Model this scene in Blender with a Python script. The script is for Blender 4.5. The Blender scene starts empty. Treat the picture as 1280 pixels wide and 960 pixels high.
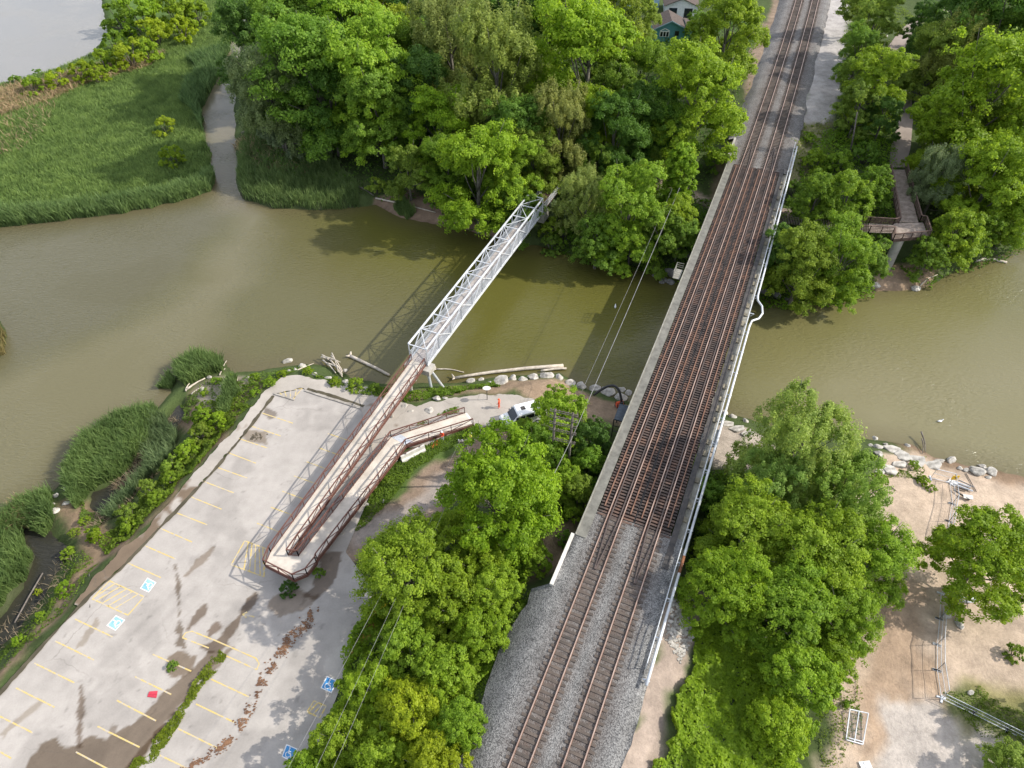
import bpy, math, random
import numpy as np
from mathutils import Vector, Matrix

# ------------------------------------------------------------------ camera, sky, sun, exposure
SC = bpy.context.scene
COL = SC.collection
CAM_H = 72.0
PITCH = math.radians(45.7)
FPX = 887.0
cam_data = bpy.data.cameras.new('camera')
cam_data.sensor_width = 36.0
cam_data.lens = FPX / 1280.0 * 36.0
cam_data.clip_start = 0.5
cam_data.clip_end = 6000.0
cam = bpy.data.objects.new('camera', cam_data)
COL.objects.link(cam)
cam.location = (0, 0, CAM_H)
cam.rotation_euler = (math.pi / 2 - PITCH, 0, 0)
SC.camera = cam

SUN_EL = math.radians(36.0)
SUN_AZ_VEC = Vector((1.0, 0.03, 0)).normalized()
world = bpy.data.worlds.new('World')
SC.world = world
world.use_nodes = True
wn, wl = world.node_tree.nodes, world.node_tree.links
wn.clear()
w_out = wn.new('ShaderNodeOutputWorld')
w_bg = wn.new('ShaderNodeBackground')
w_sky = wn.new('ShaderNodeTexSky')
w_sky.sky_type = 'NISHITA'
w_sky.sun_disc = False
w_sky.sun_elevation = SUN_EL
w_sky.sun_rotation = math.atan2(SUN_AZ_VEC.x, SUN_AZ_VEC.y)
w_sky.altitude = 100
w_sky.dust_density = 2.0
w_tc = wn.new('ShaderNodeTexCoord')
w_map = wn.new('ShaderNodeMapping')
w_map.inputs['Scale'].default_value = (1.6, 1.6, 4.0)
w_noise = wn.new('ShaderNodeTexNoise')
w_noise.inputs['Scale'].default_value = 1.6
w_noise.inputs['Detail'].default_value = 7
w_noise.inputs['Roughness'].default_value = 0.6
w_ramp = wn.new('ShaderNodeValToRGB')
w_ramp.color_ramp.elements[0].position = 0.44
w_ramp.color_ramp.elements[1].position = 0.62
w_mix = wn.new('ShaderNodeMixRGB')
w_mix.inputs[2].default_value = (8.6, 8.8, 9.3, 1)
wl.new(w_tc.outputs['Generated'], w_map.inputs['Vector'])
wl.new(w_map.outputs[0], w_noise.inputs['Vector'])
wl.new(w_noise.outputs[0], w_ramp.inputs[0])
wl.new(w_ramp.outputs[0], w_mix.inputs[0])
wl.new(w_sky.outputs[0], w_mix.inputs[1])
wl.new(w_mix.outputs[0], w_bg.inputs[0])
w_bg.inputs[1].default_value = 0.140
wl.new(w_bg.outputs[0], w_out.inputs[0])

sun_data = bpy.data.lights.new('sun', 'SUN')
sun_data.energy = 3.8
sun_data.angle = math.radians(0.6)
sun_data.color = (1.0, 0.94, 0.84)
sun = bpy.data.objects.new('sun', sun_data)
COL.objects.link(sun)
sun_vec = Vector((SUN_AZ_VEC.x * math.cos(SUN_EL), SUN_AZ_VEC.y * math.cos(SUN_EL), math.sin(SUN_EL)))
sun.rotation_euler = sun_vec.to_track_quat('Z', 'Y').to_euler()
sun.location = (120, 80, 140)

SC.view_settings.view_transform = 'Standard'
SC.view_settings.look = 'None'
SC.view_settings.gamma = 1.0
SC.view_settings.exposure = 0.56
SC.render.engine = 'CYCLES'
SC.cycles.max_bounces = 6
SC.cycles.transparent_max_bounces = 6
SC.cycles.use_denoising = True

rng = np.random.default_rng(7)
random.seed(7)

# ------------------------------------------------------------------ helpers
def at(px, py, z=0.0):
    u = (px - 640.0) / FPX; v = (py - 480.0) / FPX
    dy = math.cos(PITCH) - v * math.sin(PITCH); dz = -math.sin(PITCH) - v * math.cos(PITCH)
    t = (z - CAM_H) / dz
    return Vector((u * t, dy * t, z))

def depth_of(p):
    return p[1] * math.cos(PITCH) - (p[2] - CAM_H) * math.sin(PITCH)

def tag(o, label=None, cat=None, group=None, kind=None):
    if label: o['label'] = label
    if cat: o['category'] = cat
    if group: o['group'] = group
    if kind: o['kind'] = kind
    return o

def empty(name, loc=(0, 0, 0), rz=0.0, label=None, cat=None, group=None):
    o = bpy.data.objects.new(name, None)
    COL.objects.link(o)
    o.empty_display_size = 0.3
    o.location = loc; o.rotation_euler = (0, 0, rz)
    return tag(o, label, cat, group)

def link(name, mesh, parent=None):
    o = bpy.data.objects.new(name, mesh)
    COL.objects.link(o)
    if parent is not None: o.parent = parent
    return o

def copy_tree(o, parent=None):
    c = o.copy(); COL.objects.link(c)
    if parent is not None: c.parent = parent
    for ch in o.children: copy_tree(ch, c)
    return c

def np_mesh(name, verts, faces, mat, smooth=False, attrs=None, colors=None):
    """verts (n,3), faces (m,k) arrays; attrs: dict of float per-vertex arrays; colors: dict of (n,4)."""
    verts = np.asarray(verts, dtype=np.float32); faces = np.asarray(faces, dtype=np.int32)
    me = bpy.data.meshes.new(name)
    k = faces.shape[1]; m = faces.shape[0]
    me.vertices.add(len(verts)); me.vertices.foreach_set('co', verts.ravel())
    me.loops.add(m * k); me.loops.foreach_set('vertex_index', faces.ravel())
    me.polygons.add(m)
    me.polygons.foreach_set('loop_start', np.arange(0, m * k, k, dtype=np.int32))
    me.polygons.foreach_set('loop_total', np.full(m, k, dtype=np.int32))
    if smooth: me.polygons.foreach_set('use_smooth', np.ones(m, dtype=bool))
    for an, av in (attrs or {}).items():
        a = me.attributes.new(an, 'FLOAT', 'POINT'); a.data.foreach_set('value', np.asarray(av, dtype=np.float32))
    for an, av in (colors or {}).items():
        a = me.attributes.new(an, 'FLOAT_COLOR', 'POINT'); a.data.foreach_set('color', np.asarray(av, dtype=np.float32).ravel())
    me.update(); me.validate()
    if mat is not None: me.materials.append(mat)
    return me

class MB:
    def __init__(self): self.v = []; self.f = []
    def add(self, vs, fs):
        b = len(self.v); self.v.extend([tuple(p) for p in vs]); self.f.extend([tuple(i + b for i in f) for f in fs])
        return self
    def beam(self, p, q, w, h=None, up=(0, 0, 1)):
        h = w if h is None else h
        p = Vector(p); q = Vector(q); d = (q - p)
        if d.length < 1e-6: return self
        d.normalize(); up = Vector(up)
        if abs(d.dot(up)) > 0.98: up = Vector((1, 0, 0)) if abs(d.x) < 0.9 else Vector((0, 1, 0))
        s = d.cross(up).normalized(); u = s.cross(d)
        vs = []
        for e in (p, q):
            for a, b in ((-1, -1), (1, -1), (1, 1), (-1, 1)):
                vs.append(e + s * (a * w / 2) + u * (b * h / 2))
        return self.add(vs, [(3, 2, 1, 0), (4, 5, 6, 7), (0, 1, 5, 4), (1, 2, 6, 5), (2, 3, 7, 6), (3, 0, 4, 7)])
    def box(self, c, s, rz=0.0):
        c = Vector(c); R = Matrix.Rotation(rz, 3, 'Z'); x, y, z = (k / 2 for k in s)
        vs = [c + R @ Vector((a * x, b * y, e * z)) for e in (-1, 1) for a, b in ((-1, -1), (1, -1), (1, 1), (-1, 1))]
        return self.add(vs, [(3, 2, 1, 0), (4, 5, 6, 7), (0, 1, 5, 4), (1, 2, 6, 5), (2, 3, 7, 6), (3, 0, 4, 7)])
    def tube(self, pts, r, n=8, cap=True):
        pts = [Vector(p) for p in pts]; rs = r if isinstance(r, (list, tuple)) else [r] * len(pts)
        vs = []; fs = []
        for i, p in enumerate(pts):
            d = (pts[min(i + 1, len(pts) - 1)] - pts[max(i - 1, 0)]).normalized()
            a = Vector((0, 0, 1)) if abs(d.z) < 0.9 else Vector((1, 0, 0))
            s = d.cross(a).normalized(); u = s.cross(d)
            for k in range(n):
                t = 2 * math.pi * k / n
                vs.append(p + (s * math.cos(t) + u * math.sin(t)) * rs[i])
        for i in range(len(pts) - 1):
            for k in range(n):
                a = i * n + k; b = i * n + (k + 1) % n
                fs.append((a, b, b + n, a + n))
        if cap:
            fs.append(tuple(range(n - 1, -1, -1))); fs.append(tuple(range((len(pts) - 1) * n, len(pts) * n)))
        return self.add(vs, fs)
    def prism(self, poly, z0, z1):
        n = len(poly)
        a = sum(poly[i][0] * poly[(i + 1) % n][1] - poly[(i + 1) % n][0] * poly[i][1] for i in range(n))
        if a < 0: poly = poly[::-1]
        zz0 = z0 if isinstance(z0, (list, tuple)) else [z0] * n
        zz1 = z1 if isinstance(z1, (list, tuple)) else [z1] * n
        vs = [(p[0], p[1], zz0[i]) for i, p in enumerate(poly)] + [(p[0], p[1], zz1[i]) for i, p in enumerate(poly)]
        fs = [tuple(range(n - 1, -1, -1)), tuple(range(n, 2 * n))] + [(i, (i + 1) % n, n + (i + 1) % n, n + i) for i in range(n)]
        return self.add(vs, fs)
    def slab(self, top, th):
        """top: list of 3D points (convex), th: thickness downwards"""
        n = len(top)
        a = sum(top[i][0] * top[(i + 1) % n][1] - top[(i + 1) % n][0] * top[i][1] for i in range(n))
        if a < 0: top = top[::-1]
        vs = [(p[0], p[1], p[2] - th) for p in top] + [tuple(p) for p in top]
        fs = [tuple(range(n - 1, -1, -1)), tuple(range(n, 2 * n))] + [(i, (i + 1) % n, n + (i + 1) % n, n + i) for i in range(n)]
        return self.add(vs, fs)
    def mesh(self, name, mat, smooth=False):
        me = bpy.data.meshes.new(name); me.from_pydata(self.v, [], self.f); me.update()
        if mat: me.materials.append(mat)
        if smooth:
            for p in me.polygons: p.use_smooth = True
        return me
    def build(self, name, mat, parent=None, smooth=False, label=None):
        o = link(name, self.mesh(name, mat, smooth), parent)
        if label: o['label'] = label
        return o

# value noise (numpy)
_perm = np.random.default_rng(3).random((256, 256)).astype(np.float32)
def vnoise(x, y, s, seed=0):
    x = np.asarray(x, dtype=np.float64) / s + seed * 17.3; y = np.asarray(y, dtype=np.float64) / s + seed * 31.7
    xi = np.floor(x).astype(int); yi = np.floor(y).astype(int); fx = x - xi; fy = y - yi
    fx = fx * fx * (3 - 2 * fx); fy = fy * fy * (3 - 2 * fy)
    g = lambda a, b: _perm[a & 255, b & 255]
    return (g(xi, yi) * (1 - fx) + g(xi + 1, yi) * fx) * (1 - fy) + (g(xi, yi + 1) * (1 - fx) + g(xi + 1, yi + 1) * fx) * fy
def fbm(x, y, s, seed=0, o=3):
    t = 0; a = 1; n = 0
    for i in range(o):
        t = t + a * vnoise(x, y, s / 2 ** i, seed + i); n += a; a *= 0.5
    return t / n

def sdist(x, y, poly):
    """signed distance, positive inside"""
    x = np.asarray(x, dtype=np.float64); y = np.asarray(y, dtype=np.float64)
    d2 = np.full(x.shape, 1e18); ins = np.zeros(x.shape, dtype=bool)
    n = len(poly)
    for i in range(n):
        ax, ay = poly[i][0], poly[i][1]; bx, by = poly[(i + 1) % n][0], poly[(i + 1) % n][1]
        ex, ey = bx - ax, by - ay; l2 = ex * ex + ey * ey + 1e-12
        t = np.clip(((x - ax) * ex + (y - ay) * ey) / l2, 0, 1)
        d2 = np.minimum(d2, (x - ax - t * ex) ** 2 + (y - ay - t * ey) ** 2)
        if ay != by:
            c = ((ay > y) != (by > y)) & (x < (bx - ax) * (y - ay) / (by - ay) + ax)
            ins ^= c
    d = np.sqrt(d2)
    return np.where(ins, d, -d)

def wp(pts, z=0.0):
    return [tuple(at(a, b, z)[:2]) for a, b in pts]

# ------------------------------------------------------------------ materials
def mat_new(name):
    m = bpy.data.materials.new(name); m.use_nodes = True
    nt = m.node_tree; b = nt.nodes['Principled BSDF']
    return m, nt, b

def m_noise(name, c1, c2, scale=3.0, detail=6, rough=0.85, metal=0.0, bump=0.0, bscale=None, c3=None, spec=None, lo=0.35, hi=0.65, obj=True):
    m, nt, b = mat_new(name); N, L = nt.nodes, nt.links
    tc = N.new('ShaderNodeTexCoord')
    n = N.new('ShaderNodeTexNoise'); n.inputs['Scale'].default_value = scale; n.inputs['Detail'].default_value = detail
    n.inputs['Roughness'].default_value = 0.65
    L.new(tc.outputs['Object'], n.inputs['Vector'])
    r = N.new('ShaderNodeValToRGB'); r.color_ramp.elements[0].position = lo; r.color_ramp.elements[1].position = hi
    r.color_ramp.elements[0].color = (*c1, 1); r.color_ramp.elements[1].color = (*c2, 1)
    if c3:
        e = r.color_ramp.elements.new((lo + hi) / 2); e.color = (*c3, 1)
    L.new(n.outputs[0], r.inputs[0]); L.new(r.outputs[0], b.inputs['Base Color'])
    b.inputs['Roughness'].default_value = rough; b.inputs['Metallic'].default_value = metal
    if spec is not None: b.inputs['Specular IOR Level'].default_value = spec
    if bump:
        n2 = N.new('ShaderNodeTexNoise'); n2.inputs['Scale'].default_value = bscale or scale * 4; n2.inputs['Detail'].default_value = 4
        L.new(tc.outputs['Object'], n2.inputs['Vector'])
        bp = N.new('ShaderNodeBump'); bp.inputs['Strength'].default_value = bump; bp.inputs['Distance'].default_value = 0.08
        L.new(n2.outputs[0], bp.inputs['Height']); L.new(bp.outputs[0], b.inputs['Normal'])
    return m

M = {}
M['concrete'] = m_noise('concrete', (0.30, 0.285, 0.255), (0.42, 0.40, 0.36), 1.2, 8, 0.9, bump=0.2)
M['deck_concrete'] = m_noise('deck_concrete', (0.38, 0.345, 0.295), (0.58, 0.525, 0.455), 0.7, 10, 0.9, lo=.28, hi=.62)
M['old_concrete'] = m_noise('old_concrete', (0.17, 0.165, 0.14), (0.30, 0.29, 0.25), 1.5, 8, 0.9, bump=0.2)
M['tan_concrete'] = m_noise('tan_concrete', (0.12, 0.108, 0.08), (0.29, 0.255, 0.185), 1.5, 8, 0.9)
M['walk_concrete'] = m_noise('grey_walk_concrete', (0.115, 0.112, 0.098), (0.20, 0.195, 0.17), 1.2, 9, 0.92)
M['white_concrete'] = m_noise('white_concrete', (0.50, 0.48, 0.44), (0.68, 0.66, 0.62), 1.5, 8, 0.9)
M['steel'] = m_noise('galvanised_steel', (0.42, 0.45, 0.49), (0.62, 0.65, 0.69), 1.5, 6, 0.5, 0.35)
M['white_steel'] = m_noise('white_steel', (0.46, 0.48, 0.50), (0.68, 0.70, 0.73), 1.1, 8, 0.45, 0.1)
M['brown_steel'] = m_noise('weathered_brown_steel', (0.085, 0.032, 0.024), (0.15, 0.062, 0.045), 1.4, 7, 0.7)
M['grate'] = m_noise('bridge_planks', (0.30, 0.27, 0.25), (0.48, 0.44, 0.42), 0.9, 8, 0.85)
M['rail'] = m_noise('rail_steel', (0.160, 0.080, 0.050), (0.26, 0.145, 0.095), 0.7, 6, 0.55, 0.25)
M['dark_rail'] = m_noise('dull_guard_rail', (0.07, 0.055, 0.05), (0.13, 0.095, 0.082), 0.7, 6, 0.55, 0.3)
M['railtop'] = m_noise('worn_rail_top', (0.36, 0.25, 0.20), (0.54, 0.42, 0.35), 0.5, 4, 0.4, 0.5)
M['tie_bridge'] = m_noise('bridge_timber', (0.036, 0.029, 0.027), (0.135, 0.078, 0.056), 0.8, 9, 0.9, c3=(0.072, 0.052, 0.045))
M['tie'] = m_noise('sleeper_timber', (0.050, 0.043, 0.038), (0.125, 0.098, 0.080), 0.5, 9, 0.92)
M['dark_steel'] = m_noise('dark_steel', (0.035, 0.034, 0.034), (0.08, 0.07, 0.065), 1.5, 6, 0.7, 0.2)
M['rust'] = m_noise('rusty_steel', (0.14, 0.055, 0.028), (0.26, 0.11, 0.05), 1.0, 8, 0.8, 0.1)
M['timber'] = m_noise('grey_boardwalk_timber', (0.22, 0.175, 0.14), (0.40, 0.33, 0.28), 1.3, 9, 0.9)
M['brown_timber'] = m_noise('brown_timber', (0.07, 0.045, 0.035), (0.14, 0.09, 0.07), 1.6, 8, 0.9)
M['bleached'] = m_noise('bleached_wood', (0.36, 0.31, 0.25), (0.60, 0.54, 0.46), 2.0, 8, 0.9)
M['bark'] = m_noise('bark', (0.075, 0.068, 0.055), (0.17, 0.155, 0.13), 2.5, 8, 0.95)
M['pole'] = m_noise('weathered_pole', (0.09, 0.075, 0.065), (0.20, 0.175, 0.155), 2.0, 8, 0.95)
M['rock'] = m_noise('limestone', (0.21, 0.195, 0.17), (0.56, 0.53, 0.48), 1.4, 9, 0.95, bump=0.5, bscale=5)
M['dark_rock'] = m_noise('grey_rock', (0.13, 0.125, 0.12), (0.27, 0.26, 0.25), 1.3, 9, 0.95, bump=0.5, bscale=5)
M['yellow_paint'] = m_noise('worn_yellow_paint', (0.56, 0.42, 0.14), (0.43, 0.395, 0.35), 2.6, 10, 0.85, lo=0.46, hi=0.62)
M['white_paint'] = m_noise('white_paint', (0.62, 0.62, 0.62), (0.80, 0.80, 0.80), 2, 6, 0.7)
M['faded_blue'] = m_noise('faded_blue_paint', (0.15, 0.37, 0.62), (0.32, 0.50, 0.66), 1.6, 8, 0.8)
M['blue_paint'] = m_noise('blue_paint', (0.03, 0.20, 0.48), (0.06, 0.28, 0.56), 2, 6, 0.7)
M['white_car'] = m_noise('white_car_paint', (0.74, 0.75, 0.76), (0.80, 0.80, 0.80), 1, 2, 0.25)
M['glass'] = m_noise('dark_glass', (0.012, 0.014, 0.018), (0.03, 0.033, 0.04), 1, 2, 0.08)
M['black'] = m_noise('black_rubber', (0.012, 0.012, 0.013), (0.03, 0.03, 0.03), 2, 4, 0.55)
M['orange'] = m_noise('hi_vis_orange', (0.72, 0.085, 0.03), (0.82, 0.13, 0.05), 3, 3, 0.8)
M['yellow_vest'] = m_noise('hi_vis_yellow', (0.70, 0.62, 0.10), (0.78, 0.70, 0.20), 3, 3, 0.8)
M['red'] = m_noise('red_cloth', (0.42, 0.025, 0.05), (0.52, 0.05, 0.08), 2, 4, 0.8)
M['yellow'] = m_noise('yellow_plastic', (0.75, 0.46, 0.01), (0.82, 0.55, 0.03), 2, 3, 0.5)
M['teal'] = m_noise('teal_siding', (0.085, 0.25, 0.29), (0.11, 0.30, 0.34), 2, 5, 0.8)
M['pale_blue'] = m_noise('pale_blue_siding', (0.22, 0.36, 0.45), (0.28, 0.42, 0.50), 2, 5, 0.8)
M['shingle'] = m_noise('brown_shingle', (0.055, 0.042, 0.036), (0.115, 0.088, 0.074), 3, 8, 0.95)
M['hood_roof'] = m_noise('dark_blue_roof', (0.03, 0.045, 0.06), (0.055, 0.075, 0.10), 2, 5, 0.6)
M['skin'] = m_noise('skin', (0.42, 0.24, 0.17), (0.48, 0.28, 0.2), 3, 2, 0.6)
M['dark_cloth'] = m_noise('dark_cloth', (0.025, 0.03, 0.045), (0.05, 0.055, 0.07), 3, 3, 0.9)
M['grey_cloth'] = m_noise('grey_cloth', (0.3, 0.32, 0.35), (0.4, 0.42, 0.45), 3, 3, 0.9)
M['wire'] = m_noise('wire_aluminium', (0.20, 0.20, 0.20), (0.30, 0.30, 0.30), 1, 2, 0.6, 0.2)
M['dead_leaf'] = m_noise('dead_leaves', (0.10, 0.05, 0.03), (0.24, 0.13, 0.07), 0.7, 6, 0.95)
M['net'] = m_noise('orange_netting', (0.75, 0.16, 0.03), (0.80, 0.22, 0.05), 2, 3, 0.8)

def leaf_material(name, transl=0.48):
    m, nt, b = mat_new(name); N, L = nt.nodes, nt.links
    oi = N.new('ShaderNodeObjectInfo'); at_ = N.new('ShaderNodeAttribute'); at_.attribute_name = 'rnd'
    hsv = N.new('ShaderNodeHueSaturation')
    L.new(oi.outputs['Color'], hsv.inputs['Color'])
    mr = N.new('ShaderNodeMapRange'); mr.inputs[3].default_value = 0.68; mr.inputs[4].default_value = 1.36
    L.new(at_.outputs['Fac'], mr.inputs[0]); L.new(mr.outputs[0], hsv.inputs['Value'])
    mh = N.new('ShaderNodeMapRange'); mh.inputs[3].default_value = 0.512; mh.inputs[4].default_value = 0.490
    L.new(at_.outputs['Fac'], mh.inputs[0]); L.new(mh.outputs[0], hsv.inputs['Hue'])
    L.new(hsv.outputs[0], b.inputs['Base Color'])
    b.inputs['Roughness'].default_value = 0.55; b.inputs['Specular IOR Level'].default_value = 0.25
    tr = N.new('ShaderNodeBsdfTranslucent')
    hs2 = N.new('ShaderNodeHueSaturation'); hs2.inputs['Hue'].default_value = 0.495; hs2.inputs['Value'].default_value = 1.55
    L.new(hsv.outputs[0], hs2.inputs['Color']); L.new(hs2.outputs[0], tr.inputs['Color'])
    mx = N.new('ShaderNodeMixShader'); mx.inputs[0].default_value = transl
    L.new(b.outputs[0], mx.inputs[1]); L.new(tr.outputs[0], mx.inputs[2])
    L.new(mx.outputs[0], N['Material Output'].inputs['Surface'])
    return m
M['leaf'] = leaf_material('leaf')

# ------------------------------------------------------------------ railway line
RZ = 8.6                                                  # top of rail above the water
_tp = [at(685, 950, RZ), at(782.5, 680, RZ), at(965, 150, RZ), at(1009, 0, RZ)]
_k = np.polyfit([p.y for p in _tp], [p.x for p in _tp], 2)
def tx(Y): return float(np.polyval(_k, Y))
def tdir(Y):
    d = Vector((2 * _k[0] * Y + _k[1], 1, 0)); return d.normalized()
def tpt(Y, lat=0.0, z=0.0):
    d = tdir(Y); n = Vector((d.y, -d.x, 0))
    return Vector((tx(Y), Y, z)) + n * lat
def tlat(x, y):
    x = np.asarray(x, dtype=float); y = np.asarray(y, dtype=float)
    sl = 2 * _k[0] * y + _k[1]
    return (x - np.polyval(_k, y)) / np.sqrt(1 + sl * sl)
def tY(py):                                               # centre line Y seen on photo row py
    lo, hi = -60.0, 600.0
    f = lambda Y: (CAM_H - RZ) / math.tan(PITCH + math.atan((py - 480) / FPX)) - Y
    return (CAM_H - RZ) / math.tan(PITCH + math.atan((py - 480) / FPX))
YS, YN = tY(655), tY(208)

# ------------------------------------------------------------------ land masses
south = wp([(-400, 860), (-150, 735), (0, 648), (30, 628), (70, 614), (80, 590), (100, 555), (150, 522), (195, 512), (213, 490), (222, 458), (250, 445), (280, 452),
            (292, 466), (330, 462), (380, 455), (410, 457), (440, 472), (470, 480), (510, 482), (540, 479), (580, 477), (640, 470), (700, 465), (722, 482),
            (745, 492), (790, 504), (850, 512), (900, 518), (930, 523), (985, 541), (1060, 548), (1100, 551), (1140, 557), (1165, 570), (1220, 582), (1280, 596), (1700, 690)])
south = south + [(400, -300), (-400, -300)]
north = wp([(332, -30), (302, 40), (298, 80), (294, 140), (296, 190), (297, 225), (305, 250), (340, 260), (400, 262), (440, 259), (470, 256), (500, 273), (560, 283),
            (600, 292), (640, 302), (700, 314), (740, 325), (800, 333), (850, 352), (880, 366), (950, 372), (985, 374), (1020, 376), (1055, 367), (1100, 364),
            (1150, 360), (1175, 347), (1220, 327), (1280, 307), (1700, 215)])
north = north + [(3500, 900), (3500, 4000), (-100, 4000)]
marsh = wp([(-500, 330), (-100, 290), (0, 282), (80, 274), (160, 263), (225, 251), (262, 238), (269, 228), (263, 200), (256, 170), (250, 140), (263, 115), (276, 90), (286, 65),
            (296, 30), (318, -30)])
marsh = marsh + [(-98, 420), (-98, 1200), (-140, 1200)] + wp([(112, -40), (126, 0), (136, 40), (116, 68), (70, 90), (0, 108), (-500, 190)])
islet = wp([(-60, 390), (-5, 395), (6, 415), (6, 440), (-5, 455), (-60, 470)])
ponds = [wp([(224, 505), (208, 525), (190, 555), (168, 580), (140, 605), (116, 615), (112, 632), (128, 640), (152, 622), (187, 592), (207, 562), (220, 532), (229, 515)], 0.3),
         wp([(30, 650), (26, 668), (44, 690), (38, 720), (8, 765), (-40, 810), (-40, 840), (10, 795), (50, 745), (78, 700), (80, 682), (60, 664)], 0.3)]
lot_px = [(-160, 1040), (-60, 932), (0, 866), (40, 821), (112, 744), (150, 712), (200, 659), (260, 596), (300, 549), (343, 493), (378, 486), (452, 511), (500, 528), (470, 600),
          (432, 690), (466, 735), (470, 762), (436, 815), (425, 860), (398, 930), (360, 1000), (300, 1100)]
LOT_Z = 3.0
lot = wp(lot_px, LOT_Z)
walk = wp([(94, 756), (118, 722), (150, 690), (185, 660), (235, 600), (300, 530), (335, 485), (352, 472), (375, 469), (400, 474), (450, 485), (470, 492),
           (520, 508), (560, 499), (610, 493), (640, 494), (672, 500), (690, 512), (672, 530), (628, 528), (598, 534), (588, 528), (560, 545), (525, 560), (500, 555), (480, 590),
           (452, 530), (452, 511), (378, 486), (343, 493), (300, 549), (260, 596), (200, 659), (150, 712), (112, 744), (100, 757)], LOT_Z)

# terrain height control points (photo px, px, height)
ctl = [(150, 560, 0.6), (50, 640, 0.6), (20, 720, 0.6), (100, 670, 0.9), (60, 760, 1.6), (230, 560, 1.4), (250, 480, 0.8), (300, 500, 2.2), (0, 860, 2.9), (200, 760, 2.94), (300, 640, 2.94),
       (250, 900, 2.94), (400, 600, 2.94), (350, 480, 2.9), (430, 480, 2.2), (500, 500, 2.6), (560, 490, 2.4), (620, 505, 2.94), (700, 500, 2.3), (760, 520, 2.4), (560, 600, 2.9),
       (480, 680, 2.9), (440, 800, 2.9), (700, 600, 3.3), (620, 700, 3.6), (640, 780, 5.5), (560, 850, 3.8), (600, 920, 5.5), (460, 900, 3.0), (880, 560, 2.8), (950, 560, 2.4),
       (1000, 640, 2.8), (900, 700, 3.6), (850, 780, 5.8), (860, 900, 6.0), (920, 850, 4.2), (1000, 900, 3.2), (1100, 640, 1.6), (1200, 600, 0.9), (1270, 640, 1.2), (1150, 740, 2.2),
       (1130, 850, 2.9), (1250, 850, 2.9), (1160, 930, 3.0), (1270, 930, 3.1),
       (380, 240, 0.7), (350, 180, 1.5), (430, 180, 2.2), (500, 230, 1.6), (600, 260, 1.8), (700, 280, 1.8), (690, 220, 4.6), (760, 200, 4.2), (880, 250, 4.2), (820, 310, 2.0), (900, 320, 2.5),
       (700, 100, 6.0), (840, 70, 8.0), (600, 60, 5.0), (450, 40, 4.5), (820, 0, 9.0), (690, 0, 8.0), (930, 130, 7.5), (980, 300, 3.0), (1010, 350, 1.6), (1040, 80, 8.2), (1000, 120, 8.2),
       (1060, 180, 6.8), (1040, 250, 5.0), (990, 270, 4.4), (1120, 60, 8.2), (1125, 180, 7.0), (1180, 230, 4.5), (1115, 335, 0.6), (1180, 310, 1.4), (1250, 250, 2.5), (1250, 100, 6.0), (1270, 0, 9.0),
       (100, 200, 0.4), (200, 100, 0.5), (240, 230, 0.4), (0, 200, 0.4), (170, 30, 0.9), (60, 110, 0.9)]
_cp = np.array([[*at(a, b, z)[:2], z] for a, b, z in ctl])

def ground_height(x, y):
    x = np.asarray(x, dtype=float); y = np.asarray(y, dtype=float)
    num = np.zeros_like(x); den = np.zeros_like(x)
    for cx, cy, cz in _cp:
        w = 1.0 / ((x - cx) ** 2 + (y - cy) ** 2 + 6.0) ** 1.6
        num += w * cz; den += w
    tgt = num / den
    tgt = tgt + (fbm(x, y, 7.0, 2) - 0.5) * 0.5 + (fbm(x, y, 1.6, 5) - 0.5) * 0.18
    far = np.clip((y - 250) / 600, 0, 1) * 12
    tgt = tgt + far
    wob = (fbm(x, y, 5.0, 9) - 0.5) * 2.2 + (fbm(x, y, 1.4, 11) - 0.5) * 0.7
    ds = sdist(x, y, south); dn = sdist(x, y, north); dm = sdist(x, y, marsh); di = sdist(x, y, islet)
    d = np.maximum(np.maximum(ds, dn), np.maximum(dm, di))
    d = d + wob * 0.55
    for p in ponds: d = np.minimum(d, -sdist(x, y, p) + (fbm(x, y, 1.6, 13) - .5) * .7 - .25)
    beach = np.clip((x - 46) / 8, 0, 1) * (y < 80)
    slope = 0.55 * (1 - beach) + 0.10 * beach
    h = np.where(d > 0, np.minimum(np.maximum(tgt, 0.25), 0.02 + d * slope), np.maximum(-1.6, d * 0.30))
    mm = dm > -1
    h = np.where(mm & (dm > 0), np.minimum(h, 0.5 + 0.5 * np.clip((y - 170) / 60, 0, 1)), h)
    # pavements are level
    dl = np.maximum(sdist(x, y, lot), sdist(x, y, walk))
    k = np.clip((dl + 2.5) / 2.2, 0, 1)
    h = np.where(d > 1.5, h * (1 - k) + (LOT_Z - 0.10) * k, h)
    # railway embankment
    lat = tlat(x, y); al = np.abs(lat)
    emb = RZ - 0.55 - np.clip(al - 5.0, 0, 99) / 1.45
    wall = RZ - 0.55 - np.clip(al - 4.9, 0, 99) * 9
    e1 = np.where(y < YS - 8.5, emb, np.where(y < YS - 0.3, np.where(lat < 0, wall, np.maximum(wall, emb - np.clip(y - (YS - 8.5), 0, 9) * 0.5)), -9))
    e2 = np.where(y > YN + 6, emb, np.where(y > YN + 0.3, np.maximum(wall, emb - np.clip(YN + 6 - y, 0, 6) * 0.6), -9))
    h = np.maximum(h, np.maximum(e1, e2))
    # level gravel yard east of the northern tracks
    yard = np.clip(1 - np.maximum(np.abs(lat - 8.5) - 5.0, 0) / 3, 0, 1) * np.clip((y - (YN + 18)) / 10, 0, 1) * (y < 400)
    h = h * (1 - yard) + np.maximum(h, RZ - 0.75) * yard
    return h

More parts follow.
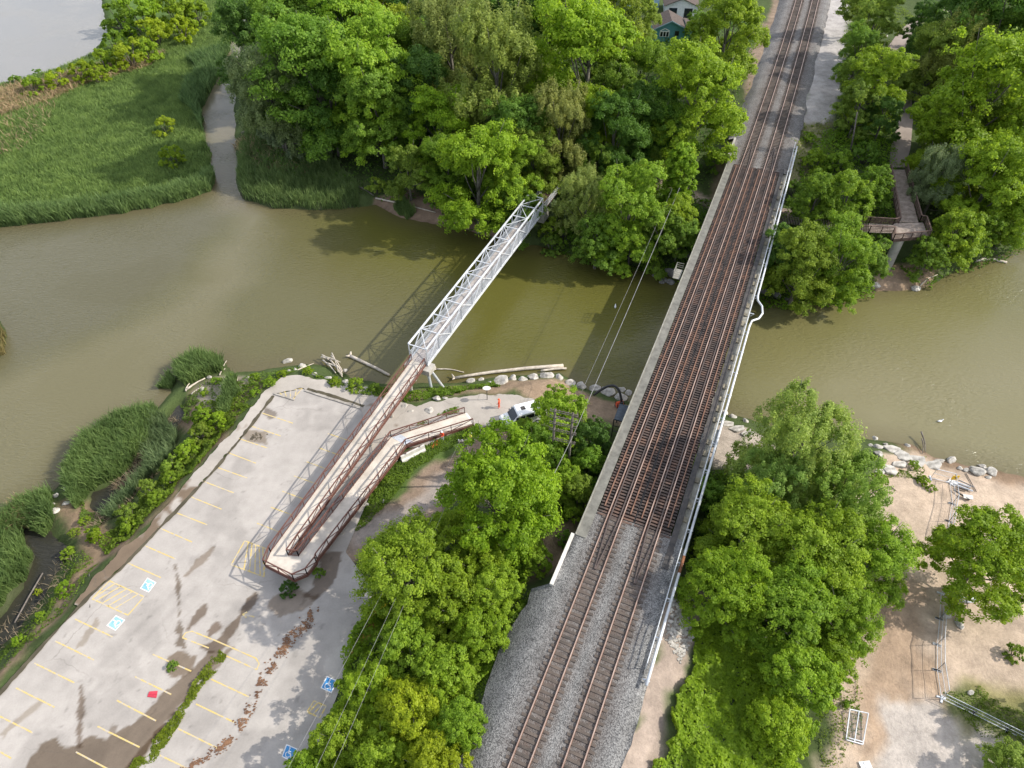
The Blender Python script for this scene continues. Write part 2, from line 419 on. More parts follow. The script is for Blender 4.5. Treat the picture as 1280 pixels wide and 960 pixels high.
def axis(a, b, step, lo, hi, n):
    fine = np.arange(a, b + 1e-6, step)
    g = lambda e, o, n: e + (o - e) * (np.linspace(0, 1, n + 1)[1:] ** 2.4)
    return np.concatenate([g(a, lo, n)[::-1], fine, g(b, hi, n)])
GX = axis(-170, 175, 0.65, -3500, 3500, 22)
GY = axis(10, 275, 0.65, -1500, 4500, 22)
XX, YY = np.meshgrid(GX, GY)
HH = ground_height(XX, YY)

def gz(x, y):
    i = int(np.clip(np.searchsorted(GX, x) - 1, 0, len(GX) - 2)); j = int(np.clip(np.searchsorted(GY, y) - 1, 0, len(GY) - 2))
    fx = (x - GX[i]) / (GX[i + 1] - GX[i]); fy = (y - GY[j]) / (GY[j + 1] - GY[j])
    return float((HH[j, i] * (1 - fx) + HH[j, i + 1] * fx) * (1 - fy) + (HH[j + 1, i] * (1 - fx) + HH[j + 1, i + 1] * fx) * fy)
def gzv(x, y):
    i = np.clip(np.searchsorted(GX, x) - 1, 0, len(GX) - 2); j = np.clip(np.searchsorted(GY, y) - 1, 0, len(GY) - 2)
    fx = (x - GX[i]) / (GX[i + 1] - GX[i]); fy = (y - GY[j]) / (GY[j + 1] - GY[j])
    return (HH[j, i] * (1 - fx) + HH[j, i + 1] * fx) * (1 - fy) + (HH[j + 1, i] * (1 - fx) + HH[j + 1, i + 1] * fx) * fy
def gat(px, py, lift=0.0):
    z = 2.0
    for _ in range(14):
        p = at(px, py, z); z = 0.5 * z + 0.5 * (max(gz(p.x, p.y), 0.0) + lift)
    p = at(px, py, z)
    return Vector((p.x, p.y, max(gz(p.x, p.y), 0.0) + lift))

# ---- ground colours: what each patch is made of
def paint_ground(x, y, h):
    wx = (fbm(x, y, 3.0, 21) - 0.5) * 3.4; wy = (fbm(x, y, 3.0, 25) - 0.5) * 3.4
    X, Y = x + wx, y + wy
    c = np.empty(x.shape + (3,)); c[:] = (0.060, 0.085, 0.028)
    g = fbm(x, y, 9, 30)[..., None]
    c = c * (0.75 + 0.5 * g)
    def zone(px, z, col, feather=0.8, var=0.25, amt=1.0):
        nonlocal c
        d = sdist(X, Y, wp(px, z))
        a = (np.clip(d / feather + 0.5, 0, 1) * amt)[..., None]
        v = (1 - var / 2 + var * fbm(x, y, 2.2, 33))[..., None]
        c = c * (1 - a) + np.array(col) * v * a
    sm = sdist(x, y, marsh)
    a = np.clip(sm / 1.0, 0, 1)[..., None]
    c = c * (1 - a) + np.array((0.075, 0.125, 0.030)) * (0.8 + 0.4 * fbm(x, y, 6, 41))[..., None] * a
    zone([(-20, 115), (60, 100), (140, 70), (220, 60), (190, 80), (110, 108), (60, 130), (0, 150), (-20, 150)], 0.5, (0.34, 0.27, 0.18), 4, 0.5, 0.75)
    # beach
    zone([(1085, 600), (1060, 640), (1090, 690), (1085, 730), (1060, 780), (1050, 840), (1030, 880), (1015, 980), (1600, 980), (1500, 640), (1280, 590), (1215, 575), (1160, 562), (1120, 560)], 1.5,
         (0.43, 0.34, 0.26), 1.0, 0.22)
    zone([(1120, 550), (1160, 556), (1220, 572), (1290, 588), (1400, 620), (1390, 640), (1280, 610), (1200, 586), (1130, 566)], 0.3, (0.24, 0.17, 0.115), 1.4, 0.3)
    zone([(1095, 760), (1120, 700), (1150, 730), (1160, 800), (1170, 870), (1140, 860), (1110, 880), (1085, 960), (1060, 940), (1085, 850)], 2.7, (0.33, 0.235, 0.16), 1.6, 0.4, 0.8)
    zone([(1098, 890), (1125, 868), (1160, 866), (1180, 885), (1215, 915), (1250, 935), (1300, 960), (1300, 1050), (1095, 1050)], 3.0, (0.42, 0.375, 0.335), 0.7, 0.15)
    zone([(1178, 862), (1210, 850), (1270, 860), (1340, 900), (1340, 960), (1250, 935), (1215, 915), (1185, 888)], 3.0, (0.10, 0.125, 0.035), 1.2, 0.5, 0.9)
    zone([(1190, 848), (1240, 840), (1290, 860), (1290, 880), (1220, 868)], 3.0, (0.24, 0.21, 0.09), 1.5, 0.4, 0.7)
    # wheel ruts pressed into the sand
    rut = np.exp(-((np.mod((X * .94 - Y * .34) + 1.2 * fbm(x, y, 9, 44), 1.9) - .95) / .16) ** 2) * (fbm(x, y, 5, 47) > .45)
    a = (np.clip(sdist(X, Y, wp([(1105, 620), (1160, 610), (1180, 700), (1170, 860), (1090, 860), (1100, 740)], 2.2)) / 1.5, 0, 1) * rut * .42)[..., None]
    c = c * (1 - a) + np.array((0.25, 0.185, 0.13)) * a
    # south shore: dirt and path
    zone([(470, 478), (540, 482), (640, 474), (700, 470), (790, 506), (800, 540), (740, 530), (690, 520), (640, 495), (560, 500), (500, 506)], 2.0, (0.26, 0.19, 0.13), 1.0, 0.4)
    zone([(600, 528), (640, 527), (650, 560), (600, 590), (570, 620), (545, 660), (520, 680), (470, 690), (440, 720), (425, 700), (460, 640), (500, 610), (545, 575)], 2.9, (0.25, 0.185, 0.135), 0.8, 0.5)
    zone([(545, 600), (575, 585), (585, 600), (540, 640), (500, 665), (450, 690), (440, 670), (500, 630)], 2.9, (0.30, 0.27, 0.25), 1.5, 0.4, 0.7)
    zone([(472, 600), (508, 572), (552, 550), (588, 534), (597, 540), (572, 553), (540, 572), (520, 588), (500, 610), (478, 640), (455, 660)], 2.9, (0.075, 0.115, 0.028), 0.6, 0.5)
    zone([(880, 530), (930, 540), (970, 560), (960, 600), (900, 590), (880, 570)], 2.7, (0.36, 0.31, 0.26), 0.9, 0.2)
    zone([(690, 620), (720, 600), (735, 640), (700, 720), (660, 740), (665, 690)], 4, (0.20, 0.145, 0.10), 0.8, 0.4)
    zone([(858, 690), (838, 760), (800, 850), (765, 940), (740, 1010), (835, 1010), (845, 900), (855, 840), (880, 780), (890, 720)], 6.8, (0.29, 0.235, 0.195), 0.6, 0.4)
    zone([(448, 770), (474, 765), (470, 790), (440, 830), (428, 812)], 2.9, (0.40, 0.25, 0.06), 0.5, 0.5)
    # west shore mud
    zone([(-60, 900), (0, 830), (60, 770), (100, 720), (105, 690), (85, 660), (70, 625), (100, 615), (120, 640), (140, 680), (180, 660), (240, 590), (240, 540), (220, 520), (230, 490), (300, 470),
          (330, 480), (300, 530), (190, 660), (118, 722), (50, 796), (-60, 920)], 1.6, (0.20, 0.145, 0.095), 1.0, 0.4)
    zone([(245, 478), (300, 468), (320, 478), (290, 510), (262, 520), (245, 500)], 1.0, (0.30, 0.26, 0.20), 1.0, 0.3)
    # reed beds root in green ground
    for rp in REEDS: zone(rp, 0.5, (0.062, 0.072, 0.034), 0.6, 0.4)
    # north shore
    zone([(470, 250), (520, 245), (545, 255), (600, 280), (640, 295), (640, 303), (560, 285), (500, 275), (468, 262)], 0.6, (0.22, 0.155, 0.11), 0.8, 0.4)
    zone([(700, 225), (760, 205), (820, 215), (895, 250), (895, 262), (810, 230), (760, 220), (715, 240)], 4.2, (0.30, 0.24, 0.19), 0.5, 0.2)
    zone([(960, 20), (930, 80), (935, 140), (900, 200), (885, 240), (905, 230), (945, 150), (965, 90), (985, 0), (968, 0)], 7, (0.22, 0.165, 0.12), 1.2, 0.5)
    zone([(1020, -30), (1062, -30), (1060, 40), (1060, 100), (1040, 150), (1005, 165), (1000, 150), (1010, 90)], 8, (0.37, 0.345, 0.325), 1.4, 0.35)
    zone([(1000, 150), (1045, 150), (1030, 190), (1010, 215), (988, 215)], 7.5, (0.20, 0.19, 0.10), 1.0, 0.5)
    zone([(1090, 355), (1100, 335), (1130, 335), (1170, 340), (1150, 362), (1100, 366)], 0.4, (0.30, 0.215, 0.145), 0.8, 0.3)
    zone([(660, 60), (690, 30), (690, 0), (720, -10), (715, 30), (700, 70)], 7, (0.42, 0.36, 0.31), 1.0, 0.2)
    zone([(850, 40), (790, 35), (800, 60), (870, 75), (880, 55)], 8, (0.085, 0.15, 0.03), 1.0, 0.3)
    # near the waterline every bank is wet
    return np.clip(c, 0, 1)

REEDS = [[(82, 600), (100, 560), (150, 525), (195, 513), (203, 524), (188, 553), (166, 578), (140, 600), (112, 613), (95, 640), (88, 620)],
         [(-60, 690), (0, 650), (30, 630), (68, 616), (72, 650), (60, 670), (30, 655), (24, 668), (40, 690), (34, 715), (5, 760), (-60, 830)],
         [(222, 480), (222, 458), (250, 446), (278, 452), (278, 466), (255, 478), (235, 488)],
         [(196, 484), (206, 468), (216, 474), (210, 486)],
         [(195, 530), (206, 520), (222, 545), (215, 580), (190, 600), (165, 625), (150, 640), (140, 655), (128, 648), (160, 610), (188, 570)],
         [(298, 200), (310, 170), (340, 165), (390, 190), (420, 210), (450, 240), (450, 258), (400, 260), (340, 258), (306, 247), (297, 225)],
         [(-60, 392), (-6, 398), (4, 415), (4, 440), (-6, 452), (-60, 465)],
         [(285, 490), (300, 480), (310, 500), (295, 525), (282, 530)],
         [(492, 262), (505, 255), (520, 268), (505, 275)]]
# ------------------------------------------------------------------ ground sheet
gc = paint_ground(XX, YY, HH)
wet = np.clip(1 - (HH - 0.02) / 0.22, 0, 1)[..., None] * 0.45
gc = gc * (1 - wet) + gc * np.array((0.42, 0.38, 0.34)) * wet
ny, nx = XX.shape
idx = np.arange(nx * ny).reshape(ny, nx)
gf = np.stack([idx[:-1, :-1], idx[:-1, 1:], idx[1:, 1:], idx[1:, :-1]], -1).reshape(-1, 4)
gcol = np.concatenate([gc.reshape(-1, 3), np.ones((nx * ny, 1))], 1)

def m_ground(name, attr='col', sp=(2.2, 0.55), bump=0.5, var=(0.72, 1.28)):
    m, nt, b = mat_new(name); N, L = nt.nodes, nt.links
    a = N.new('ShaderNodeAttribute'); a.attribute_name = attr
    tc = N.new('ShaderNodeTexCoord')
    n1 = N.new('ShaderNodeTexNoise'); n1.inputs['Scale'].default_value = sp[0]; n1.inputs['Detail'].default_value = 10; n1.inputs['Roughness'].default_value = 0.75
    n2 = N.new('ShaderNodeTexNoise'); n2.inputs['Scale'].default_value = sp[1]; n2.inputs['Detail'].default_value = 6
    L.new(tc.outputs['Object'], n1.inputs['Vector']); L.new(tc.outputs['Object'], n2.inputs['Vector'])
    ad = N.new('ShaderNodeMath'); ad.operation = 'ADD'
    L.new(n1.outputs[0], ad.inputs[0]); L.new(n2.outputs[0], ad.inputs[1])
    mr = N.new('ShaderNodeMapRange'); mr.inputs[1].default_value = 0.6; mr.inputs[2].default_value = 1.4
    mr.inputs[3].default_value = var[0]; mr.inputs[4].default_value = var[1]; mr.clamp = False
    L.new(ad.outputs[0], mr.inputs[0])
    hs = N.new('ShaderNodeHueSaturation'); L.new(mr.outputs[0], hs.inputs['Value']); L.new(a.outputs['Color'], hs.inputs['Color'])
    L.new(hs.outputs[0], b.inputs['Base Color']); b.inputs['Roughness'].default_value = 0.95; b.inputs['Specular IOR Level'].default_value = 0.15
    bp = N.new('ShaderNodeBump'); bp.inputs['Strength'].default_value = bump; bp.inputs['Distance'].default_value = 0.15
    L.new(n1.outputs[0], bp.inputs['Height']); L.new(bp.outputs[0], b.inputs['Normal'])
    return m
M['ground'] = m_ground('ground_soil', sp=(3.2, 0.7), bump=0.8, var=(0.62, 1.38))
g = link('ground', np_mesh('ground', np.stack([XX, YY, HH], -1).reshape(-1, 3), gf, M['ground'], True, colors={'col': gcol}))
tag(g, kind='structure')

# ------------------------------------------------------------------ water
wx_ = axis(-175, 180, 1.5, -3600, 3600, 14); wy_ = axis(20, 290, 1.5, -1500, 4600, 14)
WX, WY = np.meshgrid(wx_, wy_)
def paint_water(x, y):
    wxn = (fbm(x, y, 14, 51) - 0.5) * 11; wyn = (fbm(x, y, 14, 54) - 0.5) * 8
    X, Y = x + wxn, y + wyn
    c = np.empty(x.shape + (3,)); c[:] = (0.108, 0.100, 0.044)
    def zone(px, col, f, amt=1.0):
        nonlocal c
        a = (np.clip(sdist(X, Y, wp(px, 0)) / f + 0.5, 0, 1) * amt)[..., None]
        c = c * (1 - a) + np.array(col) * a
    zone([(430, 200), (900, 330), (800, 520), (520, 500), (560, 380), (420, 300)], (0.098, 0.094, 0.022), 16)
    zone([(900, 300), (1500, 150), (1700, 720), (1100, 600), (880, 540)], (0.145, 0.134, 0.055), 8)
    zone([(1000, 470), (1500, 380), (1700, 720), (1100, 600)], (0.185, 0.168, 0.090), 14)
    zone([(-400, 480), (0, 470), (140, 415), (260, 350), (300, 300), (270, 240), (300, 235), (345, 290), (330, 350), (200, 520), (60, 620), (-400, 800)], (0.148, 0.134, 0.074), 6, 0.9)
    zone([(-400, 270), (0, 275), (260, 245), (270, 270), (240, 340), (120, 410), (0, 470), (-400, 500)], (0.108, 0.100, 0.058), 6, 0.9)
    zone([(255, 60), (310, 60), (300, 260), (270, 262)], (0.150, 0.130, 0.085), 6)
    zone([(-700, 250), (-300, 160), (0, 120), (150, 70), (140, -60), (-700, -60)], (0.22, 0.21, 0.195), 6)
    d = np.maximum(np.maximum(sdist(x, y, south), sdist(x, y, north)), sdist(x, y, marsh))
    a = (np.clip(1 + d / 4.0, 0, 1) * 0.5 * (y < 140))[..., None]
    c = c * (1 - a) + np.array((0.100, 0.080, 0.042)) * a
    for p in ponds:
        a = np.clip(sdist(x, y, p) / 2 + 1.2, 0, 1)[..., None]
        c = c * (1 - a) + np.array((0.030, 0.029, 0.022)) * a
    return c * .97
wc = np.concatenate([paint_water(WX, WY).reshape(-1, 3), np.ones((WX.size, 1))], 1)
m, nt, b = mat_new('river_water'); N, L = nt.nodes, nt.links
a = N.new('ShaderNodeAttribute'); a.attribute_name = 'col'; L.new(a.outputs['Color'], b.inputs['Base Color'])
b.inputs['Roughness'].default_value = 0.09; b.inputs['IOR'].default_value = 1.333
tc = N.new('ShaderNodeTexCoord'); mp = N.new('ShaderNodeMapping'); mp.inputs['Rotation'].default_value = (0, 0, 0.5); mp.inputs['Scale'].default_value = (0.55, 1.5, 1)
L.new(tc.outputs['Object'], mp.inputs['Vector'])
n1 = N.new('ShaderNodeTexNoise'); n1.inputs['Scale'].default_value = 2.1; n1.inputs['Detail'].default_value = 4; n1.inputs['Distortion'].default_value = 0.6
n2 = N.new('ShaderNodeTexNoise'); n2.inputs['Scale'].default_value = 0.06; n2.inputs['Detail'].default_value = 2
L.new(mp.outputs[0], n1.inputs['Vector']); L.new(tc.outputs['Object'], n2.inputs['Vector'])
mr = N.new('ShaderNodeMapRange'); mr.inputs[1].default_value = 0.42; mr.inputs[2].default_value = 0.62; mr.inputs[3].default_value = 0.22; mr.inputs[4].default_value = 0.75
L.new(n2.outputs[0], mr.inputs[0])
bp = N.new('ShaderNodeBump'); bp.inputs['Distance'].default_value = 0.2
L.new(mr.outputs[0], bp.inputs['Strength']); L.new(n1.outputs[0], bp.inputs['Height']); L.new(bp.outputs[0], b.inputs['Normal'])
M['water'] = m
ny, nx = WX.shape; idx = np.arange(nx * ny).reshape(ny, nx)
wf = np.stack([idx[:-1, :-1], idx[:-1, 1:], idx[1:, 1:], idx[1:, :-1]], -1).reshape(-1, 4)
w = link('river_water', np_mesh('river_water', np.stack([WX, WY, np.zeros_like(WX)], -1).reshape(-1, 3), wf, M['water'], True, colors={'col': wc}))
tag(w, kind='structure')

# ------------------------------------------------------------------ pavements (sheets cut on a fine grid, stains as real soiling)
def sheet(name, poly, z, step, matname, colour_fn, extra=0.0):
    P = np.array(poly); x0, y0 = P.min(0) - 1; x1, y1 = P.max(0) + 1
    xs = np.arange(x0, x1, step); ys = np.arange(y0, y1, step)
    X, Y = np.meshgrid(xs, ys)
    D = lambda a, b_: sdist(a, b_, poly) + ((fbm(a, b_, 1.3, 61) - 0.5) * extra if extra else 0)
    d = D(X, Y)
    idx = np.arange(X.size).reshape(X.shape); ins = d > 0
    keep = (ins[:-1, :-1] | ins[:-1, 1:] | ins[1:, 1:] | ins[1:, :-1])
    f = np.stack([idx[:-1, :-1], idx[:-1, 1:], idx[1:, 1:], idx[1:, :-1]], -1)[keep]
    used = np.unique(f); remap = np.full(X.size, -1); remap[used] = np.arange(len(used))
    x, y, dd = X.ravel()[used].copy(), Y.ravel()[used].copy(), d.ravel()[used]
    o_ = dd < 0                                            # rim vertices slide onto the outline
    for _ in range(3):
        xo, yo = x[o_], y[o_]; d0 = D(xo, yo); e = .03
        gx = (D(xo + e, yo) - d0) / e; gy = (D(xo, yo + e) - d0) / e; g2 = np.maximum(gx * gx + gy * gy, .25)
        x[o_] = xo - np.clip(d0, -step, step) * gx / g2; y[o_] = yo - np.clip(d0, -step, step) * gy / g2
    c = colour_fn(x, y)
    o = link(name, np_mesh(name, np.stack([x, y, np.full_like(x, z)], -1), remap[f], M[matname], False, colors={'col': np.concatenate([c, np.ones((len(c), 1))], 1)}))
    return tag(o, kind='structure')

STAINS = [  # photo outline, colour multiplier, roughness of the edge
    ([(20, 970), (50, 930), (72, 920), (80, 933), (102, 930), (112, 922), (135, 926), (142, 918), (168, 903), (192, 880), (208, 862), (226, 850), (250, 826), (262, 815), (275, 815), (262, 838), (200, 915), (165, 965)], (0.43, 0.37, 0.31)),
    ([(219, 706), (223, 720), (226, 760), (228, 790), (233, 806), (231, 812), (215, 807), (222, 795), (221, 750)], (0.42, 0.37, 0.32)),
    ([(258, 756), (257, 768), (236, 790), (231, 789), (240, 770)], (0.44, 0.38, 0.33)),
    ([(272, 775), (278, 784), (264, 796), (259, 800), (257, 790), (262, 782)], (0.45, 0.38, 0.33)),
    ([(318, 738), (326, 742), (306, 772), (296, 786), (278, 812), (262, 815), (250, 808), (272, 800), (290, 776)], (0.40, 0.34, 0.29)),
    ([(100, 853), (104, 872), (102, 900), (100, 935), (96, 935), (98, 890)], (0.45, 0.39, 0.34)),
    ([(270, 683), (262, 695), (232, 722), (229, 720), (246, 700), (265, 682)], (0.62, 0.56, 0.5)),
    ([(120, 775), (125, 780), (105, 806), (98, 808)], (0.72, 0.68, 0.62)), ([(50, 872), (55, 878), (20, 908), (4, 925), (0, 918), (30, 890)], (0.74, 0.7, 0.64)),
    ([(332, 510), (345, 513), (346, 519), (335, 524), (328, 517)], (0.5, 0.47, 0.44)), ([(300, 546), (310, 538), (334, 540), (334, 556), (310, 553)], (0.62, 0.57, 0.5)),
    ([(208, 820), (225, 812), (245, 822), (240, 840), (215, 850), (205, 840)], (0.5, 0.43, 0.36)), ([(140, 905), (147, 908), (144, 915), (138, 913)], (0.6, 0.55, 0.5)),
    ([(340, 742), (370, 735), (398, 745), (380, 765), (350, 772), (330, 760)], (0.62, 0.56, 0.5)), ([(400, 690), (428, 690), (420, 720), (395, 750), (380, 745), (400, 715)], (0.45, 0.40, 0.36)),
    ([(283, 812), (293, 808), (240, 872), (200, 915), (165, 975), (155, 960), (220, 885)], (0.55, 0.49, 0.42)),
]
def lot_colour(X, Y):
    base = np.array((0.392, 0.362, 0.332))
    c = np.empty(X.shape + (3,)); c[:] = base
    v = 0.86 + 0.20 * fbm(X, Y, 9, 71) + 0.12 * (fbm(X, Y, 1.2, 74) - 0.5)
    c *= v[..., None]
    wob = (fbm(X, Y, 1.6, 77) - 0.5) * 1.5 + (fbm(X, Y, 0.45, 79) - 0.5) * 0.6
    for px, mul in STAINS:
        d = sdist(X, Y, wp(px, LOT_Z)) + wob * 0.55
        a = np.clip(d / 0.14 + 0.5, 0, 1)[..., None]
        c = c * (1 - a) + c * np.array(mul) * a
    # old patches, tyre tracks, faint small blotches and hairline seams
    pt = fbm(X, Y, 4.5, 88, 4); c *= (1 - .14 * np.clip((pt - .56) * 14, 0, 1))[..., None]
    u = X * .83 - Y * .55; v2 = X * .55 + Y * .83
    tyre = np.exp(-((np.mod(u + .8 * np.sin(v2 * .05), 7.5) - 3.2) / .28) ** 2) + np.exp(-((np.mod(u + .8 * np.sin(v2 * .05), 7.5) - 4.8) / .28) ** 2)
    c *= (1 - .09 * tyre * np.clip((fbm(X, Y, 11, 90) - .4) * 4, 0, 1))[..., None]
    sp = np.clip((fbm(X, Y, 0.55, 83, 2) - 0.80) * 9, 0, 1)[..., None] * 0.5
    c *= 1 - sp * 0.55
    seam = np.abs(np.sin(0.14 * (X * 0.83 - Y * 0.55) + 0.6 * fbm(X, Y, 8, 85)))
    c *= (1 - 0.10 * np.clip(1 - seam / 0.012, 0, 1))[..., None]
    return c
def walk_colour(X, Y):
    c = np.empty(X.shape + (3,)); c[:] = (0.385, 0.35, 0.31)
    c *= (0.80 + 0.36 * fbm(X, Y, 3, 91))[..., None]
    t = np.clip((58 - Y) / 16, 0, 1) * (X < -28)
    dirt = np.clip((fbm(X, Y, 1.8, 94) - 0.74 + 0.42 * t) * 9, 0, 1)[..., None]
    return c * (1 - dirt) + np.array((0.16, 0.12, 0.085)) * dirt
M['asphalt'] = m_ground('worn_asphalt', sp=(5.0, 0.7), bump=0.12, var=(0.84, 1.13))
def add_cracks(m, scale=0.11, width=0.009, depth=0.34):
    nt = m.node_tree; N, L = nt.nodes, nt.links; b = N['Principled BSDF']; src = b.inputs['Base Color'].links[0].from_socket
    tc = N.new('ShaderNodeTexCoord'); wn_ = N.new('ShaderNodeTexNoise'); wn_.inputs['Scale'].default_value = .9; wn_.inputs['Detail'].default_value = 5
    L.new(tc.outputs['Object'], wn_.inputs['Vector'])
    mv = N.new('ShaderNodeMixRGB'); mv.blend_type = 'LINEAR_LIGHT'; mv.inputs[0].default_value = .55
    L.new(tc.outputs['Object'], mv.inputs[1]); L.new(wn_.outputs['Color'], mv.inputs[2])
    vo = N.new('ShaderNodeTexVoronoi'); vo.feature = 'DISTANCE_TO_EDGE'; vo.inputs['Scale'].default_value = scale; L.new(mv.outputs[0], vo.inputs['Vector'])
    mr = N.new('ShaderNodeMapRange'); mr.inputs[1].default_value = 0; mr.inputs[2].default_value = width; mr.inputs[3].default_value = depth; mr.inputs[4].default_value = 0
    L.new(vo.outputs['Distance'], mr.inputs[0])
    mk = N.new('ShaderNodeTexNoise'); mk.inputs['Scale'].default_value = .10; L.new(tc.outputs['Object'], mk.inputs['Vector'])
    mm = N.new('ShaderNodeMapRange'); mm.inputs[1].default_value = .54; mm.inputs[2].default_value = .66; L.new(mk.outputs[0], mm.inputs[0])
    mu = N.new('ShaderNodeMath'); mu.operation = 'MULTIPLY'; L.new(mr.outputs[0], mu.inputs[0]); L.new(mm.outputs[0], mu.inputs[1])
    mx = N.new('ShaderNodeMixRGB'); mx.inputs[2].default_value = (.10, .09, .075, 1); L.new(mu.outputs[0], mx.inputs[0]); L.new(src, mx.inputs[1]); L.new(mx.outputs[0], b.inputs['Base Color'])
add_cracks(M['asphalt'])
sheet('parking_lot', lot, LOT_Z, 0.22, 'asphalt', lot_colour)
sheet('walkway', walk, LOT_Z + 0.05, 0.22, 'asphalt', walk_colour, 0.9)

# kerb lines with soil and weeds along the lot edge
def ribbon(name, px, z, w, mat, h=0.06, kind='structure', seed=1):
    mb = MB(); pts = [at(a, b, z) for a, b in px]
    for p, q in zip(pts, pts[1:]):
        n = max(1, int((q - p).length / 1.2))
        for i in range(n):
            a = p.lerp(q, i / n); b_ = p.lerp(q, (i + 1) / n)
            mb.beam(a, b_, w * random.uniform(0.75, 1.2), h * random.uniform(0.8, 1.3))
    return tag(mb.build(name, mat), kind=kind)
M['soil'] = m_noise('dark_soil', (0.045, 0.038, 0.026), (0.13, 0.105, 0.07), 1.8, 9, 0.95, bump=0.4)
M['kerb'] = m_noise('kerb_concrete', (0.22, 0.20, 0.175), (0.38, 0.35, 0.31), 1.2, 8, 0.9)
def soil_colour(X, Y):
    c = np.empty(X.shape + (3,)); c[:] = (0.075, 0.066, 0.045); return c * (0.6 + 1.0 * fbm(X, Y, .8, 98))[..., None]
def soil_line(px, w, ex):
    P = [at(a, b_, LOT_Z) for a, b_ in px]; L1 = []; R1 = []
    for k, p in enumerate(P):
        d = (P[min(k + 1, len(P) - 1)] - P[max(k - 1, 0)]).normalized(); n = Vector((-d.y, d.x, 0)) * w / 2
        L1.append(tuple((p + n)[:2])); R1.append(tuple((p - n)[:2]))
    sheet('kerb_soil', L1 + R1[::-1], LOT_Z + 0.062, 0.12, 'asphalt', soil_colour, ex)
soil_line([(-40, 906), (0, 867), (40, 822), (112, 745), (150, 713), (200, 660), (260, 597), (300, 550), (342, 495)], .36, .45)
ribbon('kerb_edge', [(381, 488), (415, 499), (452, 511)], LOT_Z + 0.06, 0.30, M['kerb'], 0.16)
soil_line([(384, 486), (418, 496), (455, 508)], .45, .4)
ribbon('kerb_edge', [(342, 492), (368, 500)], LOT_Z + 0.05, 0.25, M['kerb'], 0.16)
ribbon('kerb_edge', [(590, 527), (612, 540), (640, 525), (680, 528)][0:1] + [(597, 535), (632, 525), (662, 522)], LOT_Z + 0.06, 0.25, M['kerb'], 0.16)

# painted marks
def paint(name, quads, mat, z=LOT_Z + 0.008):
    mb = MB()
    for q in quads:
        mb.add([(p[0], p[1], z) for p in q], [tuple(range(len(q)))])
    o = mb.build(name, mat); me = o.data
    if me.polygons[0].normal.z < 0: me.flip_normals()
    return tag(o, kind='structure')
def strip(p, q, w):
    p = Vector(p[:2]); q = Vector(q[:2]); d = (q - p).normalized(); n = Vector((-d.y, d.x)) * w / 2
    return [p - n, q - n, q + n, p + n]
def L2(a, b, w=0.13): return strip(at(*a, LOT_Z), at(*b, LOT_Z), w)
stall = [((327, 516), (366, 529)), ((312, 532), (351, 545)), ((298, 548), (334, 560)), ((283, 565), (320, 579)), ((265, 582), (309, 597.5)), ((250, 600), (292, 616)), ((231, 618), (277, 636.5)),
         ((218, 640), (259, 656)), ((197, 659), (240, 677.5)), ((176, 680), (220, 699)), ((158, 703), (201, 722)), ((94, 774), (140.6, 796)), ((68.5, 801), (117.5, 825)), ((43, 829), (93, 853.5)),
         ((20, 860), (68, 884)), ((-5, 893), (41, 916)), ((-30, 921), (14, 948)), ((191, 818), (239, 839)), ((169, 846), (214, 868)), ((146, 875.5), (195, 901)), ((122, 908), (174.5, 934)),
         ((95, 940), (140, 964)), ((264, 849), (311, 871)), ((245, 880), (293, 903)), ((222, 910.5), (271.5, 935)), ((200, 944), (245, 966)), ((410, 542), (440, 552)), ((399, 560), (427, 570)),
         ((383, 577), (410, 587)), ((367.5, 595), (396, 605)), ((353, 614), (380, 624)), ((338.5, 634), (366, 644)), ((321.5, 654), (348, 664.5))]
for a, b_ in stall: paint('parking_line', [L2(a, b_)], M['yellow_paint'])
def poly_lines(name, loops, mat, w=0.13):
    qs = []
    for lp in loops:
        for a, b_ in zip(lp, lp[1:]): qs.append(L2(a, b_, w))
    for i, q in enumerate(qs): pass
    mb = MB()
    for i, q in enumerate(qs): mb.add([(p[0], p[1], LOT_Z + 0.008 + 0.0015 * (i % 5)) for p in q], [(0, 1, 2, 3)])
    return tag(mb.build(name, mat), kind='structure')
poly_lines('island_outline', [[(228, 797), (261, 810)], [(228, 797), (232, 791), (240, 789), (270, 801), (320, 823), (324, 830), (321, 837), (283, 820)]], M['yellow_paint'])
def hatch(q, n, flip=False):
    q = [Vector(p) for p in q]; A, B, C_, D = q
    ls = [[A, B, C_, D, A]]
    for i in range(1, n):
        t = i / n
        ls.append([A.lerp(B, t), D.lerp(C_, max(0, t - 0.22))] if not flip else [A.lerp(B, t), D.lerp(C_, min(1, t + 0.22))])
    return [[tuple(p) for p in l] for l in ls]
poly_lines('hatched_bay', hatch([(137, 726), (180, 746), (160, 769), (115, 748.5)], 6), M['yellow_paint'])
poly_lines('hatched_bay', hatch([(306, 676), (333, 686), (330, 721), (289, 706)], 6, True), M['yellow_paint'])
poly_lines('hatched_bay', hatch([(392.5, 876), (407.7, 882.7), (399.8, 897), (383.8, 890)], 3), M['yellow_paint'])
tri = [(341, 491), (378, 485.6), (366, 499)]
poly_lines('hatched_corner', [[*tri, tri[0]]] + [[(341 + 37 * t, 491 - 5.4 * t), (341 + 25 * t + 7, 491 + 8 * t + 1.5)] for t in (0.2, 0.4, 0.6, 0.8)], M['yellow_paint'], 0.11)
poly_lines('direction_arrow', [[(318, 771), (304, 768)], [(309, 765), (303.5, 767.8), (308, 772)]], M['yellow_paint'], 0.16)

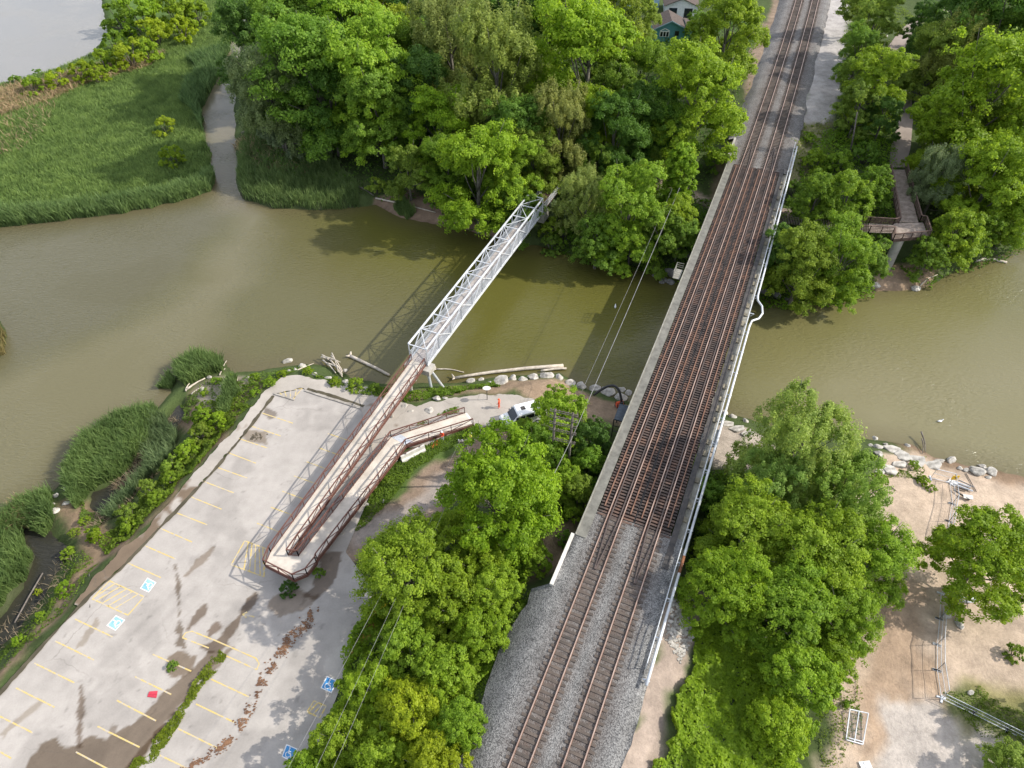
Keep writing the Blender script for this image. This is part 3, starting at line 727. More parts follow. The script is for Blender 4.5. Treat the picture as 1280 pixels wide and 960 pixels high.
def access_symbol(q, border, field, mark, alpha=1):
    """accessible parking square: border, field and wheelchair figure, flat paint"""
    A, B, C_, D = [Vector(at(*p, LOT_Z)[:2]) for p in q]       # corners: bottom-left, top-left, top-right, bottom-right of the figure
    def uv(u, v): return A.lerp(D, u).lerp(B.lerp(C_, u), v)
    paint('accessible_border', [[uv(0, 0), uv(1, 0), uv(1, 1), uv(0, 1)]], border, LOT_Z + 0.008)
    paint('accessible_field', [[uv(.08, .08), uv(.92, .08), uv(.92, .92), uv(.08, .92)]], field, LOT_Z + 0.012)
    qs = []
    def ln(pts, w=0.075):
        for a, b_ in zip(pts, pts[1:]): qs.append(strip(uv(*a), uv(*b_), w * (B - A).length))
    ln([(.40, .72), (.44, .46), (.64, .46), (.74, .22), (.82, .25)], 0.085)
    ln([(.43, .60), (.62, .60)], 0.06)
    ln([(.36 + .0, .52)] + [(.44 + .2 * math.cos(t), .33 + .2 * math.sin(t)) for t in np.linspace(2.2, 6.0, 10)], 0.06)
    mb = MB()
    for i, s in enumerate(qs): mb.add([(p[0], p[1], LOT_Z + 0.016 + .0008 * i) for p in s], [(0, 1, 2, 3)])
    hd = [uv(.40 + .065 * math.cos(t), .82 + .065 * math.sin(t)) for t in np.linspace(0, 2 * math.pi, 11)[:-1]]
    mb.add([(p[0], p[1], LOT_Z + 0.016) for p in hd], [tuple(range(10))])
    tag(mb.build('accessible_figure', mark), kind='structure')
access_symbol([(195.5, 728), (184.4, 722), (175, 735.5), (186, 740.7)][::1], M['white_paint'], M['faded_blue'], M['white_paint'])
access_symbol([(156.6, 775), (145, 769), (133, 782), (144.4, 788.5)], M['white_paint'], M['faded_blue'], M['white_paint'])
access_symbol([(400.4, 860), (408.6, 845), (422, 850.6), (414.4, 866.7)], M['white_paint'], M['blue_paint'], M['white_paint'])
access_symbol([(352, 946), (358, 930), (372, 936), (365, 952)], M['white_paint'], M['blue_paint'], M['white_paint'])

# upper right trail and under-bridge path as draped sheets
def draped(name, px_left, px_right, z, col, lift=0.05):
    n = len(px_left); vs = []; fs = []; k = 7
    for i in range(n):
        a = gat(*px_left[i]); b_ = gat(*px_right[i])
        for j in range(k):
            p = a.lerp(b_, j / (k - 1)); vs.append((p.x, p.y, gz(p.x, p.y) + lift))
    for i in range(n - 1):
        for j in range(k - 1): fs.append((i * k + j, i * k + j + 1, (i + 1) * k + j + 1, (i + 1) * k + j))
    v = np.array(vs); c = np.array(col) * (0.8 + 0.4 * fbm(v[:, 0], v[:, 1], 2, 95))[:, None]
    o = link(name, np_mesh(name, v, np.array(fs), M['asphalt'], True, colors={'col': np.concatenate([c, np.ones((len(c), 1))], 1)}))
    return tag(o, kind='structure')
def interp(pts, n):
    pts = np.array(pts, float); t = np.linspace(0, len(pts) - 1, n); i = np.clip(t.astype(int), 0, len(pts) - 2); f = (t - i)[:, None]
    return pts[i] * (1 - f) + pts[i + 1] * f
tl = [(1111, 210), (1113, 185), (1124, 150), (1127, 120), (1125, 100), (1112, 80), (1109, 60), (1125, 38), (1145, 22), (1180, 8)]
tr = [(1131, 210), (1138, 185), (1141, 150), (1139, 120), (1133, 100), (1128, 80), (1130, 62), (1140, 42), (1160, 26), (1200, 10)]
draped('trail', interp(tl, 60), interp(tr, 60), 7, (0.28, 0.235, 0.205), 0.12)
draped('river_path', interp([(700, 222), (745, 213), (790, 208), (830, 229), (893, 252), (990, 262)], 50), interp([(704, 230), (748, 219), (788, 215), (826, 238), (890, 261), (990, 272)], 50), 4, (0.30, 0.24, 0.195), 0.12)

# ------------------------------------------------------------------ ballast beds
def ballast(Y0, Y1):
    lats = [-8.6, -7.0, -5.4, -4.6, -3.5, -2.8, -2.0, -1.3, -0.6, 0, 0.6, 1.3, 2.0, 2.8, 3.5, 4.6, 5.4, 7.0, 8.6]
    prof = lambda l: RZ - 0.22 - max(0, abs(l) - 5.2) / 1.5
    ys = np.arange(Y0, Y1, 0.8); vs = []; rust = []
    for Y in ys:
        for l in lats:
            l = max(-6.3 - 1.9 * float(fbm(Y, 3.3, 2.4, 171, 4)), min(5.5 + .8 * float(fbm(Y, 9.1, 2.0, 175, 4)), l))
            if YS - 9.2 < Y < YN + 9.2: l = max(-5.27, min(5.27, l))
            p = tpt(Y, l, prof(l) + random.uniform(-.03, .03)); vs.append(p)
            rust.append((.45 if Y > YN else 0) + min(1.5, sum(math.exp(-((l - r) / 0.5) ** 2) for r in (-3.1, -2.4, -1.7, -1.0, 1.0, 1.7, 2.4, 3.1))))
    k = len(lats); n = len(ys); idx = np.arange(n * k).reshape(n, k)
    f = np.stack([idx[:-1, :-1], idx[:-1, 1:], idx[1:, 1:], idx[1:, :-1]], -1).reshape(-1, 4)
    o = link('railway_ballast', np_mesh('railway_ballast', np.array(vs), f, M['ballast'], True, attrs={'rust': rust}))
    return tag(o, kind='structure')
m, nt, b = mat_new('ballast'); N, L = nt.nodes, nt.links
tc = N.new('ShaderNodeTexCoord'); vo = N.new('ShaderNodeTexVoronoi'); vo.inputs['Scale'].default_value = 11.0
L.new(tc.outputs['Object'], vo.inputs['Vector'])
sep = N.new('ShaderNodeSeparateColor'); L.new(vo.outputs['Color'], sep.inputs[0])
r = N.new('ShaderNodeValToRGB'); r.color_ramp.elements[0].color = (0.062, 0.062, 0.062, 1); r.color_ramp.elements[1].color = (0.250, 0.247, 0.240, 1)
L.new(sep.outputs[0], r.inputs[0])
n2 = N.new('ShaderNodeTexNoise'); n2.inputs['Scale'].default_value = 0.35; n2.inputs['Detail'].default_value = 7; n2.inputs['Roughness'].default_value = 0.7
L.new(tc.outputs['Object'], n2.inputs['Vector'])
mr = N.new('ShaderNodeMapRange'); mr.inputs[1].default_value = .3; mr.inputs[2].default_value = .7; mr.inputs[3].default_value = .7; mr.inputs[4].default_value = 1.3
L.new(n2.outputs[0], mr.inputs[0])
hs = N.new('ShaderNodeHueSaturation'); L.new(r.outputs[0], hs.inputs['Color']); L.new(mr.outputs[0], hs.inputs['Value'])
a = N.new('ShaderNodeAttribute'); a.attribute_name = 'rust'
n3 = N.new('ShaderNodeTexNoise'); n3.inputs['Scale'].default_value = 1.3; n3.inputs['Detail'].default_value = 6; L.new(tc.outputs['Object'], n3.inputs['Vector'])
mu = N.new('ShaderNodeMath'); mu.operation = 'MULTIPLY'; L.new(a.outputs['Fac'], mu.inputs[0]); L.new(n3.outputs[0], mu.inputs[1])
mx = N.new('ShaderNodeMixRGB'); mx.inputs[2].default_value = (0.090, 0.062, 0.048, 1); L.new(mu.outputs[0], mx.inputs[0]); L.new(hs.outputs[0], mx.inputs[1])
L.new(mx.outputs[0], b.inputs['Base Color']); b.inputs['Roughness'].default_value = .95
bp = N.new('ShaderNodeBump'); bp.inputs['Strength'].default_value = .7; bp.inputs['Distance'].default_value = .06
L.new(vo.outputs['Distance'], bp.inputs['Height']); L.new(bp.outputs[0], b.inputs['Normal'])
M['ballast'] = m
ballast(-40, YS + 0.4); ballast(YN - 0.4, 430)

# ------------------------------------------------------------------ railway tracks
def sweep(mb, lat, w, h, ztop, Y0, Y1, step=3.0, lat1=None):
    Y = Y0; n = max(1, int(math.ceil((Y1 - Y0) / step)))
    lat1 = lat if lat1 is None else lat1
    pts = []
    for i in range(n + 1):
        t = i / n; Y = Y0 + (Y1 - Y0) * t; l = lat + (lat1 - lat) * t
        pts.append((tpt(Y, l - w / 2, ztop), tpt(Y, l + w / 2, ztop)))
    vs = []
    for a_, b_ in pts: vs += [a_, b_, b_ - Vector((0, 0, h)), a_ - Vector((0, 0, h))]
    fs = [(0, 3, 2, 1), tuple(4 * n + k for k in (0, 1, 2, 3))]
    for i in range(n):
        for k in range(4): fs.append((4 * i + k, 4 * i + (k + 1) % 4, 4 * i + 4 + (k + 1) % 4, 4 * i + 4 + k))
    mb.add(vs, fs); return mb
YA, YB = -40, 430
for name_i, (c0, lab) in enumerate(((-2.03, 'rusty railway track on the side of the bridge facing the footbridge'), (2.03, 'rusty railway track on the side of the bridge with the white pipe'))):
    t = empty('railway_track', tpt(YS, c0, RZ - 0.2), 0, lab, 'railway track', 'twin railway tracks')
    inv = Matrix.Translation(-Vector(t.location))
    def put(mb, nm, mat):
        o = mb.build(nm, mat, t); o.data.transform(inv); return o
    for s in (-1, 1):
        put(sweep(MB(), c0 + s * 0.755, 0.15, 0.13, RZ - 0.028, YA, YB), 'rail', M['rail'])
        ro = put(sweep(MB(), c0 + s * 0.755, 0.085, 0.03, RZ, YA, YB), 'worn_rail_head', M['railtop'])
    for Y0, Y1 in ((YA, YS - 0.1), (YN + 0.1, YB)):
        Y = Y0; mb = MB()
        while Y < Y1:
            d = tdir(Y); ph = math.atan2(d.y, d.x)
            mb.box(tpt(Y, c0 + random.uniform(-.06, .06), RZ - 0.22), (0.25, 2.65 + random.uniform(-.1, .1), 0.13), ph + random.uniform(-.02, .02)); Y += 0.56
        put(mb, 'sleepers', M['tie'])
    # guard rails over the bridge, drawn to a point beyond each end
    for s in (-1, 1):
        mb = MB()
        sweep(mb, c0 + s * 0.46, 0.13, 0.12, RZ - 0.03, YS - 0.5, YN + 0.5)
        sweep(mb, c0 + s * 0.05, 0.12, 0.12, RZ - 0.03, YS - 6.0, YS - 0.5, 2, c0 + s * 0.46)
        sweep(mb, c0 + s * 0.46, 0.12, 0.12, RZ - 0.03, YN + 0.5, YN + 8.0, 2, c0 + s * 0.05)
        put(mb, 'guard_rail', M['dark_rail'])

# ------------------------------------------------------------------ railway bridge
br = empty('railway_bridge', tpt((YS + YN) / 2, 0, 0), 0, 'long steel railway bridge with dense dark timbers carrying two tracks over the river', 'railway bridge')
BI = Matrix.Translation(-Vector(br.location))
def bput(mb, nm, mat, parent=br, label=None):
    o = mb.build(nm, mat, parent); o.data.transform(BI)
    if label: o['label'] = label
    return o
mb = MB()
for c0 in (-2.03, 2.03):
    Y = YS
    while Y < YN:
        d = tdir(Y); ph = math.atan2(d.y, d.x); ln = 3.86 + random.uniform(-.06, .04)
        mb.box(tpt(Y, c0 + random.uniform(-.04, .04), RZ - 0.27 + random.uniform(-.012, .012)), (0.22, ln, 0.24), ph + random.uniform(-.012, .012)); Y += 0.385
bput(mb, 'bridge_timbers', M['tie_bridge'])
for c0 in (-2.03, 2.03):
    for s in (-1, 1):
        bput(sweep(MB(), c0 + s * 1.42, 0.13, 0.12, RZ - 0.04, YS + 1, YN - 1), 'guard_timber', M['rail'])
for l in (-3.1, -1.0, 0.0, 1.0, 3.1):
    bput(sweep(MB(), l, 0.40, 2.1, RZ - 0.42, YS - 0.5, YN + 0.5), 'girder', M['dark_steel'])
mb = MB(); Y = YS
while Y < YN: mb.beam(tpt(Y, -5.0, RZ - 0.9), tpt(Y, 5.0, RZ - 0.9), 0.2, 0.5); Y += 3.0
bput(mb, 'cross_bracing', M['dark_steel'])
bput(sweep(MB(), -4.56, 1.02, 0.28, RZ - 0.12, YS - 3.2, YN + 1.0), 'walkway_slab', M['walk_concrete'])
bput(sweep(MB(), -5.14, 0.14, 0.75, RZ + 0.02, YS - 3.2, YN + 3.0), 'parapet', M['old_concrete'])
bput(sweep(MB(), 4.35, 0.62, 0.12, RZ - 0.16, YS - 3.4, YN + 1.0), 'steel_walkway', M['dark_steel'])
Y = YS - 1
while Y < YN:
    bput(sweep(MB(), 4.90, 0.42, 0.4, RZ - 0.30, Y, Y + random.uniform(.5, .95), 1), 'bracket', M['tan_concrete']); Y += random.choice((1.7, 1.7, 2.1, 3.4))
bput(sweep(MB(), 5.05, 0.80, 0.3, RZ - 0.50, YS - 1, YN), 'ledge', M['old_concrete'])
# handrail
Y = YS - 13
while Y < YN + 9:
    bput(MB().beam(tpt(Y, 5.30, RZ - 0.7), tpt(Y, 5.30, RZ + 0.95), 0.07), 'railing_post', M['white_steel']); Y += 2.2
for zz in (0.5, 0.95):
    mb = MB(); mb.tube([tpt(Y, 5.30, RZ + zz) for Y in np.linspace(YS - 13, YN + 9, 40)], 0.05, 6)
    bput(mb, 'railing_bar', M['white_steel'])
# piers
for Y in (YS + 22, YS + 49):
    mb = MB(); d = tdir(Y); ph = math.atan2(d.y, d.x)
    mb.box(tpt(Y, 0, 2.0), (2.0, 9.2, 7.2), ph); mb.box(tpt(Y, 0, 5.85), (2.4, 9.8, 0.5), ph)
    bput(mb, 'pier', M['old_concrete'])
for Y, s in ((YS - 0.6, -1), (YN + 0.6, 1)):
    mb = MB(); d = tdir(Y); ph = math.atan2(d.y, d.x)
    mb.box(tpt(Y, 0, RZ - 5.0), (1.2, 10.4, 8.9), ph)
    bput(mb, 'abutment', M['old_concrete'])
mb = MB(); sweep(mb, -5.45, 0.35, 6.5, RZ - 0.05, YS - 9.0, YS - 3.2, 2); bput(mb, 'wing_wall', M['white_concrete'])
mb = MB(); sweep(mb, 5.45, 0.35, 5.5, RZ - 0.75, YS - 6.0, YS - 0.4, 2); bput(mb, 'wing_wall', M['old_concrete'])
mb = MB(); sweep(mb, -5.45, 0.35, 5.0, RZ - 0.05, YN + 1.3, YN + 9, 2); bput(mb, 'wing_wall', M['concrete'])
mb = MB(); sweep(mb, 5.55, 0.3, 5.0, RZ - 0.45, YN + 1.3, YN + 8, 2); bput(mb, 'wing_wall', M['concrete'])
# refuge cage on the west side
pc = tpt(tY(352), -5.95, RZ - 0.3)
mb = MB(); d = tdir(pc.y); ph = math.atan2(d.y, d.x); nrm = Vector((d.y, -d.x, 0))
mb.box(pc + Vector((0, 0, -.05)), (2.4, 1.0, 0.08), ph)
for a_ in np.linspace(-1.15, 1.15, 3):
    mb.beam(pc + d * a_ - nrm * .5, pc + d * a_ - nrm * .5 + Vector((0, 0, 1.15)), 0.06)
for zz in (0.4, 0.75, 1.12): mb.beam(pc - d * 1.15 - nrm * .5 + Vector((0, 0, zz)), pc + d * 1.15 - nrm * .5 + Vector((0, 0, zz)), 0.05)
for e in (-1.15, 1.15):
    for zz in (0.4, 0.75, 1.12): mb.beam(pc + d * e - nrm * .5 + Vector((0, 0, zz)), pc + d * e + nrm * .5 + Vector((0, 0, zz)), 0.05)
bput(mb, 'refuge_platform', M['old_concrete'])

# white pipe along the east side
yj = tY(378)
pp = [tpt(Y, 5.78, RZ + 0.25) for Y in np.linspace(YS - 14.5, yj - 3.2, 24)] + [tpt(yj - 2.0, 5.9, RZ + .25), tpt(yj - 1.2, 6.7, RZ + .25), tpt(yj, 7.0, RZ + .25), tpt(yj + 1.4, 6.7, RZ + .25), tpt(yj + 2.4, 5.95, RZ + .25)] + \
     [tpt(Y, 5.78, RZ + 0.25) for Y in np.linspace(yj + 3.4, YN + 9, 18)]
pipe = empty('utility_pipe', pp[0], 0, 'white insulated pipe running along the open side of the railway bridge with one outward kink', 'pipe')
mb = MB(); mb.tube(pp, 0.14, 10); o = mb.build('pipe_run', M['white_steel'], pipe, True); o.data.transform(Matrix.Translation(-pp[0]))
mb = MB(); mb.tube([tpt(YS - 3.6, 5.78, RZ + .25), tpt(YS - 1.7, 5.78, RZ + .25)], 0.155, 10); o = mb.build('rusty_sleeve', M['rust'], pipe, True); o.data.transform(Matrix.Translation(-pp[0]))
for Y in np.linspace(YS - 14, YN + 8, 26):
    mb = MB(); mb.beam(tpt(Y, 5.35, RZ - .02), tpt(Y, 5.95, RZ - .02), 0.12, 0.1); mb.beam(tpt(Y, 5.35, RZ - .75), tpt(Y, 5.95, RZ - .0), 0.08)
    o = mb.build('pipe_bracket', M['steel'], pipe); o.data.transform(Matrix.Translation(-pp[0]))

# covered passage under the bridge
pa, pb = at(771, 514, 5.9), at(898, 548, 5.9)
cdir = (pb - pa); cdir.z = 0; cl = cdir.length; cdir.normalize(); cn = Vector((-cdir.y, cdir.x, 0))
can = empty('passage_canopy', (pa + pb) / 2 - Vector((0, 0, 3.3)), 0, 'dark canopy over the riverside path with blue roof ends beside the railway bridge', 'canopy')
CI = Matrix.Translation(-Vector(can.location))
def cput(mb, nm, mat):
    o = mb.build(nm, mat, can); o.data.transform(CI)
mb = MB(); mb.slab([pa - cn * 1.4, pb - cn * 1.4, pb + cn * 1.4, pa + cn * 1.4], 0.16); cput(mb, 'canopy_roof', M['hood_roof'])
for k in range(9):
    for s in (-1, 1):
        p = pa.lerp(pb, k / 8) + cn * 1.3 * s; mb = MB(); mb.beam(p - Vector((0, 0, .16)), Vector((p.x, p.y, 2.3)), 0.13); cput(mb, 'canopy_post', M['dark_steel'])
mb = MB()
for s in (-1, 1):
    for zz in (3.6, 4.6): mb.beam((pa + cn * 1.3 * s).to_2d().to_3d() + Vector((0, 0, zz)), (pb + cn * 1.3 * s).to_2d().to_3d() + Vector((0, 0, zz)), 0.09)
cput(mb, 'side_rails', M['dark_steel'])

# ------------------------------------------------------------------ footbridge (box truss)
FZ = 6.0; TH_ = 2.7
sl_, sr_ = at(512.5, 449, FZ), at(532.5, 459.5, FZ)
nl_, nr_ = at(651, 252, FZ), at(668, 262, FZ)
sc_ = (sl_ + sr_) / 2
Ltop = at(510.4, 430, FZ + TH_); Ntop = at(660.5, 243.7, FZ + TH_)
fdir = (Ntop - Ltop); FL = fdir.length; fdir.normalize(); fn = Vector((fdir.y, -fdir.x, 0)); FW = 2.65
F0 = Vector((Ltop.x, Ltop.y, FZ)) + fn * FW / 2
fb = empty('footbridge', F0 + Vector((0, 0, -FZ)) + fdir * FL / 2, 0, 'pale grey steel box truss footbridge with wire mesh sides across the river', 'footbridge')
FI = Matrix.Translation(-Vector(fb.location))
def fp(s, lat, z): return F0 + fdir * s + fn * lat + Vector((0, 0, z))
def fput(mb, nm, mat, label=None):
    o = mb.build(nm, mat, fb); o.data.transform(FI)
    if label: o['label'] = label
    return o
NP = 12; PL = FL / NP; HW = FW / 2
for s in (-1, 1):
    mb = MB(); mb.beam(fp(0, s * HW, TH_), fp(FL, s * HW, TH_), 0.2); fput(mb, 'top_chord', M['white_steel'])
    mb = MB(); mb.beam(fp(-.1, s * HW, -0.1), fp(FL + .1, s * HW, -0.1), 0.2, 0.3); fput(mb, 'bottom_chord', M['white_steel'])
    for i in range(NP + 1):
        mb = MB(); mb.beam(fp(i * PL, s * HW, 0.05), fp(i * PL, s * HW, TH_ - 0.1), 0.12); fput(mb, 'vertical', M['white_steel'])
    for i in range(NP):
        a_, b_ = (i, i + 1) if i % 2 == 0 else (i + 1, i)
        mb = MB(); mb.beam(fp(a_ * PL, s * HW, 0.05), fp(b_ * PL, s * HW, TH_ - .1), 0.11); fput(mb, 'diagonal', M['white_steel'])
    mb = MB()
    n = int(FL / 0.16)
    for i in range(n): mb.beam(fp((i + .5) * FL / n, s * (HW - .13), 0.05), fp((i + .5) * FL / n, s * (HW - .13), 1.45), 0.032)
    for zz in np.arange(0.15, 1.5, 0.16): mb.beam(fp(0, s * (HW - .13), zz), fp(FL, s * (HW - .13), zz), 0.028)
    mb.beam(fp(0, s * (HW - .13), 1.46), fp(FL, s * (HW - .13), 1.46), 0.06)
    fput(mb, 'mesh_railing', M['steel'])
for i in range(NP + 1):
    mb = MB(); mb.beam(fp(i * PL, -HW + .1, TH_), fp(i * PL, HW - .1, TH_), 0.12); fput(mb, 'cross_strut', M['white_steel'])
    if i < NP:
        mb = MB(); mb.beam(fp(i * PL + .1, (-HW + .1) * (1 if i % 2 else -1), TH_ + .02), fp((i + 1) * PL - .1, (HW - .1) * (1 if i % 2 else -1), TH_ + .02), 0.08); fput(mb, 'top_brace', M['white_steel'])
mb = MB()
n = int(FL / 0.3)
for i in range(n): mb.beam(fp(i * FL / n + .01, -HW + .16, 0.0), fp(i * FL / n + .01, HW - .16, 0.0), 0.27, 0.06, up=(0, 0, 1))
fput(mb, 'deck_planks', M['grate'])
mb = MB()
for i in range(NP + 1): mb.beam(fp(i * PL, -HW, -.2), fp(i * PL, HW, -.2), 0.14, 0.25)
fput(mb, 'floor_beams', M['steel'])
# south pier: concrete cap on raking steel legs, north seat
mb = MB(); mb.slab([fp(-1.0, -HW - .4, -.3), fp(-1.0, HW + .7, -.3), fp(.7, HW + .7, -.3), fp(.7, -HW - .4, -.3)], 0.85); fput(mb, 'pier_cap', M['concrete'])
for (s, l, s2, l2) in ((-.2, HW, -.9, HW + .9), (.3, HW, 1.7, HW + 1.4), (-.2, -HW, -.9, -HW - .9), (.3, -HW, 1.7, -HW - 1.0)):
    mb = MB(); mb.tube([fp(s, l, -1.1), fp(s2, l2, -6.2)], 0.2, 10); fput(mb, 'pier_leg', M['steel'])
mb = MB(); mb.slab([fp(FL - .3, -HW - .4, -.3), fp(FL - .3, HW + .4, -.3), fp(FL + 2.0, HW + .4, -.3), fp(FL + 2.0, -HW - .4, -.3)], 1.6); fput(mb, 'north_abutment', M['old_concrete'])
mb = MB(); AP = 11.0
mb.slab([fp(FL + .1, -HW + .2, 0), fp(FL + .1, HW - .2, 0), fp(FL + AP, HW - .2, -.3), fp(FL + AP, -HW + .2, -.3)], 0.3); fput(mb, 'approach_deck', M['brown_timber'])
for s in (-1, 1):
    mb = MB()
    for i in range(7): mb.beam(fp(FL + .3 + i * AP / 6.2, s * (HW - .1), -.3), fp(FL + .3 + i * AP / 6.2, s * (HW - .1), 1.25), 0.1)
    for zz in (.2, .55, .9, 1.25): mb.beam(fp(FL + .2, s * (HW - .1), zz), fp(FL + AP, s * (HW - .1), zz - .3), 0.07)
    fput(mb, 'approach_railing', M['white_steel'])

# ------------------------------------------------------------------ access ramp
rp = {}
Z_L, Z_D, Z_E = 5.0, 4.0, 3.12
UA, UB = fp(-0.15, -1.02, 0.02), fp(-0.15, 1.02, 0.02)                     # top end (left, right)
UA2, UB2 = at(338.5, 690, Z_L), at(360.5, 694, Z_L)                         # bottom of upper run
LA, LB = at(373.5, 695, Z_L), at(396.5, 699, Z_L)                            # start of lower run
LA2, LB2 = at(489, 546.5, Z_D), at(507.5, 556.5, Z_D)                            # dog-leg
EA, EB = at(581, 516.5, Z_E), at(591.5, 530.5, Z_E)                          # foot
C1, C2, C3, C4 = at(331.5, 706.5, Z_L), at(367.5, 724.5, Z_L), at(384, 717.5, Z_L), at(395.5, 703, Z_L)
ramp = empty('access_ramp', Vector(((C1.x + EA.x) / 2, (C1.y + EA.y) / 2, LOT_Z)), 0, 'switchback ramp with pale deck and brown steel truss railings leading up to the footbridge', 'ramp')
RI = Matrix.Translation(-Vector(ramp.location))
def rput(mb, nm, mat, parent=ramp):
    o = mb.build(nm, mat, parent); o.data.transform(RI); return o
mb = MB(); mb.slab([UA2, UA, UB, UB2], 0.16); rput(mb, 'upper_deck', M['deck_concrete'])
mb = MB(); mb.slab([UA2, UB2, LA, LB, C4, C3, C2, C1], 0.16); rput(mb, 'landing_deck', M['deck_concrete'])
mb = MB(); mb.slab([LA, LA2, LB2, LB], 0.16); rput(mb, 'lower_deck', M['deck_concrete'])
mb = MB(); mb.slab([LA2, EA, EB, LB2], 0.16); rput(mb, 'end_deck', M['deck_concrete'])
def railing(p, q, bay=2.1, h=1.12, hand=None, beam=True):
    """truss railing: edge beam, posts, top and middle rail, one diagonal per bay (p->q is one straight run)"""
    L_ = (q - p).length; n = max(1, round(L_ / bay)); up = Vector((0, 0, 1))
    mb = MB()
    mb.beam(p + up * h, q + up * h, 0.11); mb.beam(p + up * .10, q + up * .10, 0.07)
    for i in range(n + 1):
        a_ = p.lerp(q, i / n); mb.beam(a_ - up * .25, a_ + up * (h - .05), 0.085)
        if i < n:
            b_ = p.lerp(q, (i + 1) / n)
            if i % 2 == 0: mb.beam(a_ + up * .1, b_ + up * (h - .06), 0.065)
            else: mb.beam(a_ + up * (h - .06), b_ + up * .1, 0.065)
    o = rput(mb, 'railing', M['brown_steel'])
    if hand is not None:
        mb = MB(); mb.tube([p + hand * .12 + up * .92, q + hand * .12 + up * .92], 0.018, 6); rput(mb, 'handrail', M['brown_steel'], o)
    if beam:
        mb = MB(); mb.beam(p - up * .24, q - up * .24, 0.12, 0.42); rput(mb, 'edge_beam', M['brown_steel'])
def perp(p, q):
    d = (q - p).normalized(); return Vector((d.y, -d.x, 0)).normalized()
for p, q, side in ((UA2, UA, 1), (UB2, UB, -1), (LA, LA2, 1), (LB, LB2, -1), (LA2, EA, 1), (LB2, EB, -1)):
    railing(p, q, 2.1 if (q - p).length > 15 else 2.9, hand=perp(p, q) * side)
for p, q in ((C1, UA2), (C2, C1), (C3, C2), (C4, C3), (LB, C4), (UB2, LA)):
    railing(p, q, 2.0)
# bent supports
for (p, q, r_, s_, n) in ((UA2, UA, UB2, UB, 6), (LA, LA2, LB, LB2, 4)):
    for i in range(n):
        t = (i + .5) / n; a_ = p.lerp(q, t); b_ = r_.lerp(s_, t); c = (a_ + b_) / 2
        g0 = gz(c.x, c.y)
        mb = MB(); mb.beam(a_ - Vector((0, 0, .5)), b_ - Vector((0, 0, .5)), 0.3, 0.3); mb.tube([c - Vector((0, 0, .5)), Vector((c.x, c.y, min(g0, 2.8) - .1))], 0.22, 10)
        rput(mb, 'support', M['concrete'])
for c in (C1.lerp(C4, .35).lerp(C2, .3), C3.lerp(UB2, .5)):
    mb = MB(); mb.tube([c - Vector((0, 0, .2)), Vector((c.x, c.y, 2.8))], 0.3, 12); rput(mb, 'support', M['white_concrete'])
mb = MB()                                                                      # foot of the ramp
mb.slab([EA + Vector((0, 0, -.02)), EA + perp(LA2, EA) * -0.0 + (EA - LA2).normalized() * .8 + Vector((0, 0, -.08)), EB + (EB - LB2).normalized() * .8 + Vector((0, 0, -.08)), EB + Vector((0, 0, -.02))], 0.25)
rput(mb, 'foot_slab', M['white_concrete'])
mb = MB()                                                                      # steel joint plate at the dog-leg
jp = [LA2.lerp(LB2, .02), LA2.lerp(EA, .12), LB2.lerp(EB, .12), LB2.lerp(LA2, .02)]
mb.slab([v + Vector((0, 0, .012)) for v in jp], 0.01); rput(mb, 'joint_plate', M['steel'])

# ------------------------------------------------------------------ lookout boardwalk (north shore)
BZ = 7.0
bw = empty('boardwalk', at(1135, 270, 3), 0, 'timber boardwalk lookout with dark railings raised on a concrete column', 'boardwalk')
WI = Matrix.Translation(-Vector(bw.location))
def wput(mb, nm, mat, label=None):
    o = mb.build(nm, mat, bw); o.data.transform(WI)
    if label: o['label'] = label
deckA = [at(1112, 212, BZ), at(1131, 212, BZ), at(1148, 278, BZ), at(1124, 278, BZ)]
deckB = [at(1116, 279, BZ), at(1154, 278, BZ), at(1160, 295, BZ), at(1116, 299, BZ)]
deckC = [at(962, 268, 4.6), at(1086, 279, BZ - .1), at(1116, 281, BZ), at(1116, 291, BZ), at(1086, 290, BZ - .1), at(960, 277, 4.6)]
def plank_deck(quad, n, nm):
    mb = MB(); A, B, C_, D = quad
    for i in range(n):
        t0, t1 = i / n + .004, (i + 1) / n - .008
        mb.slab([A.lerp(D, t0), B.lerp(C_, t0), B.lerp(C_, t1), A.lerp(D, t1)], 0.12)
    wput(mb, nm, M['timber'])
plank_deck(deckA, 44, 'ramp_deck'); plank_deck([v - Vector((0, 0, .015)) for v in deckB], 14, 'lookout_deck')
plank_deck([deckC[0], deckC[5], deckC[4], deckC[1]], 60, 'approach_deck'); plank_deck([deckC[1], deckC[4], deckC[3], deckC[2]], 14, 'approach_deck')
def wrail(pts, nm='railing', mat='brown_timber'):
    mb = MB(); up = Vector((0, 0, 1))
    for p, q in zip(pts, pts[1:]):
        n = max(1, round((q - p).length / 1.7))
        for i in range(n + 1): mb.beam(p.lerp(q, i / n) - up * .3, p.lerp(q, i / n) + up * 1.15, 0.11)
        for zz in (.2, .45, .7, .95): mb.beam(p + up * zz, q + up * zz, 0.05, 0.1)
        mb.beam(p + up * 1.17, q + up * 1.17, 0.2, 0.06)
    wput(mb, nm, M[mat])
wrail([at(1111.5, 212, BZ), at(1123, 279, BZ), at(1116, 281, BZ), at(1086, 279, BZ - .1), at(1040, 275, 5.9)])
wrail([at(1131.5, 212, BZ), at(1149, 277, BZ)])
wrail([at(1149, 277, BZ), at(1155, 277.5, BZ), at(1161, 296, BZ)])
wrail([at(1160.5, 296, BZ), at(1116, 300, BZ), at(1116, 291, BZ), at(1086, 290, BZ - .1), at(1040, 286, 5.9)])
mb = MB()
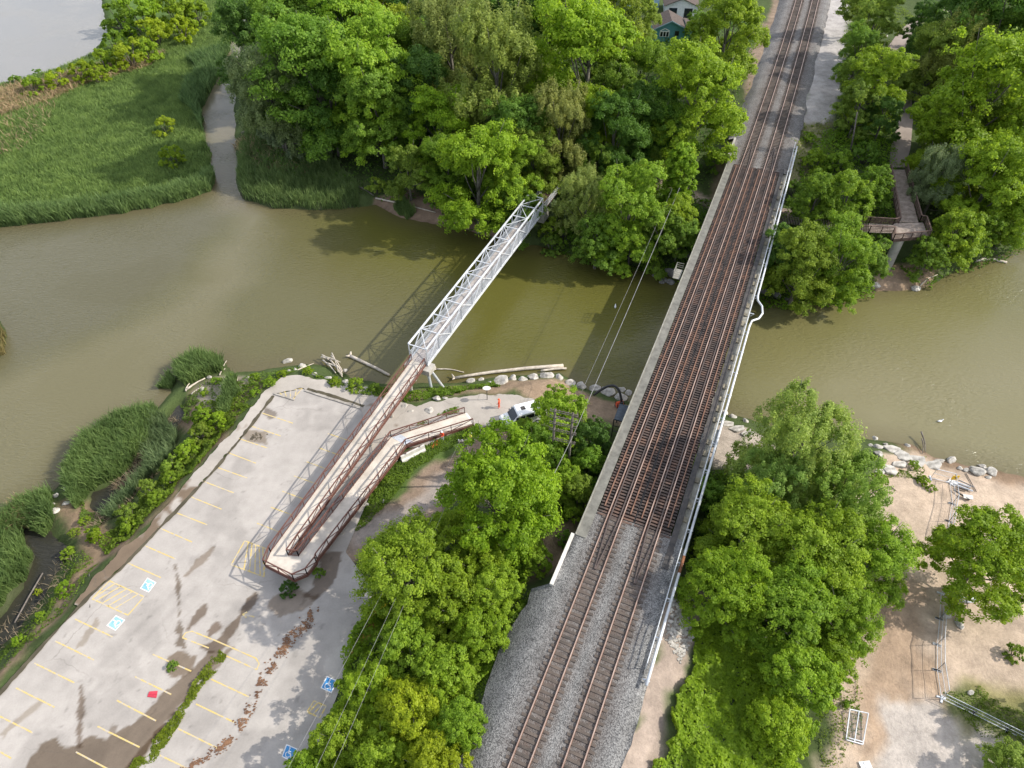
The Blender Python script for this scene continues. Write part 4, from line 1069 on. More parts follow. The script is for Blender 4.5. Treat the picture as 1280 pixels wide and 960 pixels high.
for q in (deckA, deckB):
    A, B, C_, D = q
    for a_, b_ in ((A, D), (B, C_)): mb.beam(a_ - Vector((0, 0, .3)), b_ - Vector((0, 0, .3)), 0.2, 0.35)
mb.beam(deckB[2] - Vector((0, 0, .3)), deckB[3] - Vector((0, 0, .3)), 0.2, 0.4); mb.beam(deckB[0] - Vector((0, 0, .32)), deckB[1] - Vector((0, 0, .32)), 0.2, 0.35)
wput(mb, 'joists', M['brown_timber'])
ct = at(1127, 300, BZ - .5); 
mb = MB(); mb.tube([Vector((ct.x, ct.y + .6, BZ - .5)), Vector((ct.x, ct.y + .6, -.5))], 0.75, 18); wput(mb, 'column', M['concrete'])
mb = MB(); mb.beam(at(1116, 297, BZ - .55), at(1156, 293, BZ - .55), 1.0, 0.4); wput(mb, 'column_cap', M['concrete'])
for px in ((1118, 240), (1134, 235)):
    p = at(*px, BZ - .5); mb = MB(); mb.tube([p, Vector((p.x, p.y, gz(p.x, p.y) - .2))], 0.2, 8); wput(mb, 'post', M['brown_timber'])
for px, z in (((990, 275), 4.6), ((1040, 280), 5.6), ((1075, 284), 6.5)):
    p = at(*px, z); mb = MB(); mb.tube([p, Vector((p.x, p.y, gz(p.x, p.y) - .2))], 0.2, 8); wput(mb, 'post', M['brown_timber'])
# ------------------------------------------------------------------ vegetation
def leaf_quads(P, Nrm, size, aspect=0.62, rng=rng):
    """one kite-shaped leaf spray per point"""
    n = len(P)
    r = rng.normal(size=(n, 3)); T = np.cross(Nrm, r); T /= np.linalg.norm(T, axis=1, keepdims=True) + 1e-9
    Bt = np.cross(Nrm, T); s = size[:, None]
    sag = Nrm * s * 0.16
    V = np.stack([P - T * s * .5, P + Bt * s * .5 * aspect - sag * .4, P + T * s * .5 - sag, P - Bt * s * .5 * aspect - sag * .4], 1)
    return V.reshape(-1, 3), np.arange(n * 4).reshape(n, 4)
def nrm(a): return a / (np.linalg.norm(a, axis=1, keepdims=True) + 1e-9)

def crown_mesh(name, seed, R, H, base, lobes, subs, leaves, lsize, style='broad'):
    r_ = np.random.default_rng(seed); P = []; Nn = []; Rn = []; S = []; tips = []
    ch = (H - base); zc = base + ch * .5
    L_ = []
    if style == 'column':
        for i in range(lobes):
            t = (i + .5) / lobes; a = i * 2.4; rr = R * .5 * (1 if t < .85 else .5); L_.append((np.array([math.cos(a) * rr, math.sin(a) * rr, base + ch * t * .93]), R * .45))
    elif style == 'spire':
        for i in range(lobes):
            t = (i + .5) / lobes; a = i * 2.4 + r_.random(); rr = R * (1 - t) ** .75 * (.45 + .4 * r_.random())
            L_.append((np.array([math.cos(a) * rr, math.sin(a) * rr, base + ch * t * .96]), R * .42 * (1 - t * .6)))
    else:
        L_.append((np.array([r_.normal() * R * .12, r_.normal() * R * .12, base + ch * .72]), R * .46))
        n1 = int(lobes * .38); n2 = lobes - n1 - 1
        for i in range(n1):
            a = 2 * math.pi * (i + r_.random() * .5) / n1; q = R * (.38 + .16 * r_.random())
            L_.append((np.array([math.cos(a) * q, math.sin(a) * q, base + ch * (.54 + .30 * r_.random())]), R * (.24 + .16 * r_.random())))
        for i in range(n2):
            a = 2 * math.pi * (i + r_.random() * .6) / max(n2, 1) + .4; q = R * (.52 + .24 * r_.random())
            L_.append((np.array([math.cos(a) * q, math.sin(a) * q, base + ch * (.10 + .42 * r_.random())]), R * (.24 + .16 * r_.random())))
    for c, lr in L_:
        tips.append(c)
        vs = .85 if style != 'willow' else 1.0
        d = nrm(r_.normal(size=(subs * 3, 3))); d = d[d[:, 2] > -.35][:subs]
        for dd in d:
            tone = r_.random() * .5
            cc = c + dd * lr * (.60 + .52 * r_.random()) * np.array((1, 1, vs)); cr = lr * (.22 + .22 * r_.random())
            n = int(leaves * (.6 + .8 * r_.random()))
            g = nrm(r_.normal(size=(n, 3))) * (r_.random((n, 1)) ** .45) * cr
            if style == 'willow':
                g *= np.array((.75, .75, 1.35)); g[:, 2] -= np.linalg.norm(g[:, :2], axis=1) * .7
            else:
                g *= np.array((1, 1, .62)); g[:, 2] -= (np.linalg.norm(g[:, :2], axis=1) ** 2) / (cr + 1e-6) * .35
            P.append(cc + g)
            nn = nrm(g) * .55 + dd * .55 + np.array((0, 0, .35)) + r_.normal(size=(n, 3)) * .42
            Nn.append(nrm(nn)); Rn.append(np.clip(tone + r_.random(n) * .5, 0, 1)); S.append(lsize * (.65 + .7 * r_.random(n)))
    P = np.concatenate(P); Nn = np.concatenate(Nn); Rn = np.concatenate(Rn); S = np.concatenate(S)
    V, F = leaf_quads(P, Nn, S, .5 if style == 'willow' else .68, r_)
    me = np_mesh(name, V, F, M['leaf'], False, attrs={'rnd': np.repeat(Rn, 4)})
    # trunk with limbs to every lobe
    mb = MB(); tr = max(.05, R * .055)
    lean = Vector((r_.normal() * .04 * R, r_.normal() * .04 * R, 0))
    if style == 'shrub':
        for t in tips: mb.tube([(0, 0, -.3), Vector(t) * .5, Vector(t)], [tr * .6, tr * .4, tr * .15], 5)
    else:
        top = Vector((lean.x, lean.y, base + ch * (.55 if style != 'spire' else .95)))
        mb.tube([(0, 0, -.6), (lean.x * .3, lean.y * .3, base * .6), Vector((lean.x * .7, lean.y * .7, base + ch * .25)), top], [tr * 1.5, tr, tr * .75, tr * .35], 8)
        if style != 'spire':
            for t in tips[::2]:
                t = Vector(t); s = Vector((lean.x * .6, lean.y * .6, base + (t.z - base) * (.25 + .4 * r_.random())))
                mid = s.lerp(t, .5) + Vector((r_.normal() * .2, r_.normal() * .2, -.1 * R * .3))
                mb.tube([s, mid, t, t + (t - mid) * .55], [tr * .34, tr * .24, tr * .14, tr * .05], 6)
    return me, mb.mesh(name + '_trunk', M['bark'], True)

KINDS = {}
def kind(k, n, *a, **kw): KINDS[k] = [(crown_mesh('crown_%s' % k, 100 + 31 * i + sum(map(ord, k)), *a, **kw), a[0], a[1], a[2]) for i in range(n)]
#              R    H   base lobes subs leaves size
kind('broad', 4, 5.6, 15.0, .9, 24, 24, 92, .235)
kind('mid', 4, 3.6, 9.0, .5, 17, 18, 76, .21)
kind('willow', 3, 5.0, 13.5, .8, 24, 22, 92, .225, style='willow')
kind('shrub', 3, 1.9, 2.6, 0.0, 9, 11, 62, .19, style='shrub')
kind('spire', 1, 2.4, 10.0, .2, 40, 12, 60, .28, style='column')

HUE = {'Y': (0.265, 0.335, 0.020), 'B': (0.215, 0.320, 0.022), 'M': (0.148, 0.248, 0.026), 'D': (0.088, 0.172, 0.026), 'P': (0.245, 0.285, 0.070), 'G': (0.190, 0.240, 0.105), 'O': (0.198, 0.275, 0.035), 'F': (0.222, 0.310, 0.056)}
tree_rng = random.Random(5)
def plant(k, px, py, rpx, hue, name, label, cat, hscale=1.0, group=None, fz=0.53, rot=None):
    """(px, py): photo centre of the crown, rpx: its half width there"""
    var = KINDS[k][tree_rng.randrange(len(KINDS[k]))]; (cm, tm), R, H, base = var
    zg = 2.0
    for _ in range(8):
        p = at(px, py, 0); 
        dep = depth_of(at(px, py, zg + 5)); r = rpx * dep / FPX
        s = r / (R * 1.0); hz = s * hscale
        p = at(px, py, zg + fz * H * hz); zg = max(gz(p.x, p.y), 0.1) * .5 + zg * .5
    zg = max(gz(p.x, p.y), -0.2)
    e = empty(name, (p.x, p.y, zg), tree_rng.uniform(0, 6.28) if rot is None else rot, label, cat, group)
    e.scale = (s, s, hz)
    t = link('trunk', tm, e); c = link('crown', cm, e)
    h = HUE[hue]; j = lambda: tree_rng.uniform(.90, 1.12)
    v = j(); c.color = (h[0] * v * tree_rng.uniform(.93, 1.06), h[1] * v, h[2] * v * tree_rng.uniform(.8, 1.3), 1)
    return e
B_, MI, WI_, SH, SP = 'broad', 'mid', 'willow', 'shrub', 'spire'
TREES = [
 # far north-west wood, left to right and back to front
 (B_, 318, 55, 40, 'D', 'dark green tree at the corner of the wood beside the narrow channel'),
 (B_, 345, 15, 42, 'M', 'mid green tree at the top edge behind the channel corner tree'),
 (B_, 395, 15, 44, 'D', 'dark leafy tree at the top edge, second from the channel'),
 (WI_, 340, 118, 42, 'G', 'grey green willow hanging over the narrow channel'),
 (B_, 392, 92, 52, 'M', 'large green tree between the channel willow and the sunlit yellow-topped tree'),
 (B_, 440, 35, 44, 'B', 'sunlit bright green tree near the top edge above the wood'),
 (B_, 478, 18, 36, 'Y', 'yellow green treetop at the top edge of the wood'),
 (B_, 458, 100, 50, 'B', 'sunlit rounded tree standing in the middle of the north-west wood'),
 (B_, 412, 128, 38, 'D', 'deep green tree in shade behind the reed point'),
 (B_, 472, 136, 42, 'M', 'full green tree just behind the muddy log bank'),
 (MI, 352, 160, 24, 'G', 'grey green bushy tree standing in the reeds of the point'),
 (B_, 524, 28, 36, 'D', 'dark green tree at the top edge between yellow tree and pale willow'),
 (WI_, 568, 62, 46, 'P', 'tall pale willow with greyish top in the wood'),
 (WI_, 622, 100, 52, 'P', 'broad pale olive willow in front of the greyish-topped willow'),
 (B_, 552, 155, 36, 'B', 'bright green tree below the pale willows'),
 (B_, 520, 115, 40, 'D', 'dark tree in the gap between sunlit round tree and pale willows'),
 (B_, 596, 215, 46, 'B', 'bright leafy tree leaning over the river left of the footbridge'),
 (MI, 510, 213, 26, 'O', 'small yellowish tree on the bank above the muddy log'),
 (B_, 630, 25, 40, 'D', 'shaded olive tree at the top edge left of the driveway'),
 (B_, 590, 10, 36, 'D', 'dark tree at the top edge behind the pale willows'),
 (B_, 648, 165, 38, 'M', 'green tree between the olive willow and the footbridge end'),
 (B_, 733, 80, 54, 'B', 'large bright green dome-shaped tree in front of the driveway'),
 (WI_, 745, 15, 48, 'O', 'light green tree at the top edge between driveway and teal house'),
 (WI_, 700, 165, 38, 'P', 'soft olive willow behind the end of the footbridge'),
 (WI_, 731, 253, 33, 'P', 'silvery willow touching the north end of the footbridge'),
 (B_, 786, 258, 40, 'B', 'bright bushy tree on the north bank between both bridges'),
 (MI, 748, 295, 30, 'M', 'low green tree at the water edge between both bridges'),
 (B_, 800, 95, 34, 'M', 'mid green tree in front of the teal house'),
 (B_, 770, 165, 38, 'D', 'dark tree behind the path between both bridges'),
 (B_, 812, 150, 34, 'D', 'dark shaded tree left of the big yellow-green tree by the railway'),
 (B_, 872, 124, 48, 'B', 'big yellow green tree beside the railway embankment'),
 (B_, 910, 40, 38, 'B', 'tall green tree beside the railway at the top edge'),
 (SP, 850, 220, 19, 'B', 'narrow vine-covered column of leaves by the path at the railway bridge'),
 (MI, 826, 203, 17, 'O', 'small round yellowish tree left of the vine-covered column'),
 (MI, 850, 297, 22, 'M', 'low green thicket tree beside the railway bridge north abutment'),
 (MI, 825, 295, 30, 'M', 'low dense green tree above the grey boulders on the north bank'),
 (MI, 893, 198, 12, 'M', 'small green tree on the slope below the railway ballast'),
 (MI, 650, 265, 26, 'M', 'green tree just left of the footbridge at the north bank'),
 (B_, 365, 50, 40, 'M', 'green treetop between the two dark trees near the channel'),
 (B_, 505, 70, 36, 'M', 'mid green tree left of the tall pale willow'),
 (B_, 560, 205, 30, 'M', 'green tree between the small yellowish bank tree and the leaning bright tree'),
 (B_, 668, 200, 32, 'O', 'olive green tree behind the footbridge end'),
 (MI, 745, 205, 26, 'M', 'green tree beside the river path behind the silvery willow'),
 (B_, 735, 150, 36, 'B', 'bright tree between the dome-shaped tree and the river path'),
 (MI, 765, 300, 26, 'B', 'bright bush tree at the waterline nearest the willow'),
 (B_, 800, 22, 22, 'O', 'leafy tree screening the pale blue house'),
 (MI, 872, 32, 15, 'M', 'small tree screening the white garage'),
 (B_, 690, 25, 34, 'M', 'green tree at the top edge beside the driveway bin'),
 (B_, 660, 95, 34, 'O', 'olive green tree right of the broad olive willow'),
 (B_, 640, 215, 34, 'B', 'bright tree directly above the footbridge end'),
 (B_, 765, 120, 34, 'M', 'green tree right of the large dome-shaped tree'),
 (B_, 840, 165, 30, 'M', 'green tree left below the big yellow green tree'),
 (MI, 800, 225, 22, 'B', 'bright small tree at the river path between both bridges'),
 (MI, 845, 270, 26, 'B', 'bright bush tree below the river path by the railway bridge'),
 (MI, 790, 305, 26, 'B', 'bright low tree above the waterline between both bridges'),
 (B_, 480, 55, 38, 'Y', 'yellow green tree behind the sunlit rounded tree'),
 # north-east
 (MI, 1080, 5, 24, 'O', 'olive tree at the top edge beside the gravel yard'),
 (MI, 1068, 95, 20, 'O', 'small olive tree at the gravel yard edge near the pole'),
 (B_, 1215, 145, 36, 'O', 'yellowish green tree left below the largest bright tree'),
 (B_, 1275, 75, 40, 'M', 'green tree at the frame edge above the largest bright tree'),
 (B_, 1262, 235, 34, 'B', 'bright tree at the frame edge above the river bank'),
 (MI, 1245, 275, 26, 'B', 'bright bank tree above the curved river log'),
 (B_, 1092, 30, 26, 'O', 'tall olive tree between gravel yard and trail at the top edge'),
 (B_, 1076, 62, 22, 'M', 'tall green tree at the edge of the gravel yard'),
 (B_, 1095, 105, 32, 'B', 'leafy green tree left of the trail'),
 (MI, 1075, 132, 26, 'O', 'small olive tree beside the grey utility pole'),
 (MI, 1105, 145, 22, 'D', 'dark small tree at the left edge of the trail above the boardwalk'),
 (B_, 1006, 328, 38, 'O', 'large green tree on the bank just right of the railway bridge'),
 (B_, 1050, 322, 38, 'B', 'bright bushy tree between the railway bridge and the concrete column'),
 (MI, 975, 320, 28, 'D', 'dark low tree close against the railway bridge north bank'),
 (MI, 1085, 325, 26, 'M', 'small green tree left of the concrete boardwalk column'),
 (MI, 1060, 245, 28, 'B', 'bright shrub-like tree in the angle of the boardwalk'),
 (MI, 1022, 245, 28, 'M', 'low green tree in the angle nearest the railway bridge'),
 (MI, 1092, 232, 24, 'M', 'small green tree tight against the boardwalk ramp'),
 (MI, 1158, 28, 22, 'D', 'round dark green tree beside the bend of the trail'),
 (B_, 1168, 72, 34, 'O', 'yellowish tree right of the trail below the round dark tree'),
 (WI_, 1200, 75, 36, 'P', 'pale leaved slender tree among the north-east trees'),
 (B_, 1238, 118, 56, 'B', 'largest bright green tree of the north-east wood'),
 (B_, 1250, 40, 48, 'D', 'dark tree behind the largest bright tree of the north-east wood'),
 (B_, 1205, 15, 40, 'D', 'dark tree at the top edge right of the trail bend'),
 (B_, 1182, 172, 32, 'B', 'bright tree right of the boardwalk ramp'),
 (WI_, 1174, 224, 30, 'G', 'silver grey willow beside the boardwalk lookout'),
 (B_, 1238, 222, 44, 'B', 'yellow green tree on the bank above the river log'),
 (MI, 1196, 292, 30, 'B', 'bright tree overhanging the bank right of the lookout'),
 (MI, 1222, 290, 24, 'M', 'small green tree at the bank beside the curved river log'),
 (B_, 1272, 262, 32, 'B', 'green tree at the frame edge above the river'),
 (B_, 1275, 175, 40, 'B', 'green tree at the frame edge below the largest bright tree'),
 (MI, 1160, 322, 20, 'M', 'small leafy tree just right of the concrete column'),
 # south bank, west of the railway
 (B_, 625, 611, 66, 'B', 'big bright spreading tree right of the dirt track and behind the workers'),
 (B_, 508, 712, 60, 'B', 'bright rounded tree overhanging the parking lot below the ramp'),
 (MI, 566, 672, 38, 'B', 'bright small tree between the lot-side tree and the big spreading tree'),
 (MI, 640, 665, 40, 'B', 'bright green tree nearest the white wing wall of the railway bridge'),
 (MI, 598, 705, 38, 'B', 'green tree in the hollow below the big spreading tree'),
 (MI, 622, 735, 34, 'B', 'green tree on the ballast slope below the wing wall'),
 (MI, 562, 752, 44, 'B', 'bushy green tree amid the thicket beside the yellow barrier'),
 (MI, 512, 805, 42, 'B', 'bushy bright tree behind the blue parking square'),
 (MI, 600, 790, 36, 'B', 'yellowish bush tree on the ballast slope'),
 (MI, 556, 838, 42, 'B', 'green tree in the middle of the southern thicket'),
 (MI, 462, 860, 38, 'B', 'bright tree at the lot edge beside the blue parking square'),
 (MI, 516, 888, 44, 'Y', 'yellow green tree in the southern thicket near the ballast'),
 (MI, 575, 905, 36, 'B', 'bright tree at the foot of the ballast near the lower edge'),
 (MI, 430, 925, 38, 'B', 'bright tree above the partly hidden blue parking square'),
 (MI, 478, 940, 40, 'B', 'green tree at the lower edge between two bright ones'),
 (MI, 545, 955, 40, 'Y', 'yellow green tree at the lower edge next to the ballast'),
 (MI, 380, 965, 30, 'B', 'bright tree in the lower corner of the lot at the frame edge'),
 (MI, 698, 520, 38, 'B', 'bright tree behind the white van and pole frame'),
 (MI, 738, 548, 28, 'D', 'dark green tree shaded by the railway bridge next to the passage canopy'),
 (MI, 722, 612, 24, 'O', 'low green tree in the hollow left of the railway bridge'),
 (MI, 736, 578, 24, 'M', 'leafy green tree close against the west side of the railway bridge'),
 (MI, 700, 600, 24, 'B', 'bright low tree between the pole frame and the wing wall'),
 (MI, 672, 700, 20, 'B', 'bright low tree at the foot of the white wing wall'),
 (MI, 652, 538, 19, 'B', 'bright bush tree hiding the lower side of the white van'),
 (MI, 672, 565, 30, 'M', 'small tree between the big spreading tree and the pole frame'),
 # south bank, east of the railway
 (WI_, 1000, 563, 62, 'F', 'tall feathery tree at the river edge right of the railway bridge'),
 (WI_, 1052, 624, 50, 'F', 'lighter feathery tree at the edge of the beach'),
 (WI_, 962, 612, 44, 'F', 'feathery tree behind the riverside path right of the railway bridge'),
 (B_, 935, 665, 56, 'B', 'green tree in the middle of the eastern wood'),
 (B_, 1020, 690, 60, 'B', 'bright broad tree facing the beach track'),
 (B_, 1090, 700, 50, 'B', 'bright tree reaching out over the beach track'),
 (B_, 905, 735, 52, 'B', 'bright tree beside the railway bridge handrail'),
 (B_, 985, 760, 54, 'B', 'bright tree above the vine-covered bank'),
 (B_, 1055, 770, 46, 'B', 'bright tree at the lower end of the beach track'),
 (MI, 1005, 850, 46, 'B', 'bright low tree above the leaning fence panel'),
 (MI, 885, 615, 24, 'M', 'small round green tree beside the railway bridge'),
 (MI, 1040, 820, 34, 'B', 'small bright tree at the sandy edge of the eastern wood'),
 (MI, 975, 905, 40, 'B', 'bright low tree among the vines near the lower edge'),
 (B_, 1232, 697, 61, 'B', 'lone bright tree standing on the open sand of the beach'),
 (MI, 1268, 955, 34, 'O', 'olive treetop in the lower corner beside the concrete pad'),
]
for k, px, py, r, hue, lab in TREES:
    hs = {B_: 1.0, MI: 1.0, WI_: 1.0, SP: 1.0}[k]; dn = 1.2 if (py < 330 and k != SP and px != 731) else 1.12
    hs *= {(1005, 850): .42, (1040, 820): .5, (975, 905): .4, (985, 760): .5, (1055, 770): .6, (905, 735): .7, (1095, 105): .62, (1076, 62): .6, (1092, 30): .65, (1080, 5): .65, (1068, 95): .6, (1075, 132): .7, (1105, 145): .7, (1006, 328): .75, (1050, 322): .75, (462, 860): .7, (430, 925): .6, (512, 805): .8, (1268, 955): 2.0, (412, 128): .85, (472, 136): .85, (786, 258): .8, (731, 253): 1.25}.get((px, py), 1.0)
    nm = {B_: 'broadleaf_tree', MI: 'broadleaf_tree', WI_: 'willow_tree', SP: 'narrow_tree'}[k]
    if k == WI_ and py > 500: nm = 'feathery_tree'
    if py > 640 and k in (B_, MI): hs = .82
    if py < 330: hs = 1.0
    plant(k, px, py, r * dn, hue, nm, lab, 'tree', hs)
plant(MI, 1372, 880, 38, 'B', 'broadleaf_tree', 'tree outside the picture beyond the crowd barriers', 'tree', 1.5)

SHRUBS = [
 (205, 156, 15, 'Y', 'round yellow shrub alone in the marsh'), (213, 194, 17, 'B', 'flat yellowish shrub with bare middle in the marsh'),
 (175, 18, 30, 'B', 'tall olive shrub at the top of the marsh by the pond'), (148, 18, 22, 'M', 'dark shrub with a pale dead stem at the pond corner'), (215, 12, 28, 'B', 'green shrub at the top edge of the marsh'),
 (245, 14, 20, 'B', 'yellowish shrub at the top edge nearest the channel'), (190, 40, 24, 'Y', 'yellow green shrub below the tall olive shrub'), (225, 35, 22, 'Y', 'yellow green shrub at the marsh end of the belt'), (142, 52, 20, 'M', 'dark green shrub at the pond bank corner'),
 (160, 66, 24, 'Y', 'broad yellow green shrub in the middle of the pond belt'), (128, 75, 20, 'B', 'olive shrub along the pond belt'), (100, 88, 18, 'Y', 'low yellow green shrub along the pond belt'), (70, 98, 17, 'Y', 'low yellow shrub near the end of the pond belt'), (40, 106, 15, 'B', 'small olive shrub at the end of the pond belt'),
 (45, 88, 7, 'M', 'tiny green shrub standing at the pond edge'), (18, 100, 10, 'M', 'small dark shrub at the far end of the pond belt'), (185, 62, 18, 'B', 'olive shrub on the marsh side of the pond belt'), (120, 92, 15, 'Y', 'low spreading shrub below the pond belt'),
 (268, 524, 16, 'B', 'bright shrub nearest the walkway north corner'), (248, 540, 17, 'O', 'olive shrub between bright shrubs by the walkway'), (232, 560, 17, 'B', 'bright leafy shrub in the walkway hedge row'), (250, 517, 14, 'B', 'small bright shrub behind the hedge row'), (212, 580, 16, 'O', 'yellowish shrub in the walkway hedge row'),
 (214, 598, 13, 'B', 'bright low shrub against the walkway'), (185, 610, 17, 'O', 'rusty olive shrub by the creek'), (195, 622, 13, 'B', 'low green shrub at the middle of the walkway'), (160, 640, 17, 'O', 'wide olive shrub at the lower end of the hedge row'), (158, 657, 14, 'B', 'bright shrub at the lower end of the hedge row'),
 (116, 668, 13, 'B', 'bright shrub right of the muddy inlet'), (105, 650, 9, 'B', 'small bright shrub beside the inlet reeds'), (84, 690, 10, 'B', 'small bright shrub left of the muddy inlet'), (80, 735, 12, 'B', 'round bright shrub on the mud by the lot corner'), (50, 770, 9, 'B', 'small shrub in the mud beside the dark pond'), (45, 738, 6, 'Y', 'tiny yellow shrub by the pond plank'),
 (22, 800, 9, 'B', 'lowest bright shrub beside the dark pond'), (92, 665, 8, 'O', 'olive tuft on the inlet bank'), (270, 475, 8, 'B', 'small green shrub by the driftwood on the point'), (287, 473, 9, 'B', 'green shrub next to the driftwood on the point'), (255, 490, 7, 'B', 'little shrub on the sandy point'), (276, 497, 6, 'B', 'lowest little shrub on the sandy point'),
 (318, 471, 8, 'B', 'round shrub by the grey shore rock'), (336, 477, 10, 'B', 'low green shrub on the shore above the lot'), (351, 467, 8, 'B', 'green shrub in the middle of the shore above the lot'), (318, 489, 9, 'B', 'shrub at the walkway corner above the lot'), (384, 463, 8, 'B', 'shrub left of the driftwood heap'), (418, 476, 9, 'B', 'shrub just below the driftwood heap'), (444, 480, 12, 'B', 'bright shrub right of the driftwood heap'), (468, 485, 9, 'M', 'shrub under the ramp by the river'),
 (215, 832, 8, 'M', 'lone round weed bush in the puddled parking lot'), (360, 735, 13, 'D', 'dark green bush under the ramp landing'), (398, 715, 9, 'M', 'small bush at the corner of the ramp landing'),
 (560, 254, 15, 'M', 'green shrub on the muddy north bank left of the leaning bright tree'), (598, 262, 17, 'M', 'green shrub under the leaning bright tree'), (625, 275, 18, 'B', 'leafy shrub at the waterline left of the footbridge'), (580, 270, 11, 'M', 'low shrub just above the water on the north bank'), (650, 288, 15, 'M', 'green shrub under the north end of the footbridge'), (690, 302, 16, 'M', 'green shrub at the waterline right of the footbridge'), (470, 232, 15, 'O', 'olive shrub between reed point and muddy bank'),
 (688, 284, 18, 'B', 'bright shrub right under the footbridge end'), (705, 290, 15, 'M', 'shrub on the bank below the silvery willow'),
 (700, 262, 20, 'G', 'grey green shrub hanging below the footbridge abutment'), (900, 360, 16, 'M', 'low shrub at the water under the railway bridge'), (545, 245, 16, 'M', 'low shrub on the muddy north bank'),
 (1270, 815, 13, 'O', 'small shrub alone on the sand near the frame edge'), (1155, 600, 9, 'B', 'small shrub around the fence corner on the beach'), (1143, 580, 8, 'B', 'green tuft among the flat shore slabs'), (1165, 610, 7, 'B', 'weed tuft at the foot of the beach fence'), (1100, 598, 12, 'B', 'shrub at the beach end of the flat slabs'),
 (1020, 200, 18, 'B', 'bright shrub below the railway on the north-east slope'), (1050, 200, 20, 'B', 'bright shrub at the foot of the grey pole'), (1010, 172, 12, 'B', 'small shrub at the edge of the gravel yard'), (990, 235, 15, 'M', 'shrub against the railing of the railway bridge'), (1083, 190, 20, 'M', 'green shrub between the grey pole and the trail'),
 (1210, 245, 22, 'Y', 'yellow green shrub on the north-east bank'),
 (875, 660, 16, 'M', 'dark round shrub beside the railway pipe'), (868, 690, 10, 'B', 'small bright shrub next to the rusty pipe sleeve'), (690, 640, 14, 'M', 'low shrub at the foot of the railway wing wall'), (716, 640, 16, 'B', 'bright shrub against the railway bridge above the wing wall'), (745, 555, 13, 'M', 'shrub beside the passage canopy roof'), (705, 672, 13, 'M', 'shrub on the bare slope beside the white wing wall'), (1040, 862, 12, 'B', 'low shrub behind the leaning fence panel'), (1060, 880, 9, 'B', 'weed bush beside the leaning fence panel'),
]
for px, py, r, hue, lab in SHRUBS:
    plant(SH, px, py, r * 1.1, hue, 'shrub', lab, 'shrub', 1.0 if r > 12 else .8)

# ---- uncountable growth
def in_poly(poly, n, r_=rng):
    P = np.array(poly); lo, hi = P.min(0), P.max(0)
    out = np.empty((0, 2))
    while len(out) < n:
        q = lo + r_.random((n * 2, 2)) * (hi - lo); d = sdist(q[:, 0], q[:, 1], poly)
        out = np.concatenate([out, q[d > 0]])
    return out[:n]
def stuff(name, V, F, rnd, colour, label, cat, mat=None):
    o = link(name, np_mesh(name, V, F, mat or M['leaf'], False, attrs={'rnd': rnd}))
    o.color = (*colour, 1); return tag(o, label, cat, kind='stuff')

def blades(poly, n, h, w, seed=0, thin=1.0, lean=.35, edge=0.4, zoff=-.05):
    q = in_poly(poly, n); q += (np.stack([fbm(q[:, 0], q[:, 1], 2.5, 140), fbm(q[:, 0], q[:, 1], 2.5, 143)], 1) - .5) * edge * 4
    z = np.maximum(gzv(q[:, 0], q[:, 1]), -.1) + zoff
    patch = fbm(q[:, 0], q[:, 1], 7, 120 + seed); hh = h * (.55 + .5 * patch + .35 * rng.random(n))
    a = rng.random(n) * 6.283; hh = hh * (.55 + .9 * rng.random(n) ** 1.5); wd = np.stack([np.cos(a), np.sin(a), np.zeros(n)], 1) * (w * (.6 + .8 * rng.random(n)))[:, None]
    la = 2.6 + rng.normal(size=n) * 1.7; ld = np.stack([np.cos(la), np.sin(la), np.zeros(n)], 1) * (hh * lean * (.3 + rng.random(n)))[:, None]
    b0 = np.stack([q[:, 0], q[:, 1], z], 1)
    mid = b0 + ld * .35 + np.stack([np.zeros(n), np.zeros(n), hh * .62], 1); tip = b0 + ld + np.stack([np.zeros(n), np.zeros(n), hh * .92], 1)
    V = np.stack([b0 - wd * .5, b0 + wd * .5, mid + wd * .6, tip, mid - wd * .6], 1).reshape(-1, 3)
    i = np.arange(n)[:, None] * 5
    F = np.concatenate([i + np.array([[0, 1, 2, 4]])], 0); F2 = i + np.array([[4, 2, 3, 3]])
    # second face as a narrow quad to the tip
    tip2 = None
    V = np.stack([b0 - wd * .5, b0 + wd * .5, mid + wd * .6, tip + wd * .12, tip - wd * .12, mid - wd * .6], 1).reshape(-1, 3)
    i = np.arange(n)[:, None] * 6
    F = np.concatenate([i + np.array([[0, 1, 2, 5]]), i + np.array([[5, 2, 3, 4]])], 0)
    rnd = np.repeat(np.clip(1.1 * fbm(q[:, 0], q[:, 1], 1.6, 130) - .35 + .65 * rng.random(n), 0, 1), 6)
    return V, F, rnd
V, F, r_ = blades(marsh[:16] + wp([(140, 60), (70, 92), (0, 108), (-160, 140)]) + wp([(-160, 290)]), 260000, .75, .10, 1)
stuff('marsh_grass', V, F, r_, (0.158, 0.232, 0.066), 'green marsh grass filling the flat point beyond the river', 'marsh grass')
edge_px = [(-100, 292), (0, 284), (80, 276), (160, 265), (225, 253), (264, 239), (271, 228), (262, 222), (250, 232), (215, 243), (155, 254), (80, 264), (0, 272), (-100, 280)]
V, F, r_ = blades(wp(edge_px), 24000, 1.9, .11, 2)
stuff('reed_fringe', V, F, r_, (0.138, 0.208, 0.070), 'taller blue green reed fringe along the marsh waterline', 'reeds')
V, F, r_ = blades(wp([(236, 80), (262, 72), (288, 60), (276, 92), (262, 116), (250, 140), (256, 168), (246, 150), (228, 128), (236, 112), (250, 92)]), 9000, 2.0, .16, 3)
stuff('reed_fringe', V, F, r_, (0.10, 0.165, 0.055), 'darker reeds along the marsh side of the narrow channel', 'reeds')
